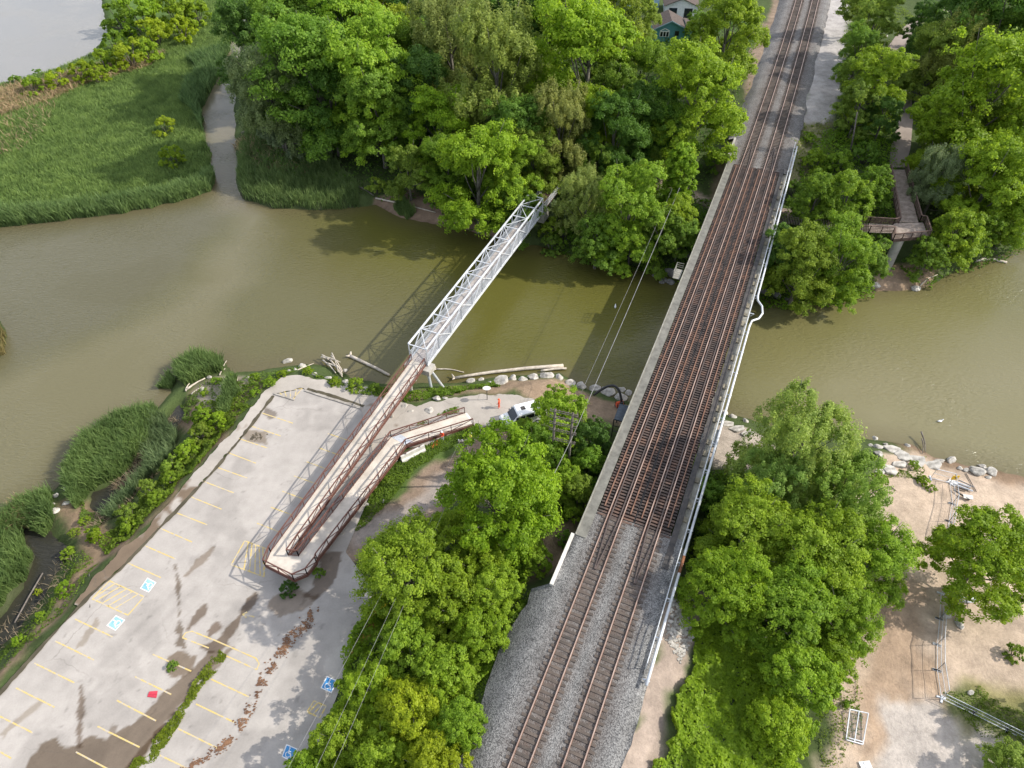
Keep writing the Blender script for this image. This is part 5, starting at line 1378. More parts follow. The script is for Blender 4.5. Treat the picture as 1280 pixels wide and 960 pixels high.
rl = ['dense reed bed between the river and the narrow creek', 'reed bed at the lower left river corner around the dark pond', 'dark green reed clump on the point by the driftwood', 'small reed clump standing in the water off the point',
      'reeds along the lot side of the narrow creek', 'reed point below the willow at the channel mouth', 'dry reed patch cut by the left frame edge', 'reeds beside the walkway corner', 'small reed tuft in the water below the muddy north bank']
dn = [20000, 22000, 7000, 900, 5000, 20000, 6000, 2200, 1800]; rc = [(0.138, 0.205, 0.064)] * 9
rc[6] = (0.22, 0.19, 0.08); rc[4] = (0.140, 0.195, 0.085); rc[5] = (0.125, 0.185, 0.060)
for i, pxs in enumerate(REEDS):
    V, F, r_ = blades(wp(pxs, 0.3), dn[i], 1.6 if i not in (3, 7, 8) else 1.2, .075, 5 + i)
    stuff('reed_bed', V, F, r_, rc[i], rl[i], 'reeds')
for pxs, n, lab in (([(-20, 116), (50, 104), (120, 84), (210, 68), (190, 84), (110, 108), (60, 128), (0, 148), (-20, 150)], 9000, 'bleached dead reeds along the shrub belt of the marsh'), ([(-20, 128), (40, 120), (75, 125), (60, 165), (30, 190), (-30, 200)], 700, 'tan dead reeds mixed into the left part of the marsh'), ([(290, 180), (345, 175), (400, 210), (380, 225), (320, 215)], 1500, 'dry pale reeds on the reed point'),
                    ([(10, 640), (35, 632), (50, 650), (20, 665), (0, 660)], 900, 'dry flattened reeds by the dark pond')):
    V, F, r_ = blades(wp(pxs, .4), n, 1.2, .14, 20, lean=.8)
    stuff('dead_reeds', V, F, r_, (0.34, 0.26, 0.15), lab, 'dead reeds')

def cover(polys, n, h, size, seed=0, lump=1.6, wig=2.4):
    """leafy ground cover: leaf sprays over a lumpy layer"""
    VV = []; RR = []; FF = []; off = 0
    for poly, k in zip(polys, n):
        q = in_poly(poly, k); q += (np.stack([fbm(q[:, 0], q[:, 1], 1.5, 150), fbm(q[:, 0], q[:, 1], 1.5, 152)], 1) - .5) * wig
        lum = fbm(q[:, 0], q[:, 1], lump, 160 + seed, 3); top = h * np.clip((lum - .22) * 1.9, .08, 1.3)
        dz = rng.random(k) ** .5
        P = np.stack([q[:, 0], q[:, 1], np.maximum(gzv(q[:, 0], q[:, 1]), 0) + top * dz], 1)
        e = .4
        gx = (fbm(q[:, 0] + e, q[:, 1], lump, 160 + seed) - lum) / e * h; gy = (fbm(q[:, 0], q[:, 1] + e, lump, 160 + seed) - lum) / e * h
        nn = nrm(np.stack([-gx * 1.5, -gy * 1.5, np.ones(k)], 1)); nn = nrm(nn + rng.normal(size=(k, 3)) * .38)
        V, F = leaf_quads(P, nn, size * (.6 + .8 * rng.random(k)), .72)
        VV.append(V); FF.append(F + off); off += len(V); RR.append(np.repeat(np.clip(.5 * lum + .5 * rng.random(k), 0, 1), 4))
    return np.concatenate(VV), np.concatenate(FF), np.concatenate(RR)
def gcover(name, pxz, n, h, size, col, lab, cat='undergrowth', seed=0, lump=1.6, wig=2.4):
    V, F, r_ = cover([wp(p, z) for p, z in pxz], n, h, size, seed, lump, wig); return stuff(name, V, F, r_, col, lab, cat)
gcover('vine_cover', [([(862, 790), (885, 770), (930, 780), (960, 830), (1000, 880), (1010, 1000), (815, 1000), (835, 920), (850, 870), (858, 830)], 4.2)], [48000], 1.0, .28, (0.210, 0.315, 0.020),
       'sheet of bright vines covering the slope right of the railway')
gcover('thicket_undergrowth', [([(445, 780), (480, 740), (560, 720), (640, 700), (660, 730), (620, 800), (600, 870), (590, 1000), (340, 1000), (395, 930), (425, 860), (436, 815)], 3.6)], [42000], 1.9, .30, (0.190, 0.295, 0.020),
       'green undergrowth below the trees between parking lot and railway')
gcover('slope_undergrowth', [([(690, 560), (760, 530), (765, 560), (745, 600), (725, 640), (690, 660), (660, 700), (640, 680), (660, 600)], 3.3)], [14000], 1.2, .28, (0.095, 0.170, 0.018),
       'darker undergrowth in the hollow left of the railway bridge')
gcover('wood_undergrowth', [([(880, 590), (930, 600), (1060, 640), (1085, 700), (1070, 780), (1030, 840), (960, 830), (900, 770), (895, 700), (880, 640)], 3.0)], [26000], 1.6, .32, (0.13, 0.235, 0.018),
       'undergrowth beneath the eastern wood')
gcover('river_verge', [([(455, 497), (470, 486), (520, 490), (560, 484), (625, 474), (630, 490), (600, 488), (565, 497), (520, 507), (500, 505)], 2.0)], [6500], .8, .22, (0.125, 0.205, 0.016),
       'weeds on the riverbank under the footbridge pier')
gcover('ramp_verge', [([(472, 600), (508, 572), (520, 563), (552, 550), (588, 534), (597, 540), (572, 553), (540, 572), (520, 588), (500, 610), (478, 640), (455, 660), (442, 666)], 2.9)], [5000], .6, .2, (0.115, 0.185, 0.016), 'strip of weeds along the foot of the ramp', wig=.8)
gcover('ramp_verge', [([(520, 530), (545, 520), (578, 506), (580, 514), (545, 526), (522, 538)], 2.95)], [900], .4, .2, (0.115, 0.185, 0.016), 'weeds beside the end of the ramp', wig=.5)
gcover('shore_weeds', [([(280, 492), (310, 478), (340, 478), (372, 462), (365, 472), (340, 484), (318, 496), (306, 508), (296, 510)], 2.0), ([(392, 470), (430, 482), (466, 492), (460, 496), (420, 486)], 2.3)], [1500, 900], .45, .2, (0.125, 0.200, 0.016),
       'low weeds along the shore above the parking lot')
gcover('hedge_weeds', [([(300, 503), (312, 515), (268, 562), (225, 610), (180, 655), (140, 690), (120, 680), (138, 660), (170, 622), (212, 575), (235, 540), (240, 515), (262, 500)], 2.2)], [15000], .8, .24, (0.125, 0.190, 0.016), 'weedy growth between the creek and the walkway')
gcover('shore_growth', [([(245, 486), (285, 470), (300, 480), (330, 466), (372, 455), (378, 462), (345, 480), (318, 492), (306, 506), (286, 508), (258, 500)], 1.2), ([(222, 508), (238, 492), (250, 490), (246, 510), (232, 530), (224, 520)], .8), ([(100, 618), (112, 640), (130, 662), (118, 680), (102, 660)], 1.0)], [1500, 900, 900], .5, .2, (0.12, 0.19, 0.03), 'patchy growth on the sandy point and muddy inlet')
gcover('mud_weeds', [([(75, 690), (100, 690), (112, 702), (90, 730), (60, 770), (30, 810), (0, 830), (0, 800), (40, 770), (72, 735)], 1.4), ([(112, 705), (126, 695), (100, 740), (60, 785), (20, 825), (-20, 860), (-30, 850), (20, 800), (80, 745)], 2.2)], [1500, 700], .4, .2, (0.115, 0.18, 0.02), 'sparse weeds on the muddy bank by the dark pond')
gcover('median_grass', [([(270, 815), (275, 811), (283, 818), (281, 824), (245, 870), (186, 962), (160, 1000), (135, 990), (166, 952), (215, 895)], LOT_Z + .1)], [9000], .38, .14, (0.155, 0.205, 0.014), 'long grass strip growing in the parking lot median', 'grass', lump=.7, wig=.5)
gcover('kerb_weeds', [([(386, 484), (420, 494), (456, 506), (453, 512), (416, 500), (382, 490)], LOT_Z + .05)], [420], .14, .13, (0.115, 0.165, 0.02), 'thin weeds in the kerb line at the top of the lot', 'weeds', wig=.4)
NW = [(300, 215), (340, 160), (330, 60), (360, -20), (690, -20), (690, 40), (640, 70), (690, 80), (760, 90), (790, 60), (870, 75), (935, 20), (945, 60), (925, 130), (895, 190), (885, 245), (800, 205), (700, 215), (690, 240), (640, 290), (560, 270), (545, 245), (470, 240), (420, 220)]
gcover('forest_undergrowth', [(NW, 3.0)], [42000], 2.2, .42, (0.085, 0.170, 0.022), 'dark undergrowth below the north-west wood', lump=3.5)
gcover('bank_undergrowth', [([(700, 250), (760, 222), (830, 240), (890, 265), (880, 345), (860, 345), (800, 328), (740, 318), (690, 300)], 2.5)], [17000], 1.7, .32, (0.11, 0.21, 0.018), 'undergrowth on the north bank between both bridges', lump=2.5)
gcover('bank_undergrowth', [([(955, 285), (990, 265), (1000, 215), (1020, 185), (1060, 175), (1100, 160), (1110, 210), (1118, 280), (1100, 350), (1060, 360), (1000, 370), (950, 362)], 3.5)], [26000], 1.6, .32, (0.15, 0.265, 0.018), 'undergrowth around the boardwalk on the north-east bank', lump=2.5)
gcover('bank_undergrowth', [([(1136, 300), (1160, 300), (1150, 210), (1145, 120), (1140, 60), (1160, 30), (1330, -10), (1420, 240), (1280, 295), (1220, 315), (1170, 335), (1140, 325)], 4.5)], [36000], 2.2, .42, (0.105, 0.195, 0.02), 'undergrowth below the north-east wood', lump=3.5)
gcover('trackside_weeds', [([(985, 215), (1000, 160), (1040, 150), (1070, 165), (1050, 205), (1005, 225)], 7), ([(1062, 0), (1078, 0), (1075, 100), (1060, 150), (1050, 150)], 8), ([(905, 190), (930, 140), (938, 110), (925, 170)], 6.5)], [3200, 2600, 800], .7, .26, (0.150, 0.205, 0.020), 'weeds beside the northern tracks and gravel yard')
gcover('trackside_weeds', [([(1100, 20), (1130, 40), (1145, 20), (1120, 0)], 8)], [1500], .4, .3, (0.16, 0.23, 0.02), 'grass at the bend of the trail', 'grass')
gcover('trackside_weeds', [([(648, 735), (662, 728), (640, 800), (615, 850), (598, 900), (590, 990), (575, 990), (588, 880), (610, 830)], 6.0)], [2200], .6, .2, (0.15, 0.235, 0.022), 'weeds creeping onto the edge of the near ballast')
gcover('beach_weeds', [([(1085, 595), (1130, 590), (1150, 575), (1160, 560), (1152, 600), (1120, 600)], 1.2), ([(1020, 880), (1060, 850), (1080, 870), (1078, 900), (1050, 960), (1020, 960)], 3.0), ([(1180, 866), (1215, 856), (1285, 890), (1330, 925), (1250, 930), (1215, 912)], 3.0)], [900, 900, 2600], .3, .16, (0.125, 0.18, 0.02), 'thin weeds on the sand', 'weeds')

# dead stalks and twigs over the muddy creek banks
for pxs, n, lab in (([(222, 540), (232, 520), (215, 515), (190, 555), (150, 610), (112, 650), (120, 670), (160, 640), (205, 590)], 1300, 'dead reed stalks strewn over the mud along the narrow creek'), ([(195, 548), (200, 556), (170, 592), (146, 612), (140, 604), (165, 580)], 900, 'tan dead stalks along the creek side of the reed bed'), ([(70, 690), (95, 700), (60, 760), (10, 815), (-20, 850), (-20, 800), (40, 740)], 250, 'dead stalks on the mud beside the dark pond')):
    V, F, r_ = blades(wp(pxs, .4), n, .5, .05, 40, lean=1.6); stuff('dead_reeds', V, F, r_, (0.30, 0.24, 0.16), lab, 'dead reeds')
# ------------------------------------------------------------------ rocks
import bmesh
def rock_mesh(name, seed, mat, flat=.62):
    bm = bmesh.new(); bmesh.ops.create_icosphere(bm, subdivisions=3, radius=1.0)
    r_ = np.random.default_rng(seed); planes = [(Vector(r_.normal(size=3)).normalized(), .62 + .28 * r_.random()) for _ in range(11)]
    ph = r_.random(3) * 9
    for v in bm.verts:
        for n_, d_ in planes:
            e = v.co.dot(n_) - d_
            if e > 0: v.co -= n_ * e
        v.co *= 1 + .05 * math.sin(v.co.x * 5 + ph[0]) + .05 * math.sin(v.co.y * 6 + ph[1]) + .04 * math.sin(v.co.z * 8 + ph[2])
        v.co.z *= flat
    me = bpy.data.meshes.new(name); bm.to_mesh(me); bm.free(); me.materials.append(mat)
    for p in me.polygons: p.use_smooth = False
    return me
ROCKS = [rock_mesh('boulder', 40 + i, M['rock']) for i in range(6)]
DROCKS = [rock_mesh('boulder', 60 + i, M['dark_rock'], .8) for i in range(4)]
def slab_mesh(seed):
    r_ = random.Random(seed); bm = bmesh.new(); n = r_.choice((5, 6, 6)); a0 = r_.random() * 6
    pts = []
    for i in range(n):
        a = a0 + 2 * math.pi * (i + r_.uniform(-.28, .28)) / n; q = r_.uniform(.82, 1.12); pts.append((math.cos(a) * q, math.sin(a) * q))
    f = bm.faces.new([bm.verts.new((x, y, -.14)) for x, y in pts]); e = bmesh.ops.extrude_face_region(bm, geom=[f])
    bmesh.ops.translate(bm, verts=[v for v in e['geom'] if isinstance(v, bmesh.types.BMVert)], vec=(0, 0, .32))
    bmesh.ops.recalc_face_normals(bm, faces=bm.faces); bmesh.ops.bevel(bm, geom=bm.edges[:], offset=.06, segments=2, affect='EDGES')
    me = bpy.data.meshes.new('slab'); bm.to_mesh(me); bm.free(); me.materials.append(M['rock']); return me
SLABS = [slab_mesh(80 + i) for i in range(6)]
def rock(px, py, wpx, asp, label, rot=0.0, dark=False, slab=False, group=None, name='boulder'):
    p = gat(px, py, 0); r = wpx * .5 * depth_of(p) / FPX
    me = random.choice(DROCKS if dark else SLABS if slab else ROCKS)
    o = link(name, me); o.location = (p.x, p.y, max(gz(p.x, p.y), -.1) + r * (.18 if not slab else .08)); o.rotation_euler = (random.uniform(-.12, .12), random.uniform(-.12, .12), rot)
    o.scale = (r * 1.12, r * asp * 1.25, r * .95)
    tag(o, label, 'rock slab' if slab else 'boulder', group); return o
ORD = ['first', 'second', 'third', 'fourth', 'fifth', 'sixth', 'seventh', 'eighth', 'ninth', 'tenth', 'eleventh', 'twelfth', 'thirteenth']
# pale armour stones from the footbridge pier to the railway bridge
arm = [(589, 477, 12, .6), (601, 475, 8, .6), (612, 481, 11, .6), (627, 478, 20, .8), (641, 474, 12, .9), (653, 475, 11, .8), (667, 473, 15, .7), (683, 471, 16, .75), (699, 473, 12, .8), (712, 480, 14, .7), (726, 484, 17, .6), (743, 486, 15, .6), (759, 490, 17, .8), (775, 497, 16, .7), (776, 487, 10, .8), (786, 491, 9, .9)]
for i, (x, y, w_, a_) in enumerate(arm):
    rock(x, y, w_, a_, 'pale armour stone, %s in the row from footbridge pier to railway bridge' % (ORD[i] if i < 13 else ['fourteenth', 'fifteenth', 'last'][i - 13]), random.uniform(-.4, .4), group='pale armour stones along the south bank')
for x, y, w_, a_, lab in [
    (359, 452, 13, .45, 'flat pale rock in shallow water left of the driftwood heap'), (377, 458, 9, .8, 'pale rock next to the flat rock by the driftwood heap'), (369, 462, 5, .9, 'small pale rock at the shore above the lot'), (361, 464, 5, .8, 'smallest pale rock at the shore above the lot'),
    (393, 468, 7, .7, 'pale stone left of the driftwood heap'), (410, 473, 8, .6, 'pale stone at the foot of the driftwood heap'), (432, 478, 9, .7, 'pale stone right of the driftwood heap'), (456, 486, 7, .8, 'pale stone near the ramp by the river'), (431, 463, 6, .9, 'pale stone in the water beside the driftwood heap'),
    (308, 473, 8, .8, 'grey shore rock left of the round shrub'), (289, 484, 8, .9, 'round tan rock on the sandy point'), (253, 487, 8, .6, 'whitish rock on the sandy point under the little shrub'), (262, 472, 7, .6, 'pale rock by the driftwood on the point'),
    (87, 612, 14, .5, 'pale flat rock at the top of the muddy inlet'), (70, 620, 10, .6, 'pale rock at the mouth of the muddy inlet, left side'), (69, 639, 10, .8, 'pale triangular rock lowest at the mouth of the inlet'), (82, 630, 10, .5, 'pale rock in the middle of the inlet mouth'), (66, 630, 7, .5, 'small pale rock wedged at the inlet mouth'),
    (506, 508, 9, .7, 'pale boulder on the path edge below the footbridge pier'), (513, 515, 8, .5, 'brown boulder on the path between ramp and footbridge'), (536, 514, 11, .9, 'large grey boulder on the path in front of the ramp end'), (546, 499, 11, .6, 'pale boulder among the weeds by the path'), (556, 498, 6, .6, 'small pale boulder beside the path weeds'),
    (478, 553, 7, .7, 'grey boulder between the two ramp runs'), (483, 545, 6, .7, 'small grey boulder under the ramp corner'), (480, 627, 6, .8, 'pale boulder in the weeds right of the lower ramp run'), (458, 631, 6, .8, 'grey boulder against the lower ramp run'), (427, 668, 6, .8, 'pale boulder under the lower ramp run'),
    (905, 516, 9, .9, 'tan boulder at the water just right of the railway bridge'), (915, 521, 10, .6, 'pale boulder beside the tan one right of the railway bridge'), (932, 527, 8, .9, 'pale boulder in front of the feathery tree trunk'),
    (1094, 548, 8, .8, 'pale boulder standing in shallow water at the tree edge'), (1088, 557, 6, .8, 'dark topped small stone at the tree edge'), (1096, 559, 12, .5, 'pale flat boulder at the tree edge of the slabs'), (1098, 568, 12, .6, 'grey flat boulder below the pale one at the tree edge'),
    (1107, 556, 7, .5, 'thin stone at the waterline above the slabs'), (1134, 557, 6, .9, 'small dark stone at the waterline above the slabs'), (1188, 576, 14, .5, 'flat oval grey boulder on the shore of the beach'), (1173, 578, 15, .3, 'long thin pale boulder on the beach shore'),
    (1200, 586, 7, .8, 'small pale boulder left of the beach boulder cluster'), (1207, 588, 8, .6, 'pale boulder at the left of the beach boulder cluster'), (1222, 591, 19, .6, 'largest flat pale boulder of the beach cluster'), (1228, 584, 12, .5, 'upper pale boulder of the beach cluster'), (1239, 590, 13, .9, 'triangular boulder at the right of the beach cluster'), (1235, 597, 7, .7, 'small boulder at the bottom of the beach cluster'), (1215, 585, 8, .5, 'narrow boulder behind the largest of the beach cluster'),
    (1182, 770, 12, .7, 'rounded pale boulder beside the beach fence'), (1199, 780, 11, 1.3, 'upright grey boulder right of the one by the beach fence'), (1213, 866, 9, .6, 'flat pale stone on the grass by the pad fence'),
    (1094, 358, 13, .6, 'pale flat boulder on the bank left of the concrete column'), (1144, 361, 11, .9, 'pale boulder at the waterline below the lookout'), (1228, 325, 6, .9, 'dark stone beside the curved river log'), (600, 290, 9, .8, 'pale stone at the north waterline left of the footbridge'),
    (1107, 46, 6, .5, 'white stone at the edge of the trail'), (1150, 8, 6, .5, 'white stone beyond the bend of the trail'), (590, 527, 6, .8, 'pale stone at the foot of the ramp end')]:
    rock(x, y, w_, a_, lab, random.uniform(-.5, .5))
for x, y, w_, a_, lab in [(840, 342, 19, .55, 'largest flat grey boulder beside the bridge platform'), (830, 350, 9, 1.0, 'grey boulder left of the largest one beside the bridge platform'), (819, 345, 8, .9, 'leftmost grey boulder on the north bank near the railway bridge'), (827, 353, 7, .8, 'smallest grey boulder near the railway bridge'), (837, 353, 11, .8, 'rounded grey boulder in the water beside the bridge platform'), (848, 347, 9, .8, 'grey boulder against the railway bridge platform'),
                          (858, 318, 9, 1.0, 'dark boulder up the bank beside the railway bridge'), (948, 362, 9, .8, 'dark boulder at the north waterline right of the railway bridge'), (957, 366, 11, .7, 'dark boulder under the trees right of the railway bridge'), (970, 370, 11, .7, 'grey boulder in the shade of the large bank tree'), (985, 374, 9, .7, 'dark wet boulder below the large bank tree'), (995, 373, 8, .7, 'dark boulder farthest right below the large bank tree')]:
    rock(x, y, w_, a_, lab, random.uniform(-.5, .5), dark=True)
for x, y, w_, a_, lab in [(1115, 563, 16, .6, 'upper flat slab at the waterline left of the beach fence'), (1128, 571, 15, .8, 'middle flat slab in the weeds left of the beach fence'), (1124, 581, 16, .55, 'pinkish flat slab in the second row left of the fence'), (1145, 577, 17, .8, 'square flat slab touching the beach fence'), (1112, 588, 15, .7, 'lowest flat slab near the trees'), (1100, 590, 11, .6, 'flat slab closest to the trees'), (1166, 582, 17, .6, 'long flat slab right of the beach fence'),
                          (908, 531, 14, .5, 'flat slab at the edge of the path right of the railway bridge'), (921, 537, 15, .5, 'flat slab in the middle of the row right of the railway bridge'), (935, 542, 13, .5, 'flat slab farthest from the railway bridge in the path row')]:
    rock(x, y, w_ * 1.35, a_, lab, random.uniform(-.3, .3), slab=True, name='rock_slab')
# riprap below the east wing wall
rip = MB()
P_ = in_poly([tuple(gat(*q)[:2]) for q in [(840, 745), (858, 760), (866, 800), (850, 830), (832, 800)]], 260)
for x_, y_ in P_:
    s = random.uniform(.12, .3); rip.box((x_, y_, gz(x_, y_) + s * .2), (s, s * random.uniform(.7, 1.4), s * .8), random.random() * 3)
tag(rip.build('rubble', M['rock']), 'pale broken stone spilled below the railway handrail', 'rubble', kind='stuff')

# ------------------------------------------------------------------ driftwood
def log(px0, px1, r0, r1, label, z=.25, bend=.3, group=None, fork=False, cat='log', name='driftwood_log', zz=None, mat='bleached'):
    a = gat(*px0); b_ = gat(*px1); a.z = max(a.z, 0) + (z if zz is None else zz[0]); b_.z = max(b_.z, 0) + (z if zz is None else zz[1])
    d = b_ - a; n_ = Vector((-d.y, d.x, 0)).normalized(); k = 7
    pts = [a.lerp(b_, i / (k - 1)) + n_ * math.sin(i / (k - 1) * 3.1) * bend * random.uniform(.6, 1) for i in range(k)]
    mb = MB(); mb.tube(pts, [r0 + (r1 - r0) * i / (k - 1) for i in range(k)], 8)
    if fork:
        p = pts[0]; 
        for s in (-1, 1, .3): mb.tube([p, p - d.normalized() * .3 + n_ * .55 * s + Vector((0, 0, .3 * abs(s)))], [r0 * .9, r0 * .35], 6)
    o = mb.build(name, M[mat], None, True); o.data.transform(Matrix.Translation(-a)); o.location = a
    return tag(o, label, cat, group)
log((438, 446), (487, 470), .26, .20, 'long straight grey log lying in the river left of the ramp', .15, .1, fork=True)
log((568, 474), (704, 459), .20, .30, 'long pale log along the south waterline right of the footbridge pier', .25, .4, fork=True)
log((676, 465), (708, 462), .18, .14, 'short pale log behind the end of the long waterline log', .25, .1)
log((545, 462), (580, 466), .12, .06, 'thin forked branch in the water by the footbridge pier', .1, .3, fork=True)
log((470, 250), (545, 268), .16, .08, 'thin log sloping along the muddy north bank', .4, .2)
log((440, 232), (468, 248), .2, .12, 'dark leaning trunk at the edge of the reed point', .6, .2, mat='bark')
log((303, 170), (330, 162), .22, .12, 'dark fallen trunk under the channel willow', .7, .2, mat='bark')
log((1219, 327), (1258, 329), .22, .20, 'curved white river log at the north-east bank', .15, .9)
log((1150, 358), (1172, 344), .12, .06, 'crooked white branch on the shore below the lookout', .15, .4)
log((372, 463), (392, 455), .09, .05, 'slender pole lying in the water beside the driftwood heap', .1, .05)
dl = ['thickest log in the driftwood heap by the river', 'log on the left of the driftwood heap', 'long log across the top of the driftwood heap', 'log on the right of the driftwood heap', 'short log under the driftwood heap', 'topmost stick of the driftwood heap', 'sloping log at the base of the driftwood heap', 'small log at the water end of the driftwood heap', 'curved stick in the middle of the driftwood heap']
dp = [((412, 450), (428, 472), .16), ((404, 452), (420, 468), .12), ((402, 449), (424, 455), .14), ((415, 448), (429, 468), .12), ((410, 458), (425, 465), .12), ((416, 446), (424, 470), .08), ((422, 462), (429, 474), .13), ((404, 450), (412, 456), .10), ((408, 453), (427, 460), .08)]
for i, ((a_, b_, r_), lab) in enumerate(zip(dp, dl)): log(a_, b_, r_, r_ * .6, lab, .2 + .12 * i, .15, 'logs of the driftwood heap')
dl2 = ['upright forked branch on the sandy point', 'long bleached log on the sandy point', 'bleached log leaning by the reed clump', 'short bleached log at the creek mouth', 'bleached stick on the sandy point next to the grey rock', 'bent bleached stick at the end of the sandy point', 'thin bleached branch beside the hedge shrubs']
dp2 = [((277, 466), (284, 452), .10), ((234, 488), (257, 474), .16), ((275, 470), (282, 462), .09), ((233, 490), (238, 480), .12), ((294, 470), (297, 477), .10), ((240, 494), (255, 484), .1), ((272, 512), (280, 522), .06)]
for (a_, b_, r_), lab in zip(dp2, dl2): log(a_, b_, r_, r_ * .5, lab, .2, .2, 'bleached wood on the sandy point')
log((1148, 545), (1156, 566), .10, .05, 'grey dead bush stem standing at the waterline', .3, .2, zz=(.9, .1), mat='pole')
log((1150, 552), (1152, 568), .08, .04, 'grey dead branch leaning at the waterline', .3, .2, zz=(.6, .1), mat='pole')
log((1110, 608), (1120, 614), .07, .04, 'short dark stick lying on the sand', .08, .1, mat='bark')
log((20, 780), (55, 718), .08, .08, 'long grey plank along the dark pond', .3, .05, cat='plank', name='plank', mat='pole')
log((112, 718), (113, 760), .05, .04, 'thin dark stick lying across the lot corner', .12, .05, mat='bark', cat='stick', name='stick')
log((1207, 592), (1220, 615), .05, .05, 'single rusty bar lying on the sand beside the scrap pile', .1, .0, cat='bar', name='metal_bar', mat='pole')
# scrap pile
for i, (a_, b_, w_, lab, mt) in enumerate([((1186, 600), (1196, 606), .9, 'short white board at the top of the scrap pile', 'white_paint'), ((1194, 602), (1213, 609), .22, 'grey metal post in the scrap pile, upper one', 'steel'), ((1193, 605), (1216, 614), .2, 'long grey metal post in the middle of the scrap pile', 'steel'), ((1196, 609), (1210, 613), .25, 'short dark post in the scrap pile', 'dark_steel'), ((1192, 612), (1212, 625), .22, 'lowest pair of dark posts of the scrap pile', 'dark_steel'), ((1198, 600), (1218, 609), .10, 'thin rod along the top of the scrap pile', 'wire'), ((1204, 620), (1216, 622), .6, 'pale sheet lying at the end of the scrap pile', 'white_concrete')]):
    a = gat(*a_, .12 + .04 * i); b2 = gat(*b_, .12 + .04 * i); mb = MB(); mb.beam(a, b2, w_, .08); mb.beam(a + Vector((0, 0, .06)), b2 + Vector((0, 0, .06)), w_ * .35, .06)
    o = mb.build('scrap_piece', M[mt]); o.data.transform(Matrix.Translation(-a)); o.location = a; tag(o, lab, 'scrap', 'pieces of the scrap pile on the beach')

# ------------------------------------------------------------------ poles and wires
def upole(base, h, r, label, arms=(), lean=(0, 0), name='utility_pole'):
    e = empty(name, base, 0, label, 'utility pole')
    mb = MB(); mb.tube([(0, 0, -.5), (lean[0] * .5, lean[1] * .5, h * .5), (lean[0], lean[1], h)], [r, r * .85, r * .7], 10); mb.build('pole', M['pole'], e, True)
    for (z, w_, ang) in arms:
        mb = MB(); d = Vector((math.cos(ang), math.sin(ang), 0)); c = Vector((lean[0] * z / h, lean[1] * z / h, z)); mb.beam(c - d * w_, c + d * w_, .3, .12)
        cr = mb.build('crossarm', M['pole'], e)
        for k in (-.9, -.5, .5, .9):
            mb = MB(); mb.tube([c + d * w_ * k + Vector((0, 0, .06)), c + d * w_ * k + Vector((0, 0, .26))], .055, 6); mb.build('insulator', M['steel'], cr)
    return e
def at_top(px, py, h):
    """ground point below something seen at a photo pixel h metres above the ground"""
    z = 3.0
    for _ in range(12):
        p = at(px, py, z + h); z = max(gz(p.x, p.y), 0)
    return Vector((p.x, p.y, z))
# twin-pole frame with crossarms in the trees
hb = at_top(694, 513, 11); hb2 = at_top(716, 518, 11)
hf = empty('pole_frame', hb, 0, 'old twin pole frame with five stacked crossarms rising from the trees', 'utility pole')
dv = hb2 - hb; dv.z = 0
for off, nm in ((Vector((0, 0, 0)), 'pole'), (dv, 'pole')):
    mb = MB(); mb.tube([off + Vector((0, 0, -.5)), off + Vector((0, 0, 11.2))], [.17, .13], 10); mb.build(nm, M['pole'], hf, True)
dn_ = dv.normalized()
for z in (10.9, 9.9, 8.9, 7.8, 6.2):
    mb = MB()
    for s in (-.12, .12): mb.beam(dn_ * -.6 + Vector((-dn_.y, dn_.x, 0)) * s + Vector((0, 0, z)), dv + dn_ * .6 + Vector((-dn_.y, dn_.x, 0)) * s + Vector((0, 0, z)), .06, .10)
    ca = mb.build('crossarm', M['pole'], hf)
    for k in np.linspace(-.5, dv.length + .5, 7):
        mb = MB(); mb.tube([dn_ * k + Vector((0, 0, z + .06)), dn_ * k + Vector((0, 0, z + .3))], .06, 6); mb.build('insulator', M['pole'], ca)
gp = gat(1063, 192); gtop = at_top(1071, 148, 7)
upole(gp, 7.5, .17, 'leaning grey pole without wires beside the north-east trees', lean=(-.9, 1.2))
sb = at_top(583, 550, 8.5)
upole(sb, 8.5, .15, 'pole with a short dark crossarm beside the dirt track where three workers stand', arms=((8.3, .95, 0.0),))
vb = at_top(850, 232, 9.0)
def wire(p, q, sag, label, r=.02):
    mb = MB(); pts = [p.lerp(q, t) - Vector((0, 0, sag * 4 * t * (1 - t))) for t in np.linspace(0, 1, 24)]
    mb.tube(pts, r, 5); o = mb.build('overhead_wire', M['wire'], None, True); o.data.transform(Matrix.Translation(-p)); o.location = p
    return tag(o, label, 'wire', 'overhead wires')
vt = vb + Vector((0, 0, 8.6))
wt = at(742, 500, 8.4)
wire(vt, at(716, 545, 10.4), .5, 'heavier pale wire crossing the river from the vine-covered column to the pole frame', .034)
wire(vt + Vector((-1.2, 0, -.2)), at(726, 492, 9.5), .5, 'fainter wire crossing the river left of the heavier one', .016)
wire(at(716, 545, 10.4), at(668, 640, 9.6), .2, 'wire from the pole frame down into the southern trees', .03)
for k, (ex, lab) in enumerate(((352, 'overhead wire along the lot edge, the one nearest the parking stalls'), (388, 'overhead wire along the lot edge, middle of three'), (410, 'overhead wire along the lot edge, the one nearest the thicket'))):
    wire(sb + Vector(((-.65, 0, .65)[k], 0, 8.5)), at(ex, 975, 13.0), .5, lab, .012)

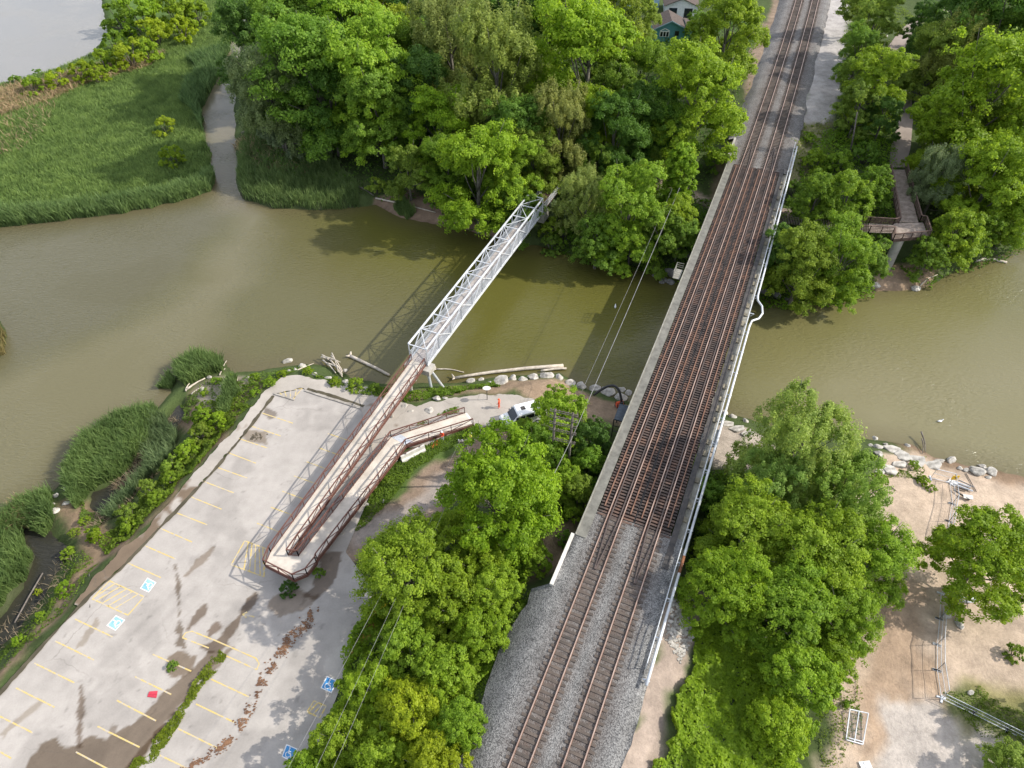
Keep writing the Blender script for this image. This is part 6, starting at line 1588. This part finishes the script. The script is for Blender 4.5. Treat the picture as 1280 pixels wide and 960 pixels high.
# black hose with red pump by the railway bridge
p0, p1, p2, p3 = at(742, 494, 2.8), at(760, 480, 4.4), at(774, 479, 4.4), at(777, 504, 2.8)
ho = empty('hose', gat(777, 505), 0, 'thick black hose arching over the armour stones beside the railway bridge', 'hose')
mb = MB(); cps = []
for t in np.linspace(0, 1, 16): cps.append(p0 * (1 - t) ** 3 + p1 * 3 * t * (1 - t) ** 2 + (p2 + Vector((0, 0, 1))) * 3 * t * t * (1 - t) + p3 * t ** 3)
mb.tube(cps, .17, 8); o = mb.build('hose_run', M['black'], ho, True); o.data.transform(Matrix.Translation(-ho.location))
mb = MB(); mb.tube([p3 + Vector((0, 0, -.1)), p3 + Vector((0, 0, .25))], .24, 10); o = mb.build('coupling', M['dark_steel'], ho); o.data.transform(Matrix.Translation(-ho.location))
pc = gat(774, 509); e = empty('water_pump', pc, 0.3, 'red pump at the end of the black hose beside the passage canopy', 'pump')
mb = MB(); mb.box((0, 0, .55), (.9, .6, .55)); mb.tube([(-.45, 0, .95), (.45, 0, .95)], .2, 10); mb.build('pump_body', M['orange'], e)
mb = MB(); [mb.beam((sx * .5, sy * .35, 0), (sx * .5, sy * .35, 1.15), .06) for sx in (-1, 1) for sy in (-1, 1)]; mb.beam((-.5, -.35, .2), (.5, -.35, .2), .06); mb.beam((-.5, .35, .2), (.5, .35, .2), .06); mb.build('pump_frame', M['dark_steel'], e)

# ------------------------------------------------------------------ people
def person(pos, rz, label, top, legs, head_mat, pose='stand', helmet=True, h=1.78, arms=None):
    e = empty('person', pos, rz, label, 'person')
    s = h / 1.78
    J = {'pel': (0, 0, .95), 'sp': (0, .0, 1.2), 'ch': (0, .01, 1.42), 'nk': (0, .01, 1.53), 'hd': (0, .03, 1.66), 'ht': (0, .02, 1.76),
         'ls': (-.20, 0, 1.44), 'le': (-.28, .03, 1.16), 'lw': (-.25, .20, .98), 'lh': (-.23, .27, .93), 'rs': (.20, 0, 1.44), 're': (.29, .0, 1.15), 'rw': (.30, .10, .92), 'rh': (.30, .13, .84),
         'lhp': (-.10, 0, .90), 'lk': (-.12, .04, .50), 'la': (-.12, -.02, .09), 'lf': (-.13, .15, .04), 'rhp': (.10, 0, .90), 'rk': (.13, .02, .50), 'ra': (.14, -.03, .09), 'rf': (.16, .14, .04)}
    if arms: J.update(arms)
    ks = list(J); E = [('pel', 'sp'), ('sp', 'ch'), ('ch', 'nk'), ('nk', 'hd'), ('hd', 'ht'), ('ch', 'ls'), ('ls', 'le'), ('le', 'lw'), ('lw', 'lh'), ('ch', 'rs'), ('rs', 're'), ('re', 'rw'), ('rw', 'rh'),
                       ('pel', 'lhp'), ('lhp', 'lk'), ('lk', 'la'), ('la', 'lf'), ('pel', 'rhp'), ('rhp', 'rk'), ('rk', 'ra'), ('ra', 'rf')]
    Rd = {'pel': .15, 'sp': .135, 'ch': .155, 'nk': .06, 'hd': .105, 'ht': .07, 'ls': .075, 'le': .055, 'lw': .042, 'lh': .04, 'rs': .075, 're': .055, 'rw': .042, 'rh': .04,
          'lhp': .095, 'lk': .07, 'la': .05, 'lf': .045, 'rhp': .095, 'rk': .07, 'ra': .05, 'rf': .045}
    me = bpy.data.meshes.new('body_skeleton'); me.from_pydata([tuple(c * s for c in J[k]) for k in ks], [(ks.index(a), ks.index(b)) for a, b in E], [])
    o = bpy.data.objects.new('body_skeleton', me); COL.objects.link(o)
    o.modifiers.new('skin', 'SKIN'); o.modifiers.new('sub', 'SUBSURF').levels = 1
    for i, k in enumerate(ks): me.skin_vertices[0].data[i].radius = (Rd[k] * s, Rd[k] * s); me.skin_vertices[0].data[i].use_root = (k == 'pel')
    dg = bpy.context.evaluated_depsgraph_get(); dg.update()
    bm_ = bpy.data.meshes.new_from_object(o.evaluated_get(dg)); bpy.data.objects.remove(o)
    bm_.name = 'body'; bm_.materials.clear()
    for m_ in (M[top], M[legs], M['skin'], M['black']): bm_.materials.append(m_)
    for p in bm_.polygons:
        c = p.center / s; p.use_smooth = True
        p.material_index = 2 if c.z > 1.55 or (abs(c.x) > .2 and c.z < 1.0 and c.z > .7) else 0 if c.z > .95 else 3 if c.z < .11 else 1
    link('body', bm_, e)
    hz = 1.66 * s; yy = .03 * s
    if helmet:
        mb = MB(); n = 12
        for k, (r_, z_) in enumerate(((.165, .05), (.13, .055), (.128, .09), (.10, .145), (.05, .17), (.01, .175))):
            mb.v += [(math.cos(2 * math.pi * i / n) * r_ * s, math.sin(2 * math.pi * i / n) * r_ * s + yy, hz + z_ * s) for i in range(n)]
        for k in range(5):
            for i in range(n): mb.f.append((k * n + i, k * n + (i + 1) % n, (k + 1) * n + (i + 1) % n, (k + 1) * n + i))
        mb.build('hard_hat', M[head_mat], e, True)
    else:
        mb = MB(); mb.tube([(0, yy - .03, hz - .02), (0, yy - .03, hz + .08), (0, yy - .02, hz + .125)], [.105 * s, .115 * s, .05 * s], 10); mb.build('hair', M['dark_cloth'], e, True)
    mb = MB(); mb.box((0, yy + .105 * s, hz - .01), (.03, .035, .05)); mb.build('nose', M['skin'], e)
    return e
person(gat(624, 510.5), 1.2, 'person in full orange work clothes standing alone on the path in the open', 'orange', 'orange', 'orange')
person(gat(553.5, 550.5), 2.6, 'worker in orange vest, white hard hat and pale trousers beside the ramp railing', 'orange', 'grey_cloth', 'white_paint', arms={'lw': (-.14, .3, 1.1), 'lh': (-.08, .38, 1.12)})
person(gat(588.5, 552.5), -1.0, 'worker in yellow vest and white hard hat on the dirt track', 'yellow_vest', 'dark_cloth', 'white_paint')
person(gat(610, 552.5), 2.0, 'worker in orange half hidden behind the spreading tree by the dirt track', 'orange', 'dark_cloth', 'orange')
pp_ = gat(1130, 108); person(pp_, 3.0, 'person in rust coloured top walking down the shaded trail', 'rust', 'dark_cloth', 'black', helmet=False, arms={'lk': (-.11, .16, .52), 'la': (-.11, .18, .10), 'lf': (-.11, .33, .05), 'rk': (.12, .0, .5), 'ra': (.12, -.24, .12), 'rf': (.12, -.12, .05)})

# ------------------------------------------------------------------ white van
vp = gat(652, 527); van = empty('van', vp, math.radians(200), 'white van parked at the end of the path behind the bright bushes', 'van')
def extr(prof, w_, mat, nm, parent, y0=None, smooth=False):
    mb = MB(); n = len(prof); y1 = w_ / 2; vs = [(x, -y1, z) for x, z in prof] + [(x, y1, z) for x, z in prof]
    mb.add(vs, [tuple(range(n)), tuple(range(2 * n - 1, n - 1, -1))] + [(i, n + i, n + (i + 1) % n, (i + 1) % n) for i in range(n)])
    o = mb.build(nm, M[mat], parent); bv = o.modifiers.new('bevel', 'BEVEL'); bv.width = .07; bv.segments = 2; bv.limit_method = 'ANGLE'; return o
extr([(-2.7, .45), (-2.75, 1.3), (-2.6, 2.35), (.7, 2.45), (1.65, 1.45), (2.6, 1.2), (2.75, .95), (2.7, .45)], 2.0, 'white_car', 'body', van)
mb = MB(); mb.add([(.86, -.82, 2.31), (.86, .82, 2.31), (1.63, .9, 1.51), (1.63, -.9, 1.51)], [(0, 1, 2, 3)]); o = mb.build('windscreen', M['glass'], van); o.modifiers.new('t', 'SOLIDIFY').thickness = .03
for s in (-1, 1):
    for x0, x1 in ((-.1, 1.1), (-1.3, -.25), (-2.4, -1.45)):
        mb = MB(); mb.box(((x0 + x1) / 2, s * 1.005, 1.85), (x1 - x0, .03, .62)); mb.build('side_window', M['glass'], van)
    for x in (-1.75, 1.75):
        w0 = empty('wheel', (x, s * .93, .38)); w0.parent = van
        mb = MB(); mb.tube([(0, -.13, 0), (0, .13, 0)], .38, 18); mb.build('tyre', M['black'], w0)
        mb = MB(); mb.tube([(0, -.145, 0), (0, .145, 0)], .22, 14); mb.build('rim', M['steel'], w0)
    mb = MB(); mb.box((2.72, s * .72, .98), (.12, .36, .2)); mb.build('headlight', M['steel'], van)
    mb = MB(); mb.box((1.25, s * 1.15, 1.55), (.16, .22, .26)); mb.build('wing_mirror', M['black'], van)
    mb = MB(); mb.box((-2.73, s * .85, 1.3), (.08, .16, .5)); mb.build('tail_light', M['red'], van)
mb = MB(); mb.box((2.74, 0, .6), (.12, 1.7, .2)); mb.build('bumper', M['black'], van)
for x in (-1.7, -.2):
    mb = MB(); mb.box((x, -.1, 2.44), (.55, .55, .10)); mb.build('roof_vent', M['dark_steel'], van)

# round sign on a post by the path
sp_ = gat(609, 500.5); e = empty('information_sign', sp_, 0, 'pale round-topped information panel on a thin post beside the path', 'sign')
mb = MB(); mb.tube([(0, 0, -.2), (0, 0, 2.3)], .05, 8); mb.build('post', M['dark_steel'], e)
mb = MB(); mb.prism([(math.cos(t) * .55, math.sin(t) * .38) for t in np.linspace(0, 6.283, 17)[:-1]], 2.3, 2.36); mb.build('panel', M['white_concrete'], e)

# concrete barrier and trough by the dog-leg, orange netting
ba, bb = gat(502, 577), gat(531, 562); e = empty('concrete_barrier', (ba + bb) / 2, 0, 'white concrete barrier block leaning by the bend of the ramp', 'barrier')
d = (bb - ba).normalized(); d.z = 0; n_ = Vector((-d.y, d.x, 0)); L_ = (bb - ba).length
mb = MB(); mb.add([d * s * L_ / 2 + n_ * y + Vector((0, 0, z)) for s in (-1, 1) for y, z in ((-.32, 0), (.32, 0), (.30, .25), (.12, .45), (.10, 1.0), (-.10, 1.0), (-.12, .45), (-.30, .25))],
                  [tuple(range(7, -1, -1)), tuple(range(8, 16))] + [(i, (i + 1) % 8, 8 + (i + 1) % 8, 8 + i) for i in range(8)]); mb.build('barrier_body', M['white_concrete'], e)
mb = MB()
for t in (-.6, .6): mb.beam(d * L_ * .5 * t + Vector((0, 0, 1.0)) - n_ * .05, d * L_ * .5 * t + Vector((0, 0, 1.09)) + n_ * .05, .2, .05)
mb.build('lifting_loop', M['dark_steel'], e)
for i, (a_, b_, lab) in enumerate((((508, 566), (528, 557), 'upper brown board propped behind the concrete barrier'), ((500, 570), (520, 560), 'lower brown board propped behind the concrete barrier'))):
    p, q = gat(*a_, .5), gat(*b_, .5); mb = MB(); mb.beam(p, q, .4, .07); mb.beam(p - Vector((0, 0, .5)), p, .07); mb.beam(q - Vector((0, 0, .5)), q, .07)
    o = mb.build('board', M['brown_timber']); o.data.transform(Matrix.Translation(-p)); o.location = p; tag(o, lab, 'board', 'boards by the ramp bend')
V, F, r_ = cover([[tuple(gat(*q)[:2]) for q in [(536, 560), (546, 552), (549, 556), (540, 562)]]], [160], .3, .18); o = stuff('orange_netting', V, F, r_, (.7, .15, .03), 'crumpled orange netting in the weeds by the ramp', 'netting', M['net'])

# ------------------------------------------------------------------ lot litter
p = gat(190, 868); mb = MB(); q = [at(x, y, LOT_Z + .05) for x, y in ((184, 871), (187, 864.5), (197, 863.5), (195.5, 872.5))]
mb.slab([q[0], q[1] + Vector((0, 0, .05)), q[2], q[3] + Vector((0, 0, .03))], .03); mb.beam(q[0].lerp(q[1], .5) + Vector((0, 0, .04)), q[2].lerp(q[3], .5) + Vector((0, 0, .05)), .06, .04)
tag(mb.build('fallen_sign', M['red']), 'dark red board lying flat in the lot beside the puddle', 'board')
mb = MB()
for i in range(26):
    c = gat(322 + random.gauss(0, 6), 546 + random.gauss(0, 2.5), .08); a = random.random() * 3; d = Vector((math.cos(a), math.sin(a), random.uniform(-.2, .3))); mb.beam(c - d * random.uniform(.15, .5), c + d * random.uniform(.15, .5), random.uniform(.05, .25), .05)
tag(mb.build('debris', M['soil']), 'small heap of broken dark debris in the upper stalls of the lot', 'debris heap', kind='stuff')
mb = MB()
for (x, y) in ((84, 862), (87, 866), (80, 867), (89, 868), (126, 773), (117, 766), (143, 750), (318, 543), (326, 548), (133, 752)):
    c = gat(x, y, .06); mb.box(c, (random.uniform(.12, .4), random.uniform(.1, .3), .06), random.random() * 3)
tag(mb.build('litter', M['white_paint']), 'bits of white litter scattered over the parking lot', 'litter', kind='stuff')
# brown leaf drift
line = [(394, 760), (385, 778), (372, 790), (360, 800), (352, 815), (340, 832), (330, 848), (322, 862), (314, 885), (303, 905), (288, 925), (268, 940), (245, 955), (232, 966)]
VV = []; FF = []; k = 0
for a_, b_ in zip(line, line[1:]):
    for i in range(150):
        t = random.random(); x = a_[0] + (b_[0] - a_[0]) * t + random.gauss(0, 3.6); y = a_[1] + (b_[1] - a_[1]) * t + random.gauss(0, 2.4)
        if vnoise(x, y, 7, 3) < .36 + random.uniform(-.12, .25): continue
        c = at(x, y, LOT_Z + .03); s = random.uniform(.04, .14); r0 = random.random() * 6.28
        for m_ in range(4): an = r0 + m_ * 1.57; VV.append((c.x + math.cos(an) * s, c.y + math.sin(an) * s * random.uniform(.5, 1), c.z + random.uniform(-.015, .06)))
        FF.append((k, k + 1, k + 2, k + 3)); k += 4
o = link('leaf_litter', np_mesh('leaf_litter', np.array(VV), np.array(FF), M['dead_leaf'])); tag(o, 'long winding drift of brown dead leaves across the parking lot', 'leaf litter', kind='stuff')
# bin-like fixtures along the lot
e = empty('swing_barrier', gat(471, 768), 0.5, 'bright yellow gate barrier at the shaded edge of the parking lot', 'barrier')
mb = MB(); mb.beam((-1.1, 0, .9), (1.1, 0, .9), .14); mb.beam((-1.1, 0, .5), (1.1, 0, .5), .10); mb.build('gate_bar', M['yellow'], e)
for x in (-1.1, 1.1): mb = MB(); mb.tube([(x, 0, 0), (x, 0, 1.1)], .13, 10); mb.tube([(x, 0, 1.08), (x, 0, 1.14)], .15, 10); mb.build('post', M['yellow'], e)
mb = MB(); mb.beam((-1, 0, .5), (1, 0, .9), .08); mb.build('brace', M['yellow'], e)
mb = MB()
for i in range(50):
    c = gat(437 + random.gauss(0, 4), 806 + random.gauss(0, 4), .04); mb.box(c, (random.uniform(.1, .4), random.uniform(.1, .3), .07), random.random() * 3)
tag(mb.build('sandy_rubble', m_noise('ochre_rubble', (.50, .31, .09), (.62, .44, .18), 3, 5, .95)), 'ochre rubble at the edge of the parking lot below the yellow barrier', 'rubble', kind='stuff')

# ------------------------------------------------------------------ beach fences
def fence_panel(a, b_, label, h=1.9, name='fence_panel', group='temporary fence panels on the beach', tilt=0.0, feet=True, mesh=True):
    e = empty(name, a, 0, label, 'fence panel', group); d = (b_ - a); L_ = d.length; up = Vector((0, 0, 1)); d0 = Vector((0, 0, 0)); d1 = d
    mb = MB(); mb.tube([d0, d0 + up * h], .035, 6); mb.tube([d1, d1 + up * h], .035, 6); mb.tube([d0 + up * h, d1 + up * h], .035, 6); mb.tube([d0 + up * .12, d1 + up * .12], .035, 6); mb.tube([d0 + up * h * .55, d1 + up * h * .55], .025, 6); mb.build('frame', M['steel'], e)
    if mesh:
        mb = MB(); n = int(L_ / .15)
        for i in range(1, n): mb.beam(d0.lerp(d1, i / n) + up * .12, d0.lerp(d1, i / n) + up * h, .008)
        for z in np.arange(.3, h, .3): mb.beam(d0 + up * z, d1 + up * z, .008)
        mb.build('wire_infill', M['wire'], e)
    if feet:
        n_ = Vector((-d.y, d.x, 0)).normalized()
        for q in (d0, d1): mb = MB(); mb.beam(q - n_ * .4 + up * .05, q + n_ * .4 + up * .05, .18, .08); mb.build('foot', M['steel'], e)
    return e
f1 = [(1187, 655), (1186, 630), (1188, 605)]
fl1 = [(1163, 598), (1187, 604), (1190, 630), (1186, 652), (1183, 672)]
labs = ['fence panel running along the flat slabs towards the yellow sign', 'fence panel below the yellow sign', 'fence panel between the yellow sign and the lone beach tree', 'fence panel end touching the lone beach tree']
for (a_, b_), lab in zip(zip(fl1, fl1[1:]), labs): fence_panel(gat(*a_), gat(*b_), lab)
fl2 = [(1176, 742), (1174, 774), (1171, 806), (1171, 838), (1176, 872)]
labs = ['fence panel in the shade of the lone tree', 'fence panel beside the rounded pale boulder', 'fence panel in the sunny middle of the sand track', 'fence panel just above the corner of the pad']
for (a_, b_), lab in zip(zip(fl2, fl2[1:]), labs): fence_panel(gat(*a_), gat(*b_), lab)
fl3 = [(1177, 874), (1216, 893), (1258, 914), (1302, 936)]
labs = ['low white crowd barrier at the corner of the concrete pad', 'low white crowd barrier second along the concrete pad', 'low white crowd barrier cut by the frame edge']
for (a_, b_), lab in zip(zip(fl3, fl3[1:]), labs): 
    e = fence_panel(gat(*a_), gat(*b_), lab, 1.15, 'crowd_barrier', 'crowd barriers along the concrete pad'); e['category'] = 'barrier'
# leaning panel and small white piece
q = [gat(1057, 925), gat(1078, 931), gat(1083, 894), gat(1060, 889)]
e = empty('leaning_panel', q[0], 0, 'white framed fence panel lying tilted at the edge of the eastern wood', 'fence panel'); R0 = q[0]
q = [v - R0 for v in q]; q[2].z += .5; q[3].z += .5; q[0].z += .1; q[1].z += .1
mb = MB(); [mb.tube([q[i], q[(i + 1) % 4]], .06, 6) for i in range(4)]; mb.tube([q[0].lerp(q[1], .5), q[3].lerp(q[2], .5)], .06, 6); mb.tube([q[0].lerp(q[3], .08), q[1].lerp(q[2], .08)], .05, 6); mb.build('frame', M['white_steel'], e)
mb = MB(); [mb.beam(q[0].lerp(q[1], t), q[3].lerp(q[2], t), .012) for t in np.linspace(.08, .92, 14)]; [mb.beam(q[0].lerp(q[3], t), q[1].lerp(q[2], t), .012) for t in np.linspace(.1, .9, 9)]; mb.build('wire_infill', M['wire'], e)
mb = MB(); mb.box(gat(1082, 957, .15), (1.0, .7, .1), .1); mb.box(gat(1082, 957, .22), (.9, .12, .06), .1); mb.box(gat(1082, 957, .22), (.12, .6, .05), .1); tag(mb.build('pallet', M['white_paint']), 'white slatted pallet at the lower edge of the wood', 'pallet')
# yellow warning sign on the fence
sp_ = gat(1187, 606); e = empty('warning_sign', sp_, 0, 'yellow warning sign with a dark mark on the beach fence', 'sign')
mb = MB(); mb.box((.05, 0, 1.45), (.85, .03, .8)); mb.build('sign_board', M['yellow'], e)
mb = MB(); mb.beam((.12, -.025, 1.25), (.22, -.025, 1.62), .10, .02, up=(0, 1, 0)); mb.beam((-.06, -.025, 1.5), (.2, -.025, 1.6), .08, .02, up=(0, 1, 0)); mb.build('mark', M['black'], e)
# ring of old pipe by the tree, river gulls
rc_ = gat(1207, 745, .1); mb = MB(); mb.tube([(math.cos(t) * .95, math.sin(t) * .75, 0.12) for t in np.linspace(0, 6.0, 26)], .12, 8); mb.tube([(math.cos(t) * .7, math.sin(t) * .55, 0.3) for t in np.linspace(.4, 5.6, 22)], .10, 8)
o = mb.build('coiled_pipe', M['steel'], None, True); o.location = rc_; tag(o, 'coil of grey pipe lying in the shade of the lone beach tree', 'pipe coil')
def gull(px, py, lab, rz):
    p = at(px, py, 0.0); e = empty('gull', p, rz, lab, 'bird')
    me = MB(); me.tube([(-.42, 0, .16), (-.3, 0, .14), (-.1, 0, .12), (.12, 0, .14), (.24, 0, .24), (.30, 0, .34), (.37, 0, .36), (.41, 0, .35)], [.02, .08, .14, .13, .075, .06, .06, .02], 10); me.build('body', M['white_paint'], e, True)
    for s in (-1, 1): mb = MB(); mb.slab([Vector((.12, s * .13, .2)), Vector((-.05, s * .16, .2)), Vector((-.52, s * .03, .2)), Vector((-.2, s * .05, .24))], .04); mb.build('wing', M['steel'], e)
    mb = MB(); mb.tube([(.40, 0, .35), (.50, 0, .33)], [.025, .008], 6); mb.build('beak', M['yellow'], e)
for e_ in (): pass
gull(1175, 527, 'white gull floating on the sunlit river right of the railway bridge', .2); gull(769, 384, 'white gull floating in the shadow of the railway bridge', 1.4)

# ------------------------------------------------------------------ houses beyond the trees
def house(px, py, w_, dpt, h, rh, rz, wall, label, name='house', gable='front', porch=False):
    p = gat(px, py); e = empty(name, p, rz, label, 'house')
    mb = MB(); x, y = w_ / 2, dpt
    mb.add([(-x, 0, -.5), (x, 0, -.5), (x, 0, h), (0, 0, h + rh), (-x, 0, h), (-x, y, -.5), (x, y, -.5), (x, y, h), (0, y, h + rh), (-x, y, h)], [(0, 1, 2, 3, 4), (9, 8, 7, 6, 5), (1, 6, 7, 2), (5, 0, 4, 9)]); mb.build('wall', M[wall], e)
    for s in (-1, 1):
        mb = MB(); o_ = .45; k = rh / x
        mb.slab([Vector((0, -o_, h + rh + .12)), Vector((s * (x + o_), -o_, h - o_ * k + .12)), Vector((s * (x + o_), y + o_, h - o_ * k + .12)), Vector((0, y + o_, h + rh + .12))], .14); mb.build('roof', M['shingle'], e)
    return e
hs = house(836, 52, 7.4, 7, 2.9, 1.75, -.04, 'teal', 'small teal house with brown gabled roof and white arched window among the trees')
w0 = None
mb = MB(); mb.box((-1.3, -.03, 1.75), (2.3, .08, 1.3)); mb.prism([(0, 0)] * 3, 0, 0) if False else None
fr = mb.build('window', M['white_paint'], hs)
for k in range(3): mb = MB(); mb.box((-2.0 + k * .7, -.085, 1.7), (.52, .03, 1.0)); mb.build('pane', M['glass'], fr)
mb = MB(); mb.prism([(-2.45, -.06), (-.15, -.06), (-.15, 0.0), (-2.45, 0.0)], 2.4, [2.42, 2.42, 2.42, 2.42]); mb.beam((-2.45, -.05, 2.42), (-1.3, -.05, 2.95), .1, .16); mb.beam((-.15, -.05, 2.42), (-1.3, -.05, 2.95), .1, .16); mb.build('window_arch', M['white_paint'], hs)
mb = MB(); mb.box((1.6, -.03, 1.9), (1.0, .06, 1.1)); f2 = mb.build('window', M['dark_steel'], hs); mb = MB(); mb.box((1.6, -.07, 1.9), (.8, .03, .9)); mb.build('pane', M['glass'], f2)
for s in (-1, 1): mb = MB(); mb.beam((0, -.48, 4.70), (s * 4.15, -.48, 2.74), .06, .22); mb.build('bargeboard', M['pale_blue'], hs)
mb = MB(); mb.box((4.9, 3.4, 1.3), (2.4, 5, 3.4)); mb.build('annex', M['teal'], hs); mb = MB(); mb.slab([Vector((3.75, .7, 3.35)), Vector((6.4, .7, 2.95)), Vector((6.4, 6.2, 2.95)), Vector((3.75, 6.2, 3.35))], .15); mb.build('annex_roof', M['shingle'], hs)
h2 = house(806, 14, 7, 9, 4.2, 2, .1, 'pale_blue', 'pale blue house at the top edge behind the teal house')
mb = MB(); mb.box((1.5, -.04, 2.6), (1.0, .06, 1.3)); f2 = mb.build('window', M['white_paint'], h2); mb = MB(); mb.box((1.5, -.08, 2.6), (.8, .03, 1.1)); mb.build('pane', M['glass'], f2)
h3 = house(850, 22, 8, 7, 2.8, 1.6, -.1, 'white_paint', 'white garage with two dark openings at the top edge behind the teal house', 'garage')
for x in (-2, 1.8): mb = MB(); mb.box((x, -.04, 1.1), (2.0, .08, 2.2)); mb.build('garage_door', M['glass'], h3)
# driveway bin
e = empty('recycling_bin', gat(692, 10), .2, 'blue wheeled bin at the top of the driveway', 'bin')
mb = MB(); mb.add([(-.35, -.35, .1), (.35, -.35, .1), (.35, .35, .1), (-.35, .35, .1), (-.45, -.45, 1.2), (.45, -.45, 1.2), (.45, .45, 1.2), (-.45, .45, 1.2)], [(3, 2, 1, 0), (4, 5, 6, 7), (0, 1, 5, 4), (1, 2, 6, 5), (2, 3, 7, 6), (3, 0, 4, 7)]); mb.build('bin_body', M['blue_paint'], e)
mb = MB(); mb.slab([Vector((-.5, -.5, 1.28)), Vector((.5, -.5, 1.28)), Vector((.5, .5, 1.36)), Vector((-.5, .5, 1.36))], .08); mb.build('lid', M['blue_paint'], e)
